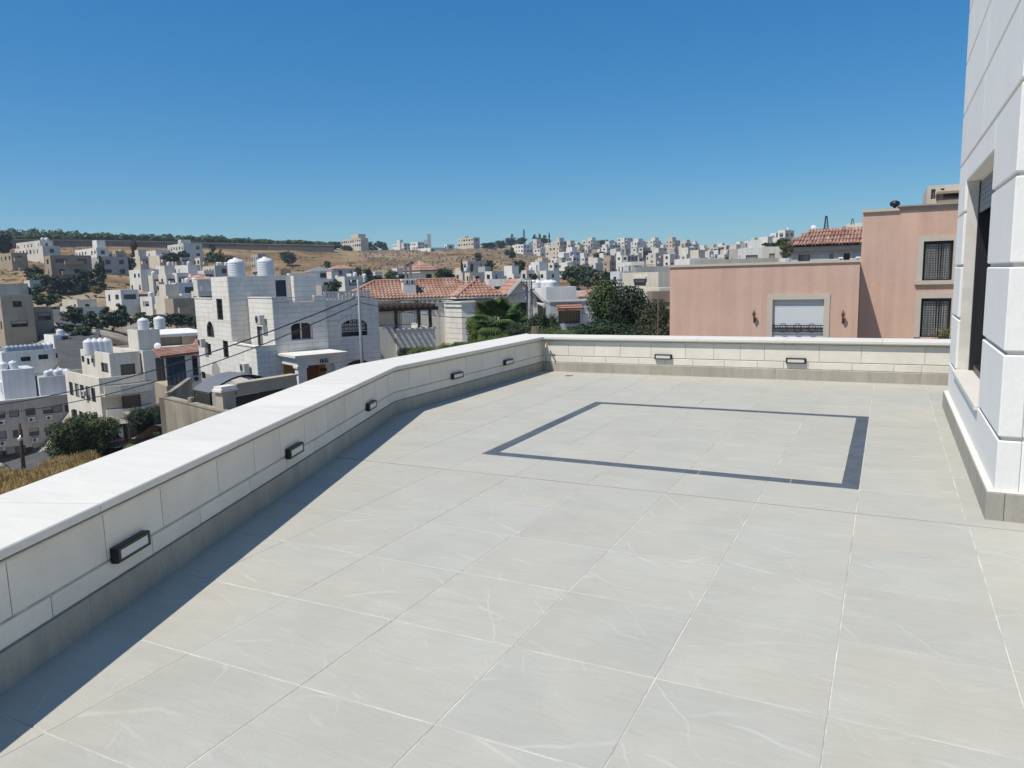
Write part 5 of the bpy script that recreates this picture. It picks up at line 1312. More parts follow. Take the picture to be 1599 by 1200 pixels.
mb = MB(); mb.box(uG*.42, uG*.72, 4, 9, zG-.59, FGb.z(uG*.5, 4, 578), 0, FGb); mb.build('roof_room', HM['bluewhite'], gb)
put_base(gb, FGb(8, 5, zgg))
for i, h in enumerate(wh_):
    if i in (1, 3, 4, 8, 10): ac_unit(FGb, 'f', 0, (h[0]+h[1])/2, h[2]-.75, 'air conditioner under a window of the grey block, %s' % {1: 'top row, second from left', 3: 'top row, fourth window', 4: 'top row, right end', 8: 'middle row, left', 10: 'middle row, right'}[i], 'air conditioners on the grey block', .9)
for k, (px, py) in enumerate(((6, 575), (21, 573), (5, 603))):
    p = at(px, py, 118); tank((p.x, p.y, p.z-.7), 1.1, 1.5, 'large white tank above the grey block, %s' % ('left of the upper pair', 'right of the upper pair', 'the lowest one')[k], 'tanks above the grey block')
# white building behind it with the long row of tanks
wb2 = thing('white_flat_block', 'long white block with three wide dark windows and blue grey roof tanks', 'building')
PB = at(2, 551, 132); FB = Fr(PB, azim(50)+R(14)); uB = FB.pu(112); zB = PB.z
hb = [(FB.pu(a), FB.pu(b), FB.z(FB.pu(a), 0, yb), FB.z(FB.pu(a), 0, yt)) for a, b, yt, yb in ((24, 39.5, 558, 565), (52, 67.5, 554.5, 562), (79.5, 95, 552, 559.5), (101, 107, 549, 560))]
mb = MB(); mass(mb, FB, 0, uB, 0, 11, -17, zB, {'f': hb}, .5, .2, 0, 1, .2)
mass(mb, FB, FB.pu(79, 3), FB.pu(104, 3), 3, 8, zB-.5, FB.z(FB.pu(79, 3), 3, 524), None, .2, .2, 0, 1)
mb.build('wall', [HM['white'], M['roof']], wb2)
for h in hb: window(FB, 'f', 0, h, 'glass', wb2)
mb = MB(); d0 = FB.pu(92, 3); mb.box(d0, d0+.9, 2.93, 2.999, zB-.5, zB+1.6, 0, FB); mb.build('door', M['frame'], wb2)
mb = MB(); mb.box(FB.pu(50, -2), FB.pu(96, -2), -3, -.02, zB-4.3, zB-3.9, 0, FB); mb.box(FB.pu(55, -2), FB.pu(92, -2), -2.9, -.3, -17, zB-4.31, 1, FB); mb.build('canopy', [HM['bluewhite'], M['glass']], wb2)
put_base(wb2, FB(8, 5, -17))
for k in range(8): p = FB(FB.pu(5.5+k*7.2, 1.2), 1.2, zB-.5); tank(p, 1.0, 1.35, 'blue grey tank on the white flat block, %s of eight from the left' % ('first', 'second', 'third', 'fourth', 'fifth', 'sixth', 'seventh', 'last')[k], 'row of tanks on the white flat block', 'b')
for k in range(2): p = FB(FB.pu(63+k*8, 1.4), 1.4, zB-.5); tank(p, 1.05, 1.35, 'white tank right of the blue grey row on the white block, %s one' % ('left', 'right')[k], 'white tanks on the white flat block')
p = FB(FB.pu(90, 5), 5, FB.z(FB.pu(79, 3), 3, 524)-.2); tank(p, 1.1, 1.0, 'single white tank on the stair room of the white flat block', None)
# open roof with a cluster of tanks between the grey block and the apartment house
tr_ = thing('tank_roof_house', 'low blue white house with a cluster of white roof tanks beside the cream apartment house', 'house')
PT = at(60, 590, 116); FT_ = Fr(PT, azim(70)+R(10)); uT_ = FT_.pu(99); mb = MB(); mass(mb, FT_, 0, uT_, 0, 8, -18, PT.z, None, .5, .2, 0, 1); mb.build('wall', [HM['bluewhite'], M['roof']], tr_); put_base(tr_, FT_(2, 3, -18))
for k in range(5): tank(FT_(FT_.pu(64+k*7.5, 1+k % 2), 1+(k % 2)*1.4, PT.z-.5), .95, 1.25, 'white tank in the cluster left of the apartment house, %s from left' % ('first', 'second', 'third', 'fourth', 'fifth')[k], 'tank cluster on the low blue white house')

# house with blue glazing and orange roof tiles, between the apartment house and house 127
bh = thing('blue_glazed_house', 'narrow house with blue glazed veranda under an orange tile roof beside house 127', 'house')
PBh = at(259, 573, 68); FBh = Fr(PBh, azim(259)+R(14)); u_g = FBh.pu(284.5); u_w = FBh.pu(312); zgl = FBh.z(0, 0, 603); ztp = FBh.z(0, 0, 557.5)
mb = MB(); mb.box(.1, u_g-.05, .05, .12, zgl, ztp, 0, FBh); mb.build('glazing', M['blueglass'], bh)
mb = MB()
for k in range(5): uu = .05+(u_g-.1)*k/4; mb.box(uu-.03, uu+.03, -.0, .049, zgl, ztp, 0, FBh)
mb.build('mullions', M['frame'], bh)
mb = MB(); mb.box(-.1, u_g, -.06, 4, -13, zgl-.01, 0, FBh); mb.build('parapet', HM['tan'], bh)
h_ = [(u_g+.55, u_g+1.0, zgl+.3, ztp-.1), (u_g+1.15, u_g+1.5, zgl+.3, ztp-.1)]
mb = MB(); mass(mb, FBh, u_g+.01, u_w+2, -.02, 5, -13, ztp+.1, {'f': h_}, .2, .2, 0, 1); mb.build('wall', [HM['white'], M['roof']], bh)
for h in h_: window(FBh, 'f', -.02, h, 'glass', bh)
mb = MB(); ro = link('roof', None, bh); q = [FBh(-.5, -.5, ztp+.02), FBh(u_w+.3, -.5, ztp+.2), FBh(u_w+.2, 2., ztp+.8), FBh(-.5, 2., ztp+.5)]; mb.loft([[p-Vector((0, 0, .1)) for p in q], q]); mb.build('roof_deck', M['redtile'], ro)
mt = MB(); tile_ridges(mt, FBh, (q[0], q[1], q[3], q[2]), 18, .13); o = mt.build('roof_tiles', M['redtile'], ro); o['kind'] = 'stuff'
ac_unit(FBh, 'f', -.02, FBh.pu(299), FBh.z(FBh.pu(299), 0, 596), 'air conditioner on the white wall right of the blue glazed veranda')
put_base(bh, FBh(2, 2, -13))
lr = thing('low_roofed_house', 'low flat white roofed house with an orange tiled corner behind the blue glazed one', 'house')
Pl_ = at(246, 523, 100); Fl_ = Fr(Pl_, azim(270)+R(10)); ul_ = Fl_.pu(322); mb = MB(); mb.box(-.3, ul_, -.3, 12, Pl_.z-.35, Pl_.z, 0, Fl_); mb.build('roof', HM['white'], lr)
mb = MB(); mb.box(0, ul_*.45, .1, 8, -13, Pl_.z-.36, 0, Fl_); mb.build('wall', HM['brown'], lr)
mb = MB(); mb.box(ul_*.46, ul_*.75, -.2, 7, -13, Pl_.z-.36, 0, Fl_); mb.build('wall', HM['tan'], lr)
mb = MB(); q = [Fl_(ul_*.55, -2.5, Fl_.z(ul_*.7, -2, 547)), Fl_(ul_*1.05, -2.5, Fl_.z(ul_*.7, -2, 545)), Fl_(ul_*1.05, -.2, Fl_.z(ul_*.7, 0, 521)), Fl_(ul_*.75, -.2, Fl_.z(ul_*.7, 0, 530))]; mb.loft([[p-Vector((0, 0, .1)) for p in q], q]); mt = MB(); tile_ridges(mt, Fl_, (q[0], q[1], q[3], q[2]), 14, .15); mb.build('tiled_corner', M['redtile'], lr); o = mt.build('roof_tiles', M['redtile'], lr); o['kind'] = 'stuff'
mb = MB(); mb.box(0, ul_*.9, -1.6, -.35, -13, Fl_.z(1, -1, 541), 0, Fl_); mb.build('front_wall', HM['pale'], lr); put_base(lr, Fl_(4, 4, -13))

# carport, broken wall, cars, poles and the dry lot by the lower street
cp = thing('wooden_carport', 'small timber carport with a slatted roof over a dark car below the apartment house', 'carport')
pcp = at(152, 666, 74); Fcp = Fr(pcp, azim(152)+R(20)); zc_ = pcp.z; ucp = Fcp.pu(181)
for uu in (.1, ucp-.1):
    for vv in (0, 4.):
        mb = MB(); mb.box(uu-.12, uu+.12, vv-.12, vv+.12, -18, zc_-.25, 0, Fcp); mb.build('post', M['wood'], cp)
mb = MB(); mb.box(-.3, ucp+.3, -.2, 4.4, zc_-.249, zc_-.1, 0, Fcp); mb.build('roof_frame', M['wood'], cp)
for k in range(9):
    mb = MB(); uu = -.4+(ucp+.6)*k/8; mb.box(uu, uu+.28, -.5, 4.7, zc_-.099, zc_-.04, 0, Fcp); mb.build('slat', M['conc'], cp)
put_base(cp, Fcp(2, 2, -17))
aw = thing('slatted_awning', 'grey slatted awning over the ground floor terrace of the cream apartment house', 'awning')
for k in range(10):
    mb = MB(); uu = 1+k*.85; z_ = FA.z(3, -3, 641); mb.box(uu, uu+.6, -4.2, -1.7, z_-.06, z_, 0, FA); mb.build('slat', M['conc'], aw)
mb = MB(); mb.box(.8, 9.4, -4.25, -4.1, z_-.3, z_-.061, 0, FA); mb.build('beam', M['wood'], aw)
for uu in (.9, 5, 9.2): mb = MB(); mb.box(uu-.08, uu+.08, -4.24, -4.1, zga, z_-.301, 0, FA); mb.build('post', M['wood'], aw)
put_base(aw, FA(5, -3, zga))
sw_ = thing('broken_wall', 'pale broken piece of masonry wall standing under the trees beside the street', 'wall')
pb_ = at(102, 726, 66); zb0 = zpx(pb_.x, pb_.y, 727); Fbw = Fr(pb_, azim(102)+R(10)); mb = MB(); zz_ = zpx(pb_.x, pb_.y, 700)
q = [(-.6, zb0-1), (.62, zb0-1), (.72, zb0+.6), (.5, zz_-.1), (.15, zz_), (-.55, zz_-.35)]; mb.loft([[Fbw(a, 0, z) for a, z in q], [Fbw(a, .3, z) for a, z in q]]); mb.build('masonry', M['conc'], sw_, False, True); put_base(sw_, (pb_.x, pb_.y, zb0))
M['carsilver'] = mat('silver_car_paint', (.55, .56, .57), .25, .03, 2., spec=.6, metal=.2); M['cardark'] = mat('dark_car_paint', (.02, .02, .023), .2, .05, 2., spec=.7); M['tyre'] = mat('tyre_rubber', (.02, .02, .02), .8, .1, 9.)
M['lens'] = mat('lamp_lens', (.5, .5, .48), .2, .05); M['redlens'] = mat('tail_lens', (.3, .02, .015), .3, .05)
def car(label, P, rz, m):
    t = thing('parked_car', label, 'car', 'cars parked by the lower street', P, rz)
    def section(x, hw, zl, zt, hs): return [(x, -hw, zl), (x, hw, zl), (x, hw*1.0, (zl+zt)/2), (x, hw*.94, zt), (x, -hw*.94, zt), (x, -hw, (zl+zt)/2)]
    mb = MB(); mb.loft([section(x, hw, zl, zt, 0) for x, hw, zl, zt in ((-2.2, .7, .4, .72), (-2.1, .84, .3, .88), (-1.5, .88, .24, .95), (0, .89, .22, .93), (1.2, .88, .24, .9), (1.95, .82, .3, .78), (2.2, .66, .4, .62))]); me = bevelled(mb.mesh('body', m), .03, 2, 30); link('body', me, t)
    mb = MB(); mb.loft([[(x, -hw, z0), (x, hw, z0), (x, hw*.78, z1), (x, -hw*.78, z1)] for x, hw, z0, z1 in ((-1.75, .8, .9, .93), (-1.1, .8, .9, 1.38), (-.2, .8, .9, 1.45), (.4, .8, .9, 1.38), (1.15, .8, .88, .91))]); link('roof', bevelled(mb.mesh('roof', m), .03, 2, 30), t)
    mb = MB()
    for s in (-1, 1):
        for x0, x1 in ((-1.1, -.38), (-.3, .45)):
            mb.poly([(x0-.15 if x0 < -1 else x0, s*.812, .95), (x1+.25 if x1 > 0 else x1, s*.812, .95), (x1, s*.69, 1.3), (x0+.05, s*.69, 1.3)])
    mb.poly([(1.13, -.72, .95), (1.13, .72, .95), (.5, .6, 1.37), (.5, -.6, 1.37)]); mb.poly([(-1.72, -.7, .97), (-1.72, .7, .97), (-1.18, .58, 1.36), (-1.18, -.58, 1.36)]); o = mb.build('windows', M['glass'], t); o['kind'] = 'stuff'
    for x in (-1.35, 1.38):
        for s in (-1, 1):
            mb = MB(); mb.lathe([(.2, -.1), (.31, -.1), (.33, -.06), (.33, .06), (.31, .1), (.2, .1)], n=18); wl = mb.build('wheel', M['tyre'], t, True); wl.rotation_euler = (math.pi/2, 0, 0); wl.location = (x, s*.8, .33)
            mb = MB(); mb.lathe([(.2, -.09), (.2, .09)], n=12); mb.build('rim', M['steel'], wl)
    for s in (-1, 1):
        mb = MB(); mb.box(2.0, 2.14, s*.62-.16, s*.62+.16, .6, .72); mb.build('headlight', M['lens'], t)
        mb = MB(); mb.box(-2.2, -2.1, s*.62-.15, s*.62+.15, .68, .82); mb.build('tail_light', M['redlens'], t)
    return t
pc1 = at(60, 735, 76); car('silver car parked behind the dry grass at the left edge of the street', (pc1.x, pc1.y, ground_z(pc1.x, pc1.y)+.05), azim(58)+R(8), M['carsilver'])
pc2 = Fcp(ucp*.35, 1.2, 0); car('dark car parked in shade beside the timber carport', (pc2.x, pc2.y, ground_z(pc2.x, pc2.y)+.05), FA.a+R(100), M['cardark'])
pc3 = at(-4, 745, 73); car('pale car showing only its roof behind the dry grass, left of the silver car', (pc3.x, pc3.y, ground_z(pc3.x, pc3.y)+.05), azim(0)+R(5), M['carsilver'])
def pole(name, label, px, yt, r, m, rad, arms=(), z0=None, group=None, cat='utility pole', tilt=0):
    P = at(px, yt, r); zb = (ground_z(P.x, P.y)-.3) if z0 is None else z0
    t = thing(name, label, cat, group, (P.x, P.y, zb)); H = P.z-zb
    mb = MB(); mb.tube([(tilt*H, 0, 0), (tilt*H*.5, 0, H*.5), (0, 0, H)], [rad*1.25, rad*1.1, rad*.85], 8); mb.build('shaft', m, t, True)
    for h, L_, az_ in arms:
        d = Vector((math.cos(az_), math.sin(az_), 0)); c = Vector((0, 0, H-h)); mb = MB(); mb.tube([c-d*L_/2, c+d*L_/2], .045, 5); ar = mb.build('crossarm', M['steel'], t)
        for s in (-.48, 0, .48):
            mb = MB(); mb.lathe([(.03, 0), (.05, .03), (.035, .06), (.05, .1), (.02, .14)], tuple(c+d*L_*s+Vector((0, 0, .04))), 8); mb.build('insulator', M['tank'], ar)
    return t, P
th5 = azim(562)
M['polegrey'] = mat('pale_steel_pole', (.27, .275, .28), .6, .12, 3., metal=.2)
poleA, PA_ = pole('utility_pole', 'slim pale steel pole with crossarms in front of the white stone house', 558.5, 438, 39, M['polegrey'], .075, ((.15, .7, th5+.3), (.85, .6, th5+.3)))
poleB, PB_ = pole('utility_pole', 'dark power pole with a small transformer frame right of the gabled house', 826, 437, 60, M['polegrey'], .11, ((.2, 1.2, 1.0), (.8, 1.0, 1.0)))
mb = MB()
for k in range(6):
    z = (PB_.z-poleB.location.z)-.4-k*.5
    mb.box(-.22, .22, -.04, .04, z-.03, z+.03)
for s in (-1, 1): mb.box(s*.22-.03, s*.22+.03, -.04, .04, (PB_.z-poleB.location.z)-3.2, (PB_.z-poleB.location.z)-.1)
mb.build('ladder_frame', M['darkmetal'], poleB)
pole('metal_post', 'thin dark metal post beside the left edge of the pink house', 1027.5, 462, 36, M['bark'], .03, (), None, None, 'post')
pole('wooden_post', 'short brown wooden post just beyond the bend of the far parapet', 835.5, 510, 26, M['bark'], .16, (), -3, None, 'post')
pole('wooden_pole', 'leaning dark wooden pole with a street lamp in front of the grey block', 30, 662, 68, M['wood'], .13, (), None, 'wooden poles on the lower street', 'utility pole', -.035)
pole('wooden_pole', 'dark wooden pole rising behind the left tree by the apartment house', 113, 640, 76, M['wood'], .12, (), None, 'wooden poles on the lower street', 'utility pole', .0)
pole('wooden_pole', 'dark wooden pole beside the timber carport and the dark car', 149.5, 644, 72, M['wood'], .12, (), None, 'wooden poles on the lower street', 'utility pole', .0)
pl_ = at(31, 687, 67.5); t = thing('street_lamp', 'small white street lamp head on the leaning wooden pole', 'street lamp', None, pl_)
mb = MB(); mb.lathe([(.05, .2), (.16, .12), (.17, 0), (.1, -.08)], n=10); mb.build('globe', M['lens'], t, True); mb = MB(); mb.tube([(0, 0, .18), (-.05, .1, .3), (-.14, .25, .28)], .025, 5); mb.build('arm', M['steel'], t)
def cable(label, A, B, sag, r_, group='overhead cables'):
    A, B = Vector(A), Vector(B); n = 24; mb = MB(); c = (A+B)/2
    mb.tube([A.lerp(B, k/n)-Vector((0, 0, sag*4*(k/n)*(1-k/n)))-c for k in range(n+1)], r_, 5)
    o = mb.build('overhead_cable', M['black'], None, True); o.location = c; tag(o, label, 'cable', group)
eA = at(-60, 640, 62); eB = at(-60, 652, 62); tp = Vector((PA_.x, PA_.y, 0))
zA = lambda y: zpx(PA_.x, PA_.y, y)
cable('upper thick black cable from the pale steel pole down to the left edge', (PA_.x, PA_.y, zA(463)), eA, .9, .035)
cable('lower thick black cable from the pale steel pole down to the left edge', (PA_.x, PA_.y, zA(474)), eB, 1.15, .028)
cable('upper thin cable strung between the pale steel pole and the transformer pole', (PA_.x, PA_.y, zA(463)), (PB_.x, PB_.y, PB_.z-.9), .5, .018)
cable('lower thin cable strung between the pale steel pole and the transformer pole', (PA_.x, PA_.y, zA(472)), (PB_.x, PB_.y, PB_.z-2.4), .7, .018)
e3 = at(1000, 489, 48); cable('thin cable running from the transformer pole to the right behind the dark trees', (PB_.x, PB_.y, PB_.z-1.2), e3, .7, .022)
# dry grass lot
grn = random.Random(3); mb = MB()
for k in range(52000):
    px = grn.uniform(-80, 150); r = grn.uniform(46, 63)
    P = at(px, 740, r); z = ground_z(P.x, P.y); cl = math.sin(P.x*.9)+math.sin(P.y*1.3+P.x*.4)
    if grn.random() > .55+.3*cl: continue
    h = grn.uniform(.2, .75)*(1+.4*cl); a = grn.uniform(0, 6.28); d = Vector((math.cos(a), math.sin(a), 0))*grn.uniform(.012, .03); tp = Vector((P.x+grn.uniform(-.4, .4), P.y+grn.uniform(-.4, .4), z+h))
    b = Vector((P.x, P.y, z-.05)); mb.poly([b-d, b+d, tp+d*.25, tp-d*.25])
    mb.poly([tp-d*1.2+Vector((0, 0, -.12)), tp+d*.4, tp+d*1.2+Vector((0, 0, .1)), tp-d*.4+Vector((0, 0, .08))])
o = mb.build('dry_grass', M['drygrass']); o['kind'] = 'stuff'

# ================================================================== NEARER TREES AND SHRUBS
tree('left of two bushy green trees in front of the grey block', 78, 735, 66, 62, 78, 'round', 'leaf', 'near', 'trees along the lower street', lift=.05)
tree('dense umbrella shaped green tree hiding the foot of the apartment house', 118, 733, 68, 72, 80, 'umbrella', 'leaf', 'near', 'trees along the lower street', lift=.2)
tree('dark round tree in shade below the apartment balconies', 207, 702, 70, 50, 66, 'umbrella', 'leafdark', 'near', None, lift=.2)
tree('loose dark shrub between the dark round tree and the concrete wall', 240, 690, 64, 32, 62, 'round', 'leafdark', 'near', None, 'shrub', 'shrub', lift=.0)
tree('low green bush at the foot of the concrete wall', 240, 702, 50, 40, 34, 'round', 'leaf', 'near', None, 'bush', 'bush', lift=.0)
tree('small yellow green bush beside the timber carport', 186, 712, 60, 30, 20, 'round', 'leafbright', 'near', None, 'bush', 'bush', lift=.0)
tree('low green weeds at the edge of the dry grass lot', 66, 772, 48, 34, 18, 'round', 'leaf', 'near', None, 'bush', 'bush', lift=0)
DARK = 'dark leafy trees left of the pink house'
tree('tallest dark leafy tree of the group, left one, in front of the beige house', 948, 560, 42, 78, 118, 'slim', 'leaf', 'near', DARK, lift=.0)
tree('dark leafy tree in the middle of the group beside the pink house', 986, 560, 40, 84, 108, 'slim', 'leafdark', 'near', DARK, lift=.0)
tree('olive toned tree on the right of the group touching the pink house', 1020, 560, 38, 70, 88, 'slim', 'leafolive', 'near', DARK, lift=.0)
tree('low dark tree in front of the dark leafy trees, above the parapet', 940, 560, 34, 110, 66, 'round', 'leafdark', 'near', DARK, lift=.0)
HG = 'hedge shrubs beyond the far parapet'
for px, r, w_, h_, m_, lb in ((815, 36, 60, 52, 'leafdark', 'dark hedge shrub right of the fan palm, left end of the hedge'), (850, 34, 60, 46, 'leaf', 'hedge shrub behind the corner of the two parapets'), (885, 33, 62, 40, 'leafbright', 'bright green hedge shrub in front of the awning window'),
                          (800, 44, 50, 76, 'leaf', 'tall green shrub in front of the gabled house'), (848, 46, 50, 70, 'leafdark', 'tall dark shrub right of the transformer pole'), (905, 40, 56, 48, 'leaf', 'hedge shrub at the left foot of the tallest dark tree'), (868, 38, 40, 38, 'leaf', 'small hedge shrub between two taller ones')):
    tree(lb, px, 552, r, w_, h_, 'round', m_, 'near', HG, 'shrub', 'hedge_shrub', lift=0)
tree('spiky yellow green shrub left of the fan palm', 744, 540, 46, 40, 50, 'round', 'leafbright', 'near', None, 'shrub', 'shrub', lift=0)
tree('dark round shrub behind the fan palm', 770, 545, 47, 74, 42, 'round', 'leafdark', 'near', None, 'shrub', 'shrub', lift=0)
tree('dark shrub under the villa terrace, left of the parapet top', 636, 570, 40, 44, 30, 'round', 'leafdark', 'near', None, 'shrub', 'shrub', lift=0)
tree('bright shrub under the villa terrace wall', 660, 566, 38, 50, 28, 'round', 'leafbright', 'near', None, 'shrub', 'shrub', lift=0)
for k, px in enumerate((694, 716, 738, 760, 782)):
    tree('clipped green hedge bush in front of the villa, %s from the left' % ('first', 'second', 'third', 'fourth', 'fifth')[k], px, 566-k*3, 30+k*.8, 34, 33, 'round', 'leafbright', 'near', 'clipped hedge in front of the villa', 'hedge', 'hedge', lift=0)
# fan palm
pp = at(776, 535, 43); fp = thing('fan_palm', 'fan palm with a full green crown and drooping pale fronds beyond the parapet', 'palm tree', None, (pp.x, pp.y, ground_z(pp.x, pp.y)))
zc = zpx(pp.x, pp.y, 506)-fp.location.z
mb = MB(); mb.tube([(0, 0, -.2), (.03, 0, zc*.5), (0, 0, zc)], [.24, .2, .17], 10); mb.build('trunk', M['bark'], fp, True)
def frond_mesh(droop, m):
    mb = MB(); L_ = .95; mb.tube([(0, 0, 0), (L_*.5, 0, .1), (L_, 0, .06)], [.022, .016, .012], 4)
    for k in range(23):
        a = -1.75+3.5*k/22; d = Vector((math.cos(a), math.sin(a), -.18-droop*.2)).normalized(); ln = .95*(.7+.3*math.cos(a*.6)); s = Vector((-d.y, d.x, 0))*.05; b = Vector((L_, 0, .06)); mid = b+d*ln*.55; tip = b+d*ln+Vector((0, 0, -.2-droop*.35))
        mb.poly([b, mid-s+Vector((0, 0, .03)), tip, mid]); mb.poly([b, mid, tip, mid+s+Vector((0, 0, .03))])
    return mb.mesh('frond', m)
M['leafpalm'] = leaf_material('palm_leaves', (.06, .115, .03), (.085, .14, .04))
FRM = [frond_mesh(0, M['leafpalm']), frond_mesh(1, M['leafbright'])]; prn = random.Random(4)
for k in range(30):
    el = R(75-100*(k/29)); o = link('frond', FRM[1 if k > 25 else 0], fp, (0, 0, zc)); o.rotation_euler = (0, -el, k*2.4); s = prn.uniform(.85, 1.12); o.scale = (s, s, s)
# ================================================================== HILLSIDE TOWN
hr = random.Random(99)
HGRP = 'houses on the hillsides'
def hill(label, pl, pc, pr, yt, r, col, off=18, st=3.1, tanks=0, room=None, roof=None, wide=0, depth=None, group=HGRP, kinds=('glass', 'glass', 'half'), win=True, cat='house', name='hillside_house', deck=None, blank=''):
    P = at(pc, yt, r); ang = azim(pc, yt)+R(off)
    if r > 200 and pc > 500: ang = R(66+hr.uniform(-7, 6))          # the far town's streets run one way
    f = Fr(P, ang)
    Lu = max(3, min(45, along(P-Vector((0, 0, 2)), f.u, pr))) if pr > pc else (depth or 8)
    Lv = max(3, min(30, along(P-Vector((0, 0, 2)), f.v, pl))) if pl < pc else (depth or 9)
    z1 = P.z; zb = min(ground_z(q.x, q.y) for q in (f(0, 0, 0), f(Lu, 0, 0), f(0, Lv, 0), f(Lu, Lv, 0), f(Lu/2, Lv/2, 0)))-1
    zb = min(zb, z1-3.2)
    t = tag(link(name, None), label, cat, group)
    par = .5 if roof is None else .1; H = z1-zb
    big = dict(ww=2.6, wh=1.5, pitch=4.2) if wide else dict(ww=1.5 if r < 430 else 1.8, wh=1.5, pitch=3.)
    hl = {}
    if win:
        rows = max(1, min(6, int((H-1.2)/st)))
        if 'f' not in blank: hl['f'] = grid_holes(0, Lu, zb, z1, hr, st, par, rows=rows, skip=.12, **big)
        if 'l' not in blank: hl['l'] = grid_holes(0, Lv, zb, z1, hr, st, par, rows=rows, skip=.2, **big)
    mb = MB(); mass(mb, f, 0, Lu, 0, Lv, zb, z1, hl, par, .2, 0, 1, .18)
    if room:
        ru, rv, rw, rl, rh = room; mass(mb, f, ru*Lu, min(Lu, ru*Lu+rw), rv*Lv+.3, rv*Lv+.3+rl, z1-.5, z1+rh, None, .15, .15, 0, 1)
    mb.build('wall', [HM[col], M['roof']], t)
    far = r > 430
    if far:
        m2 = MB()
        for sd in hl:
            Pm = side_map(f, sd, 0)
            for h in hl[sd]:
                m2.poly([Pm(h[0], .13, h[2]), Pm(h[1], .13, h[2]), Pm(h[1], .13, h[3]), Pm(h[0], .13, h[3])])
        if m2.f: o = m2.build('windows', M['glass'], t); o['kind'] = 'stuff'
    else:
        for sd in hl:
            for h in hl[sd]: window(f, sd, 0, h, hr.choice(kinds), t, .14)
    if deck:      # balcony slabs with parapets on the front
        for k in range(deck):
            zt = z1-par-.55-k*st-1.35-.2; a = Lu*hr.uniform(.08, .35); b = a+Lu*hr.uniform(.35, .5)
            if zt-1 < zb: break
            mb = MB(); mb.box(a, b, -1.3, -.01, zt-.2, zt, 0, f); mb.box(a, b, -1.3, -1.15, zt+.001, zt+.95, 0, f); mb.box(a, a+.15, -1.149, -.01, zt+.001, zt+.95, 0, f); mb.box(b-.15, b, -1.149, -.01, zt+.001, zt+.95, 0, f); mb.build('balcony', HM[col], t)
    if roof == 'hip' or roof == 'gable':
        mb = MB(); hip_roof(mb, f, 0, Lu, 0, Lv, z1+.03, z1+min(Lu, Lv)*.24, .5); mb.build('roof', [M['redtile'], HM[col]], t)
    if roof == 'greyhip':
        mb = MB(); hip_roof(mb, f, 0, Lu, 0, Lv, z1+.03, z1+min(Lu, Lv)*.22, .5); mb.build('roof', [M['shutter'], HM[col]], t)
    put_base(t, f(Lu/2, Lv/2, zb))
    for k in range(tanks):
        q = f(Lu*(.25+.5*hr.random()), .8+min(Lv*.4, 3)*hr.random(), z1-.5)
        tank(q, 1.2, 1.6, ('tank on ' if tanks == 1 else 'tank %s on ' % ('one', 'two', 'three')[k])+' '.join(label.split()[:13 if tanks > 1 else 14]), 'water tanks on hillside roofs')
    return t, f, Lu, Lv, z1, zb
# ---- left slope, far row below the long retaining wall
hill('big cream four storey block below the long wall at the far left', 24, 66, 95, 384, 325, 'pale', 20)
hill('penthouse block crowning the big cream four storey building', 26, 62, 83, 375.5, 329, 'pale', 20, tanks=3)
hill('small tan house at the left edge, left of the big cream block', -6, 17, 43, 395, 300, 'tan', 18, deck=2)
hill('tan apartment block with balconies and a pale vertical corner pier', 70, 78, 143, 399, 268, 'tan', 12, deck=3, wide=1)
hill('white house with a glazed stair drum under the long wall', 118, 150, 170, 387, 330, 'white', 18, room=(.3, .1, 5, 5, 3))
hill('grey stepped three storey block behind dark pines', 143, 157, 200, 401, 282, 'grey', 14)
hill('small grey house with a tan upper floor beside the bare patch', 176, 180, 192, 392, 310, 'tan', 14)
hill('white terraced house with stacked balconies right of the bare patch', 219, 243, 267, 391, 330, 'white', 18, deck=3)
hill('tall white house with an L shaped roof parapet at the wall', 262, 286, 316, 380, 342, 'pale', 18, room=(.0, .1, 4, 4, 1.6))
hill('white block with tall narrow windows on its shaded side', 244, 250, 272, 415, 262, 'white', 14, tanks=1)
hill('bright white cubic house with a blank grey side wall', 202, 219, 248, 421, 228, 'white', 16, blank='f')
hill('low grey annex right of the bright white cubic house', 245, 248, 269, 441, 222, 'grey', 12, wide=1)
hill('white house with a pink roofed porch left of house 127', 271, 288, 313, 414, 250, 'white', 16, tanks=1)
hill('cream two storey house with white tanks behind the stair tower', 317, 335, 364, 415, 262, 'cream', 16, tanks=3)
hill('house with a low brown hipped roof left of the stair tower', 284, 300, 334, 437, 215, 'brown', 14, roof='hip')
hill('white house with a band of dark windows left of house 127', 268, 274, 320, 442, 196, 'white', 10, wide=1, tanks=2)
hill('pale stone house with shady balconies half hidden by trees', 258, 270, 316, 467, 150, 'tan', 12, wide=1, deck=2)
hill('white and grey house with two large dark windows on the lower left slope', 165, 188, 217, 453, 190, 'white', 16, wide=1)
hill('house with a brown pitched porch roof next to the white and grey house', 205, 216, 240, 460, 194, 'brown', 12, roof='hip')
hill('stepped pale house with pillars in the middle of the lower left slope', 214, 226, 262, 471, 186, 'pale', 12, deck=2, wide=1)
hill('grey house with dark openings between the trees left of house 127', 250, 262, 306, 474, 176, 'grey', 12, wide=1)
hill('small house with a red edged flat roof among trees at the left', 38, 46, 77, 438, 242, 'pale', 10, st=3, wide=1)
hill('flat roofed tan house with a domed roof room above the trees', 95, 117, 165, 480, 183, 'pale', 14, st=3.2)
hill('upper floor of the flat roofed tan house with narrow windows', 98, 120, 152, 468, 188, 'cream', 14)
hill('beige four storey apartment building at the left edge with rows of square windows', -40, 0, 52, 462, 163, 'tan', 8, wide=1, st=3.6)
hill('recessed side wing of the beige apartment building', 50, 53, 82, 480, 168, 'tan', 8, wide=1, st=3.4)
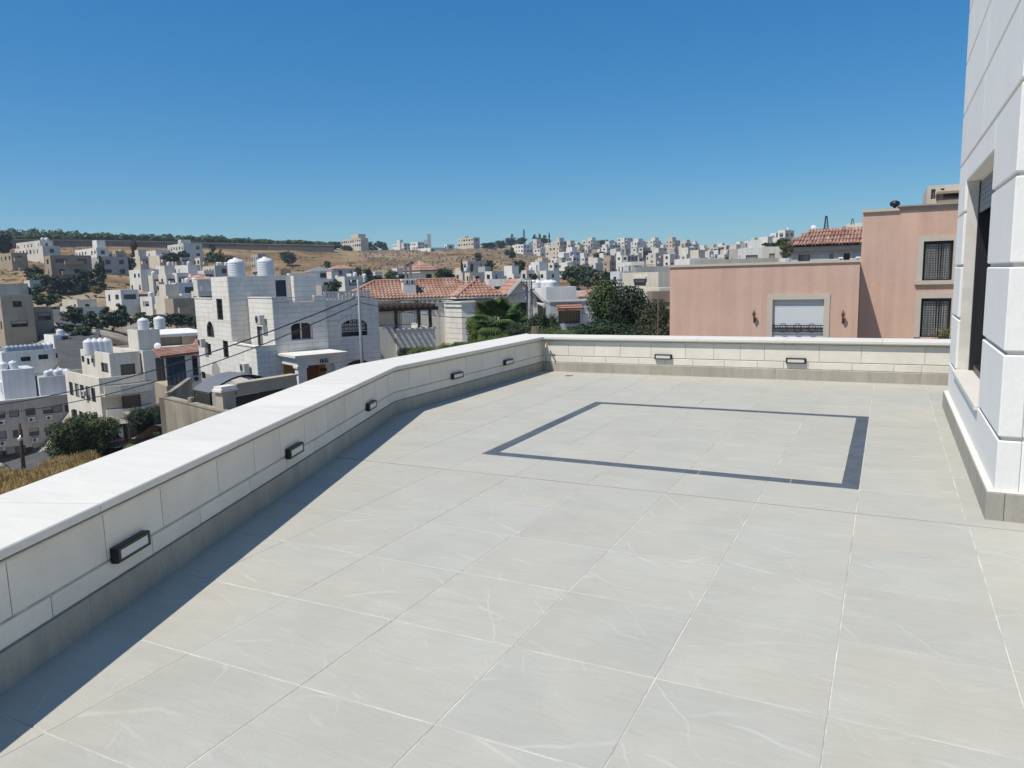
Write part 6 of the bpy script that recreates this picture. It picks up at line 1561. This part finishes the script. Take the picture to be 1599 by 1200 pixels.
hill('grey penthouse on top of the beige apartment building', -30, -8, 45, 444, 172, 'grey', 8, tanks=0)
hill('slim grey tower house behind the water tanks of house 127', 392, 402, 416, 397, 330, 'grey', 16, blank='f')
hill('low red roofed house seen between the two big water tanks', 395, 402, 420, 424, 250, 'cream', 14, roof='hip')
hill('dark flat roofed shed right of the big water tanks', 436, 438, 449, 421, 240, 'brown', 10, win=False)
hill('low white house with round windows right of the stair tower', 448, 452, 500, 427, 235, 'white', 10)
# ---- middle: below the bare brown slope
hill('pale villa with a grey hipped roof below the bare slope', 478, 486, 520, 424, 262, 'pale', 12, roof='greyhip', wide=1)
hill('lower wing of the pale villa with arched openings', 482, 497, 521, 436, 245, 'white', 12)
hill('villa with a faded red hipped roof under the bare slope', 512, 522, 556, 420, 268, 'pale', 12, roof='hip')
hill('pale four storey house with rows of dark windows right of house 127', 526, 538, 567, 432, 215, 'pale', 12, tanks=1, wide=1)
hill('small white house left of the pale four storey house', 494, 502, 524, 446, 205, 'grey', 12)
hill('cream hilltop building with a stepped roof terrace on the crest', 533, 563, 575, 372, 545, 'cream', 22, room=(0, .1, 6, 10, 3))
hill('white hilltop house beside a small minaret like tower', 612, 630, 642, 380, 640, 'white', 20)
hill('slim white tower on the crest left of the white apartment block', 620, 624, 627, 375, 642, 'white', 20, win=False)
hill('low white house on the crest right of the slim tower', 640, 652, 664, 378, 620, 'white', 18)
hill('white five storey apartment block standing on the bare slope', 653, 672, 709, 387, 500, 'white', 22, deck=3)
hill('taller right wing of the white five storey apartment block', 694, 698, 709, 382, 506, 'white', 22)
hill('cream stone hilltop building with a crenellated looking roof', 715, 739, 749, 371, 560, 'cream', 22, room=(0, .5, 3, 3, 1.2))
hill('small low house on the crest right of the cream hilltop building', 756, 768, 776, 379, 570, 'grey', 18)
hill('white house with a slim cypress in front, above the villa roof', 707, 722, 742, 424, 232, 'cream', 14, tanks=1)
hill('cream house with three small windows above the villa roof', 730, 734, 757, 426, 226, 'cream', 10)
hill('pale ruined looking house above the villa roof', 722, 730, 758, 408, 300, 'pale', 14)
hill('low white house with columns right of the villa roof', 757, 768, 795, 424, 250, 'white', 12)
hill('stone house end wall directly behind the villa roof ridge', 757, 763, 796, 436.5, 110, 'pale', 8)
# ---- white building with tanks behind the gabled house, and its neighbours
tA = hill('white house with a long row of big roof tanks behind the gabled house', 829, 855, 869, 450, 78, 'white', 30, win=False)
for k in range(5): tank(tA[1](.9+(k % 2)*.3, .8+k*1.45, tA[4]-.45), 1.35, 1.25, 'big white tank in the row behind the gabled house, %s from the left' % ('first', 'second', 'third', 'fourth', 'fifth')[4-k], 'row of tanks behind the gabled house')
hill('white two storey house with square windows in front of the far town', 826, 853, 874, 423, 225, 'white', 18, room=(0, .35, 3, 3, 2.8))
hill('blue white slim house with a flat brown roof left of the beige house', 953, 967, 978, 424, 150, 'bluewhite', 20)
hill('white house with a flat roof terrace behind the beige house', 964, 986, 1000, 409, 180, 'white', 14)
hb_ = hill('beige house with a wide dark window and roof railings left of the pink house', 972, 1028, 1060, 425, 104, 'cream', 26, win=False, name='beige_house')
f_ = hb_[1]; Lv_ = hb_[3]; zt_ = hb_[4]
hol = (Lv_*.32, Lv_*.63, f_.z(0, Lv_*.45, 446), f_.z(0, Lv_*.45, 436))
mb = MB(); mb.box(-.12, -.003, hol[0]-.4, hol[1]+.4, hol[2]-.3, hol[2]-.05, 0, f_); mb.box(-.3, -.003, hol[0]-.4, hol[1]+.4, hol[3]+.05, hol[3]+.35, 0, f_); mb.build('window_surround', HM['pale'], hb_[0])
o = link('window', WM['half'], hb_[0], f_(-.05, hol[1], hol[2]), f_.a-math.pi/2, (hol[1]-hol[0], 1, hol[3]-hol[2]))
mb = MB()
for k in range(24): v = Lv_*(.15+.8*k/23); mb.box(.1, .14, v-.02, v+.02, zt_, zt_+1., 0, f_)
mb.box(.09, .15, Lv_*.15, Lv_*.95, zt_+1, zt_+1.06, 0, f_); o = mb.build('roof_railing', M['steel'], hb_[0]); o['kind'] = 'stuff'
for ch in hb_[0].children: ch.matrix_parent_inverse = Matrix.Translation(-hb_[0].location)
hill('lower stone terrace storey of the beige house beside the dark trees', 955, 1030, 1052, 450.5, 92, 'cream', 26, win=False)
hill('dark shaded end wall with a lattice window beside the pink house', 1016, 1019, 1052, 456, 74, 'brown', 10, wide=1)
sl_ = hill('long low shed with sloping silver roof sheets above the beige house', 988, 994, 1046, 417, 120, 'grey', 12, win=False, cat='shed', name='shed')
# grey garage with red awning
ga = thing('awning_house', 'blue grey rendered house with a red tiled awning over a curtained opening', 'house')
pg_ = at(859, 474, 58); Fga = Fr(pg_, azim(880)+R(6)); uga = Fga.pu(930); zga_ = Fga.z(0, 0, 472); M['bluegrey'] = mat('blue_grey_render', (.40, .42, .44), .85, .08, 1.)
ho_ = (Fga.pu(872), Fga.pu(906), Fga.z(1, 0, 506), Fga.z(1, 0, 484))
mb = MB(); mass(mb, Fga, 0, uga, 0, 6, -7, zga_, {'f': [ho_]}, .2, .2, 0, 1, .4); mb.build('wall', [M['bluegrey'], M['roof']], ga)
mb = MB()
for k in range(14):
    a = ho_[0]+(ho_[1]-ho_[0])*k/14; mb.box(a+.01, a+(ho_[1]-ho_[0])/14*.8, .25+.06*(k % 2), .3+.06*(k % 2), ho_[2], ho_[3]-.05, 0, Fga)
mb.build('curtain', HM['brown'], ga)
mb = MB(); mb.box(ho_[0], ho_[1], .39, .42, ho_[2], ho_[3], 0, Fga); mb.build('dark_interior', M['black'], ga)
mb = MB(); q = [Fga(ho_[0]-.15, -.9, Fga.z(2, -.9, 483)), Fga(ho_[1]+.1, -.9, Fga.z(2, -.9, 483)), Fga(ho_[1]+.1, -.01, Fga.z(2, 0, 476)), Fga(ho_[0]-.15, -.01, Fga.z(2, 0, 476))]; mb.loft([[p-Vector((0, 0, .08)) for p in q], q]); mt = MB(); tile_ridges(mt, Fga, (q[0], q[1], q[3], q[2]), 14, .1); aw_ = mb.build('awning', M['redtile'], ga); o = mt.build('roof_tiles', M['redtile'], aw_); o['kind'] = 'stuff'
mb = MB(); da, db = Fga.pu(910.5), Fga.pu(920); zb_ = Fga.z(da, 0, 506); zd_ = Fga.z(da, 0, 487); n = 8; pts = [(da, zb_)]+[((da+db)/2-(db-da)/2*math.cos(math.pi*k/n), zd_-.3+.3*math.sin(math.pi*k/n)) for k in range(n+1)]+[(db, zb_)]
mb.loft([[Fga(a, -.03, z) for a, z in pts], [Fga(a, -.004, z) for a, z in pts]]); mb.build('arched_door', HM['bluewhite'], ga)
mb = MB(); mb.box(-.1, uga, -.1, .3, zga_+.001, zga_+.12, 0, Fga); mb.build('coping', HM['bluewhite'], ga); put_base(ga, Fga(2, 3, -7))
hill('cream house with a short red roof behind the awning house', 880, 890, 932, 459, 84, 'cream', 8, win=False)
o = hill('low red tiled roof behind the awning house', 905, 908, 930, 462, 80, 'cream', 6, win=False, roof='hip')
hill('small white house in shadow left of the awning house', 842, 848, 862, 475, 64, 'white', 10)
hill('blue grey block under the row of big roof tanks', 850, 853, 874, 449, 74, 'bluewhite', 10, win=False)
hill('small white flat house left of the tall dark trees', 893, 900, 925, 455, 100, 'white', 10, win=False)
# ---- right: roofs above the pink wing and the slope behind
hill('white house with a shuttered window at the left end of the pink roof', 1053, 1077, 1090, 404, 62, 'white', 24, win=False)
hill('long grey panelled roof screen behind the pink wing', 1088, 1090, 1214, 406.5, 56, 'grey', 4, win=False)
hill('white stepped house above the grey roof screen', 1154, 1158, 1190, 388, 118, 'white', 10, room=(.55, .1, 5, 4, 1.2))
hill('pale house with a dark awning right of the white stepped house', 1184, 1190, 1212, 386, 124, 'pale', 8)
hill('upper white house with three small windows on the right slope', 1205, 1212, 1222, 364, 330, 'white', 12)
hill('white house beside the top left corner of the red barrel roof', 1220, 1226, 1240, 359.5, 318, 'white', 12, tanks=1)
hill('lower pale house on the right slope under the two white ones', 1212, 1218, 1230, 371, 300, 'pale', 12)
hill('white block behind the ridge of the red barrel roof', 1286, 1290, 1302, 356.5, 140, 'white', 10, win=False)
hill('white block with an aerial behind the right end of the red ridge', 1321, 1326, 1342, 349, 140, 'white', 10, win=False)
# ---- far town: blocks that can be told apart
FT0 = [('white three storey block with a blue grey shaded side below the radio mast', 800, 817, 832, 382, 590, 'white'), ('cream block right of the blue grey one under the radio mast', 832, 838, 848, 378.5, 640, 'cream'), ('tall cream block with a flat brown roof in the left half of the far town', 860, 874, 885, 377, 610, 'cream'),
       ('broad cream five storey block in front of the brown roofed one', 852, 873, 879, 385, 560, 'cream'), ('grey cream block stepped behind the broad cream one', 882, 891, 900, 381, 640, 'pale'), ('cream block with dark balconies at the centre of the far town', 893, 903, 913, 388.5, 560, 'cream'),
       ('pale block with open balconies in front of the central one', 899, 912, 921, 395, 520, 'pale'), ('pale twin block on the skyline left of the dark tree clump', 910, 922, 936, 375.5, 720, 'pale'), ('low cream row house below the skyline tree clump', 940, 952, 969, 382, 640, 'pale'),
       ('white tower block with a grey shaded side on the far skyline', 964, 975, 988, 371.5, 690, 'white'), ('cream white stepped block right of the white tower block', 985, 995, 1010, 378, 650, 'white'), ('pale block with a dark rooftop shade on the far skyline', 1008, 1020, 1032, 376, 700, 'pale'),
       ('small cream house with a shaded porch right of the town centre', 997, 1004, 1016, 386.5, 560, 'cream'), ('tall cream tower block near the right end of the skyline', 1039, 1050, 1062, 375.5, 700, 'cream'), ('slimmer cream block right of the tall cream tower block', 1062, 1070, 1080, 379.5, 720, 'cream'),
       ('grey block at the right end of the far skyline', 1075, 1081, 1090, 382, 760, 'grey'), ('pale four storey block right of the valley trees', 939, 952, 962, 407, 420, 'tan'), ('small white block between the trees and the white flat house', 954, 960, 970, 396, 480, 'pale'),
       ('grey block with a small tower left of the shed roofs', 972, 980, 996, 399, 440, 'grey'), ('low white house with a terrace at the foot of the far town', 860, 880, 892, 403, 420, 'white'), ('white house under the central blocks of the far town', 872, 890, 906, 393, 470, 'white'),
       ('white villa with a small roof room at the town edge', 870, 886, 896, 410, 380, 'white'), ('stone house stepping down into the valley trees', 920, 930, 942, 411, 400, 'pale'), ('low white row right of the town behind the shed', 1012, 1024, 1042, 395, 430, 'pale'),
       ('white house at the right foot of the tower blocks', 1036, 1046, 1060, 397, 400, 'white'), ('pale house with a flat roof above the pink wing left end', 1062, 1072, 1086, 397, 330, 'pale')]
for i, row in enumerate(FT0): hill(*row, 16+hr.uniform(-4, 6), st=3.2, deck=4 if i % 2 else None, room=(hr.uniform(.05, .4), .1, 5, 5, 2.8) if i % 3 else None)
# ---- far town: the crowd of small blocks, in rows
def words(k): return ('first', 'second', 'third', 'fourth', 'fifth', 'sixth', 'seventh', 'eighth', 'ninth', 'tenth', 'eleventh', 'twelfth', 'thirteenth', 'fourteenth', 'fifteenth', 'sixteenth', 'seventeenth', 'eighteenth', 'nineteenth', 'twentieth')[k]
for nm_, px0, px1, y0, y1, r0, r1, n in (('on the crest of the far town', 806, 1094, 380, 378, 760, 860, 20), ('in the middle row of the far town', 838, 1090, 391, 388, 600, 680, 17), ('in the lower row of the far town', 890, 1092, 402, 396, 430, 520, 14),
                                    ('on the skyline above the pink wing', 1092, 1206, 393, 375, 520, 640, 17), ('in the row just above the pink wing roof', 1082, 1160, 402, 398, 230, 330, 10), ('on the slope left of the red barrel roof', 1140, 1228, 391, 378, 280, 420, 11),
        ('in the upper row of the left slope', 170, 330, 398, 402, 300, 340, 5), ('in the middle row of the left slope', 225, 330, 430, 425, 215, 245, 5), ('in the lower row of the left slope', 225, 320, 462, 456, 165, 185, 4), ('below the bare brown slope', 455, 650, 444, 430, 215, 270, 11), ('above the villa roof', 690, 850, 432, 424, 200, 270, 8), ('left of the valley trees', 830, 900, 412, 406, 330, 400, 5)):
    for k in range(n):
        t_ = (k+.5)/n; px = px0+(px1-px0)*t_+hr.uniform(-3, 3); r = hr.uniform(r0, r1); yt = y0+(y1-y0)*t_+hr.uniform(-3.5, 3); wpx = hr.uniform(9, 17)*(1 if r > 400 else 1.2 if px > 400 else 2.1)
        col = hr.choice(('white', 'cream', 'pale', 'pale', 'white', 'white', 'grey', 'cream'))
        hill('%s block, %s from the left %s' % ({'pale': 'stone', 'grey': 'grey', 'white': 'white', 'cream': 'cream', 'tan': 'tan'}[col], words(k), nm_), px-wpx*hr.uniform(.4, .65), px, px+wpx*hr.uniform(.35, .6), yt, r, col, hr.uniform(10, 28), deck=2 if px < 400 else None, wide=px < 400, tanks=1 if (k % 3 == 0 and r < 650) else 0, room=(.1, .2, 3.5, 3.5, 2.4) if k % 2 else None)
# ---- long retaining wall below the wood
rw = thing('retaining_wall', 'long brown grey retaining wall along the top of the left hill below the wood', 'retaining wall')
M['rwall'] = mat('brown_grey_masonry', (.175, .15, .125), .95, .18, .35, .3, streak=.2, fine=.1)
pts = [(-260, 373.5), (-60, 375), (60, 375.2), (150, 376.3), (240, 378), (330, 380.5), (420, 382.5), (522, 384.2)]
for (pa, ya), (pb2, yb2) in zip(pts, pts[1:]):
    A = at(pa, ya, 469); B = at(pb2, yb2, 469); d = (B-A); d.z = 0; nn = Vector((-d.y, d.x, 0)).normalized(); n_ = 4
    for k in range(n_):
        a, b = A.lerp(B, k/n_), A.lerp(B, (k+1)/n_); mb = MB(); e = d.normalized()*.03
        za_ = min(ground_z(a.x, a.y), ground_z(b.x, b.y))-3; a2, b2 = a+e, b-e
        mb.hexa([(a2.x, a2.y, za_), (b2.x, b2.y, za_), (b2.x+nn.x, b2.y+nn.y, za_), (a2.x+nn.x, a2.y+nn.y, za_), tuple(a2), tuple(b2), (b2.x+nn.x, b2.y+nn.y, b2.z), (a2.x+nn.x, a2.y+nn.y, a2.z)]); mb.build('wall_panel', M['rwall'], rw, False, True)
    mb = MB(); mb.hexa([(A.x-nn.x*.2, A.y-nn.y*.2, A.z+.01), (B.x-nn.x*.2, B.y-nn.y*.2, B.z+.01), (B.x+nn.x*1.2, B.y+nn.y*1.2, B.z+.01), (A.x+nn.x*1.2, A.y+nn.y*1.2, A.z+.01), (A.x-nn.x*.2, A.y-nn.y*.2, A.z+.4), (B.x-nn.x*.2, B.y-nn.y*.2, B.z+.4), (B.x+nn.x*1.2, B.y+nn.y*1.2, B.z+.4), (A.x+nn.x*1.2, A.y+nn.y*1.2, A.z+.4)]); mb.build('coping', HM['tan'], rw, False, True)
put_base(rw, at(200, 390, 469))
# ---- wood on the ridge: nobody could count it
frn = random.Random(8); mb = MB()
for k in range(950):
    px = frn.uniform(-330, 522); q = frn.random(); r = 476+q*95
    topy = 357+(px-0)*.036 if px < 380 else 370.7+(px-380)*.085
    P = at(px, 380, r); zb = ground_z(P.x, P.y); zt = zpx(P.x, P.y, topy+frn.uniform(-2.5, 5)+(1-q)*7); h = max(3.5, zt-zb); w_ = frn.uniform(3, 5.5)
    for c in range(3):
        cx, cy, cz = P.x+frn.uniform(-.28, .28)*w_, P.y+frn.uniform(-.28, .28)*w_, zb+h*frn.uniform(.5, .8); ra, rh = w_*frn.uniform(.35, .5), h*frn.uniform(.2, .32)
        for l in range(26):
            d = Vector((frn.gauss(0, 1), frn.gauss(0, 1), frn.gauss(.2, 1))).normalized(); p = Vector((cx+d.x*ra, cy+d.y*ra, cz+d.z*rh)); n_ = (d+Vector((frn.gauss(0, .4), frn.gauss(0, .4), frn.gauss(.2, .4)))).normalized(); a = n_.orthogonal().normalized(); b = n_.cross(a); s = frn.uniform(.45, .85)
            mb.poly([p-a*s, p-b*s*.8, p+a*s, p+b*s*.8])
o = mb.build('pine_wood', M['leafwood']); o['kind'] = 'stuff'
# ---- scattered trees on the hills
TG = 'trees scattered over the hillsides'
TL = [(10, 395, 330, 26, 30, 'round', 'leafdark', 'dark tree at the left edge below the long wall'), (55, 442, 262, 22, 24, 'round', 'leafdark', 'dark tree between the small tan house and the cream block'), (62, 448, 255, 26, 20, 'round', 'leaf', 'green tree left of the tan apartment block'),
      (48, 470, 235, 26, 22, 'round', 'leafdark', 'dark tree in front of the red edged house'), (88, 466, 232, 36, 34, 'round', 'leafdark', 'large dark tree right of the red edged house'), (105, 462, 232, 34, 32, 'cone', 'leafdark', 'dark pine in front of the tan apartment block, left one'), (125, 455, 236, 34, 36, 'cone', 'leafdark', 'dark pine in front of the tan apartment block, middle one'),
      (146, 450, 240, 32, 34, 'cone', 'leafdark', 'dark pine in front of the tan apartment block, right one'), (158, 440, 245, 16, 34, 'slim', 'leafdark', 'slim dark cypress left of the grey stepped block'), (70, 478, 205, 40, 18, 'round', 'leaf', 'green bushes above the beige apartment building'), (150, 458, 222, 16, 12, 'round', 'leafgold', 'yellowing shrub on the bare ground by the pines'),
      (200, 428, 290, 24, 26, 'round', 'leafdark', 'dark tree left of the white terraced house'), (215, 402, 335, 12, 22, 'slim', 'leafdark', 'dark narrow tree by the white terraced house'), (275, 408, 322, 26, 14, 'round', 'leafdark', 'dark low tree in front of the tall white house'), (290, 405, 322, 16, 14, 'round', 'leafdark', 'small dark tree right of the low dark one'),
      (335, 408, 330, 22, 32, 'cone', 'leaf', 'green tree against the long wall, left of a yellow one'), (348, 410, 332, 14, 24, 'cone', 'leafgold', 'yellowing tree against the long wall'), (360, 412, 330, 14, 14, 'round', 'leafolive', 'small olive tree right of the yellowing one'), (453, 411, 400, 24, 20, 'round', 'leafdark', 'round dark tree alone on the brown slope'),
      (110, 505, 160, 30, 26, 'round', 'leafdark', 'dark tree beside the beige apartment building'), (135, 510, 152, 26, 28, 'cone', 'leafdark', 'dark pine under the flat roofed tan house, left'), (160, 510, 150, 34, 32, 'cone', 'leafdark', 'dark pine under the flat roofed tan house, middle'), (183, 508, 152, 34, 36, 'cone', 'leafdark', 'dark pine under the flat roofed tan house, right'), (120, 525, 140, 24, 16, 'round', 'leaf', 'green bush beside the small road'),
      (98, 520, 140, 18, 14, 'round', 'leafdark', 'dark bush left of the small road'), (215, 505, 150, 20, 18, 'round', 'leaf', 'green tree left of the apartment stair room'), (245, 512, 140, 34, 22, 'round', 'leafdark', 'dark tree behind the apartment stair room tanks'), (275, 508, 142, 36, 20, 'round', 'leafdark', 'dark tree below the grey house with dark openings'), (300, 510, 140, 28, 18, 'round', 'leafdark', 'dark tree at the left corner of house 127'),
      (513, 418, 300, 10, 12, 'round', 'leaf', 'green tree on the brown slope behind the grey hipped villa'), (521, 458, 200, 20, 24, 'round', 'leafdark', 'dark tree beside the white house right of the stair tower'), (560, 432, 255, 12, 16, 'round', 'leaf', 'small green tree left of a rounder one on the slope foot'), (574, 436, 250, 16, 18, 'round', 'leafdark', 'round dark tree below the bare slope'), (549, 424, 280, 7, 12, 'slim', 'leafdark', 'slim dark cypress behind the faded red roof'),
      (585, 448, 200, 36, 20, 'round', 'leafdark', 'dark trees left end of the row behind the red villa roof'), (612, 438, 225, 22, 18, 'round', 'leaf', 'green tree behind the red villa roof'), (632, 440, 215, 24, 14, 'round', 'leafdark', 'dark tree left of the villa turret'), (645, 418, 340, 20, 10, 'round', 'leafdark', 'dark low tree at the foot of the white apartment block'), (695, 440, 190, 34, 24, 'round', 'leafdark', 'dark trees right of the villa turret'),
      (722, 424, 225, 5, 20, 'slim', 'leafdark', 'slim dark cypress above the villa roof, left one'), (737, 424, 226, 5, 14, 'slim', 'leafdark', 'slim dark cypress above the villa roof, right one'), (748, 408, 330, 13, 16, 'round', 'leafolive', 'olive tree on the terraced brown slope'), (765, 422, 280, 15, 18, 'round', 'leaf', 'round green tree above the low white house'), (764, 428, 262, 14, 10, 'round', 'leaf', 'green bush above the low white house'),
      (801, 402, 430, 12, 22, 'cone', 'leafdark', 'dark tree left of the white block under the mast'), (793, 398, 450, 10, 10, 'round', 'leafolive', 'small olive tree on the terraced slope crest'), (812, 428, 240, 18, 24, 'round', 'leafdark', 'dark tree left of the white two storey house'), (803, 434, 225, 22, 18, 'round', 'leaf', 'green tree behind the gabled house ridge'), (834, 438, 200, 12, 12, 'round', 'leaf', 'green shrub in front of the white two storey house'),
      (890, 440, 250, 30, 26, 'round', 'leafdark', 'dark tree in the valley right of the white two storey house'), (902, 446, 240, 40, 36, 'round', 'leaf', 'big green valley tree, left of two'), (918, 448, 235, 34, 34, 'round', 'leafdark', 'big dark valley tree, right of two'), (935, 446, 232, 26, 26, 'round', 'leafolive', 'olive toned valley tree left of the blue white house'), (948, 445, 228, 18, 24, 'round', 'leafdark', 'dark valley tree touching the blue white house'), (908, 432, 300, 34, 16, 'round', 'leafdark', 'dark tree row at the foot of the far town'), (900, 458, 180, 16, 14, 'round', 'leafolive', 'olive bush in front of the valley trees'),
      (944, 382, 800, 20, 8, 'round', 'leafdark', 'dark tree clump on the far skyline'), (955, 382, 800, 18, 7, 'round', 'leafdark', 'second dark tree clump on the far skyline'), (940, 404, 520, 26, 12, 'round', 'leafdark', 'dark trees between the far town blocks, left'), (1015, 398, 560, 20, 8, 'round', 'leafdark', 'dark trees between the far town blocks, right'),
      (1222, 386, 150, 20, 14, 'round', 'leaf', 'green bush left of the red barrel roof'), (1208, 388, 170, 18, 10, 'round', 'leafdark', 'dark bush above the pale house with the awning'), (1196, 384, 260, 14, 6, 'round', 'leafdark', 'dark low tree on the right slope'),
      (596, 384, 600, 16, 8, 'round', 'leafdark', 'dark tree on the crest right of the cream hilltop building'), (578, 388, 580, 16, 10, 'round', 'leafdark', 'dark tree at the right corner of the cream hilltop building'), (603, 388, 590, 12, 11, 'cone', 'leafdark', 'dark pine on the crest left of the white hilltop house'), (588, 388, 590, 10, 9, 'cone', 'leafdark', 'small dark pine on the crest'), (525, 390, 500, 26, 14, 'round', 'leafdark', 'dark trees at the right end of the long wall'), (545, 392, 510, 18, 10, 'round', 'leafdark', 'dark tree in front of the cream hilltop building'),
      (763, 386, 560, 22, 8, 'round', 'leafdark', 'dark trees right of the cream stone hilltop building'), (784, 384, 640, 20, 9, 'round', 'leafdark', 'dark tree on the crest below the signpost like aerial'), (800, 380, 680, 22, 9, 'round', 'leafdark', 'dark tree left of the radio mast'), (815, 378, 700, 16, 8, 'round', 'leafdark', 'dark tree right of the radio mast'), (836, 377, 720, 12, 11, 'cone', 'leafdark', 'dark pine on the skyline, left of three'), (844, 376, 720, 12, 12, 'cone', 'leafdark', 'dark pine on the skyline, middle of three'), (852, 376, 720, 12, 11, 'cone', 'leafdark', 'dark pine on the skyline, right of three'), (859, 376, 720, 4, 10, 'slim', 'leafdark', 'single slim cypress right of the skyline pines')]
for px, yb, r, w_, h_, kd, m_, lb in TL: tree(lb, px, yb+(4 if r > 550 else 1), r, w_, h_*(1.5 if r > 550 else 1), kd, m_, 'far', TG, lift=.03)
# ---- scrub on the bare slopes: uncountable
srn = random.Random(17); mb = MB()
for k in range(1500):
    px = srn.uniform(-60, 860); r = srn.choice((srn.uniform(280, 466), srn.uniform(120, 300))); P = at(px, 400, r); z = ground_z(P.x, P.y); s = srn.uniform(.3, .8)
    for l in range(7):
        d = Vector((srn.gauss(0, 1), srn.gauss(0, 1), abs(srn.gauss(0, 1)))).normalized()*s; a = d.orthogonal().normalized()*s*.5; b = d.cross(a).normalized()*s*.5; p = Vector((P.x, P.y, z))+d; mb.poly([p-a, p-b, p+a, p+b])
o = mb.build('hillside_scrub', M['leafolive']); o['kind'] = 'stuff'
mb = MB()
for k in range(1700):
    px = srn.uniform(560, 850); r = srn.uniform(390, 555); P = at(px, 400, r); z = ground_z(P.x, P.y); s = srn.uniform(.25, .7); w_ = s*srn.uniform(1, 2.2); a = srn.uniform(0, 3.14); ca, sa = math.cos(a), math.sin(a)
    q = [(-w_, -s), (w_, -s*.8), (w_*.9, s), (-w_*.8, s*.9)]; B = [(P.x+x*ca-y*sa, P.y+x*sa+y*ca, z-.3) for x, y in q]; T = [(P.x+.7*(x*ca-y*sa), P.y+.7*(x*sa+y*ca), z+s*srn.uniform(.6, 1)) for x, y in q]; mb.hexa(B+T)
o = mb.build('slope_boulders', HM['brown']); o['kind'] = 'stuff'
# ---- masts and aerials
def mast(label, px, yt, yb, r, rad, name='radio_mast', bars=6, cat='radio mast'):
    P = at(px, yt, r); zb = zpx(P.x, P.y, yb); t = thing(name, label, cat, None, (P.x, P.y, zb)); H = P.z-zb; mb = MB()
    for k in range(3):
        a = k*2.094; mb.tube([(rad*math.cos(a), rad*math.sin(a), 0), (rad*.35*math.cos(a), rad*.35*math.sin(a), H)], rad*.22, 4)
    o = mb.build('legs', M['darkmetal'], t); o['kind'] = 'stuff'
    for k in range(bars):
        z = H*(k+.5)/bars; q = rad*(1-.65*(k+.5)/bars); mb = MB(); mb.lathe([(q, z), (q*1.15, z+H*.012), (q, z+H*.024)], n=6); mb.build('ring', M['darkmetal'], t)
    mb = MB(); mb.tube([(0, 0, H*.85), (0, 0, H*1.05)], rad*.2, 5); mb.build('aerial', M['darkmetal'], t)
mast('tall thin radio mast on the crest of the far hill', 818, 359, 380, 700, 1.2)
mast('lattice aerial mast above the red barrel roof', 1290, 338, 358, 135, .38, 'aerial_mast', 9, 'aerial')
mast('short aerial on the white block behind the right end of the red ridge', 1331, 342, 351, 138, .3, 'aerial_mast', 3, 'aerial')
mast('dark aerial among trees left of the radio mast', 799.5, 366, 378, 700, 1.6, 'aerial_mast', 4, 'aerial')
pd_ = at(1270.5, 357, 130); t = thing('satellite_dish', 'grey satellite dish on the roofline above the red barrel roof', 'satellite dish', None, (pd_.x, pd_.y, pd_.z-.4)); dish(t, .42, .3); t.children[0].data.materials[0] = M['shutter']
# water tower on the crest
wt_ = thing('water_tower', 'small blue grey water tower on legs behind the white apartment block', 'water tower'); Pw = at(667, 382, 560); Fw_ = Fr(Pw, azim(667)); s_ = 560/FPX
for uu in (-3*s_, -.6*s_):
    mb = MB(); mb.box(uu-.6, uu+.6, -.6, .6, Pw.z-14, Pw.z, 0, Fw_); mb.build('leg', HM['bluewhite'], wt_)
mb = MB(); mb.box(-5*s_, .3*s_, -2, 2, Pw.z+.01, Pw.z+7*s_, 0, Fw_); mb.build('tank_body', HM['bluewhite'], wt_)
mb = MB(); mb.box(.6*s_, 6*s_, -2, 3, Pw.z-14, Pw.z+15*s_, 0, Fw_); mb.build('shaft_block', M['bluegrey'], wt_); put_base(wt_, (Pw.x, Pw.y, Pw.z-14))
# ================================================================== HAZE
hm = bpy.data.materials.new('haze_air'); hm.use_nodes = True; hn = hm.node_tree; hn.nodes.clear()
ho_n = hn.nodes.new('ShaderNodeOutputMaterial'); hv = hn.nodes.new('ShaderNodeVolumePrincipled')
hv.inputs['Color'].default_value = (.80, .88, 1, 1); hv.inputs['Density'].default_value = .00022; hv.inputs['Anisotropy'].default_value = .2
hn.links.new(hv.outputs[0], ho_n.inputs['Volume'])
mb = MB(); mb.box(-3600, 3600, -3600, 3600, -21, 68); hz = mb.build('haze', hm); hz['kind'] = 'stuff'
sc.cycles.volume_bounces = 0
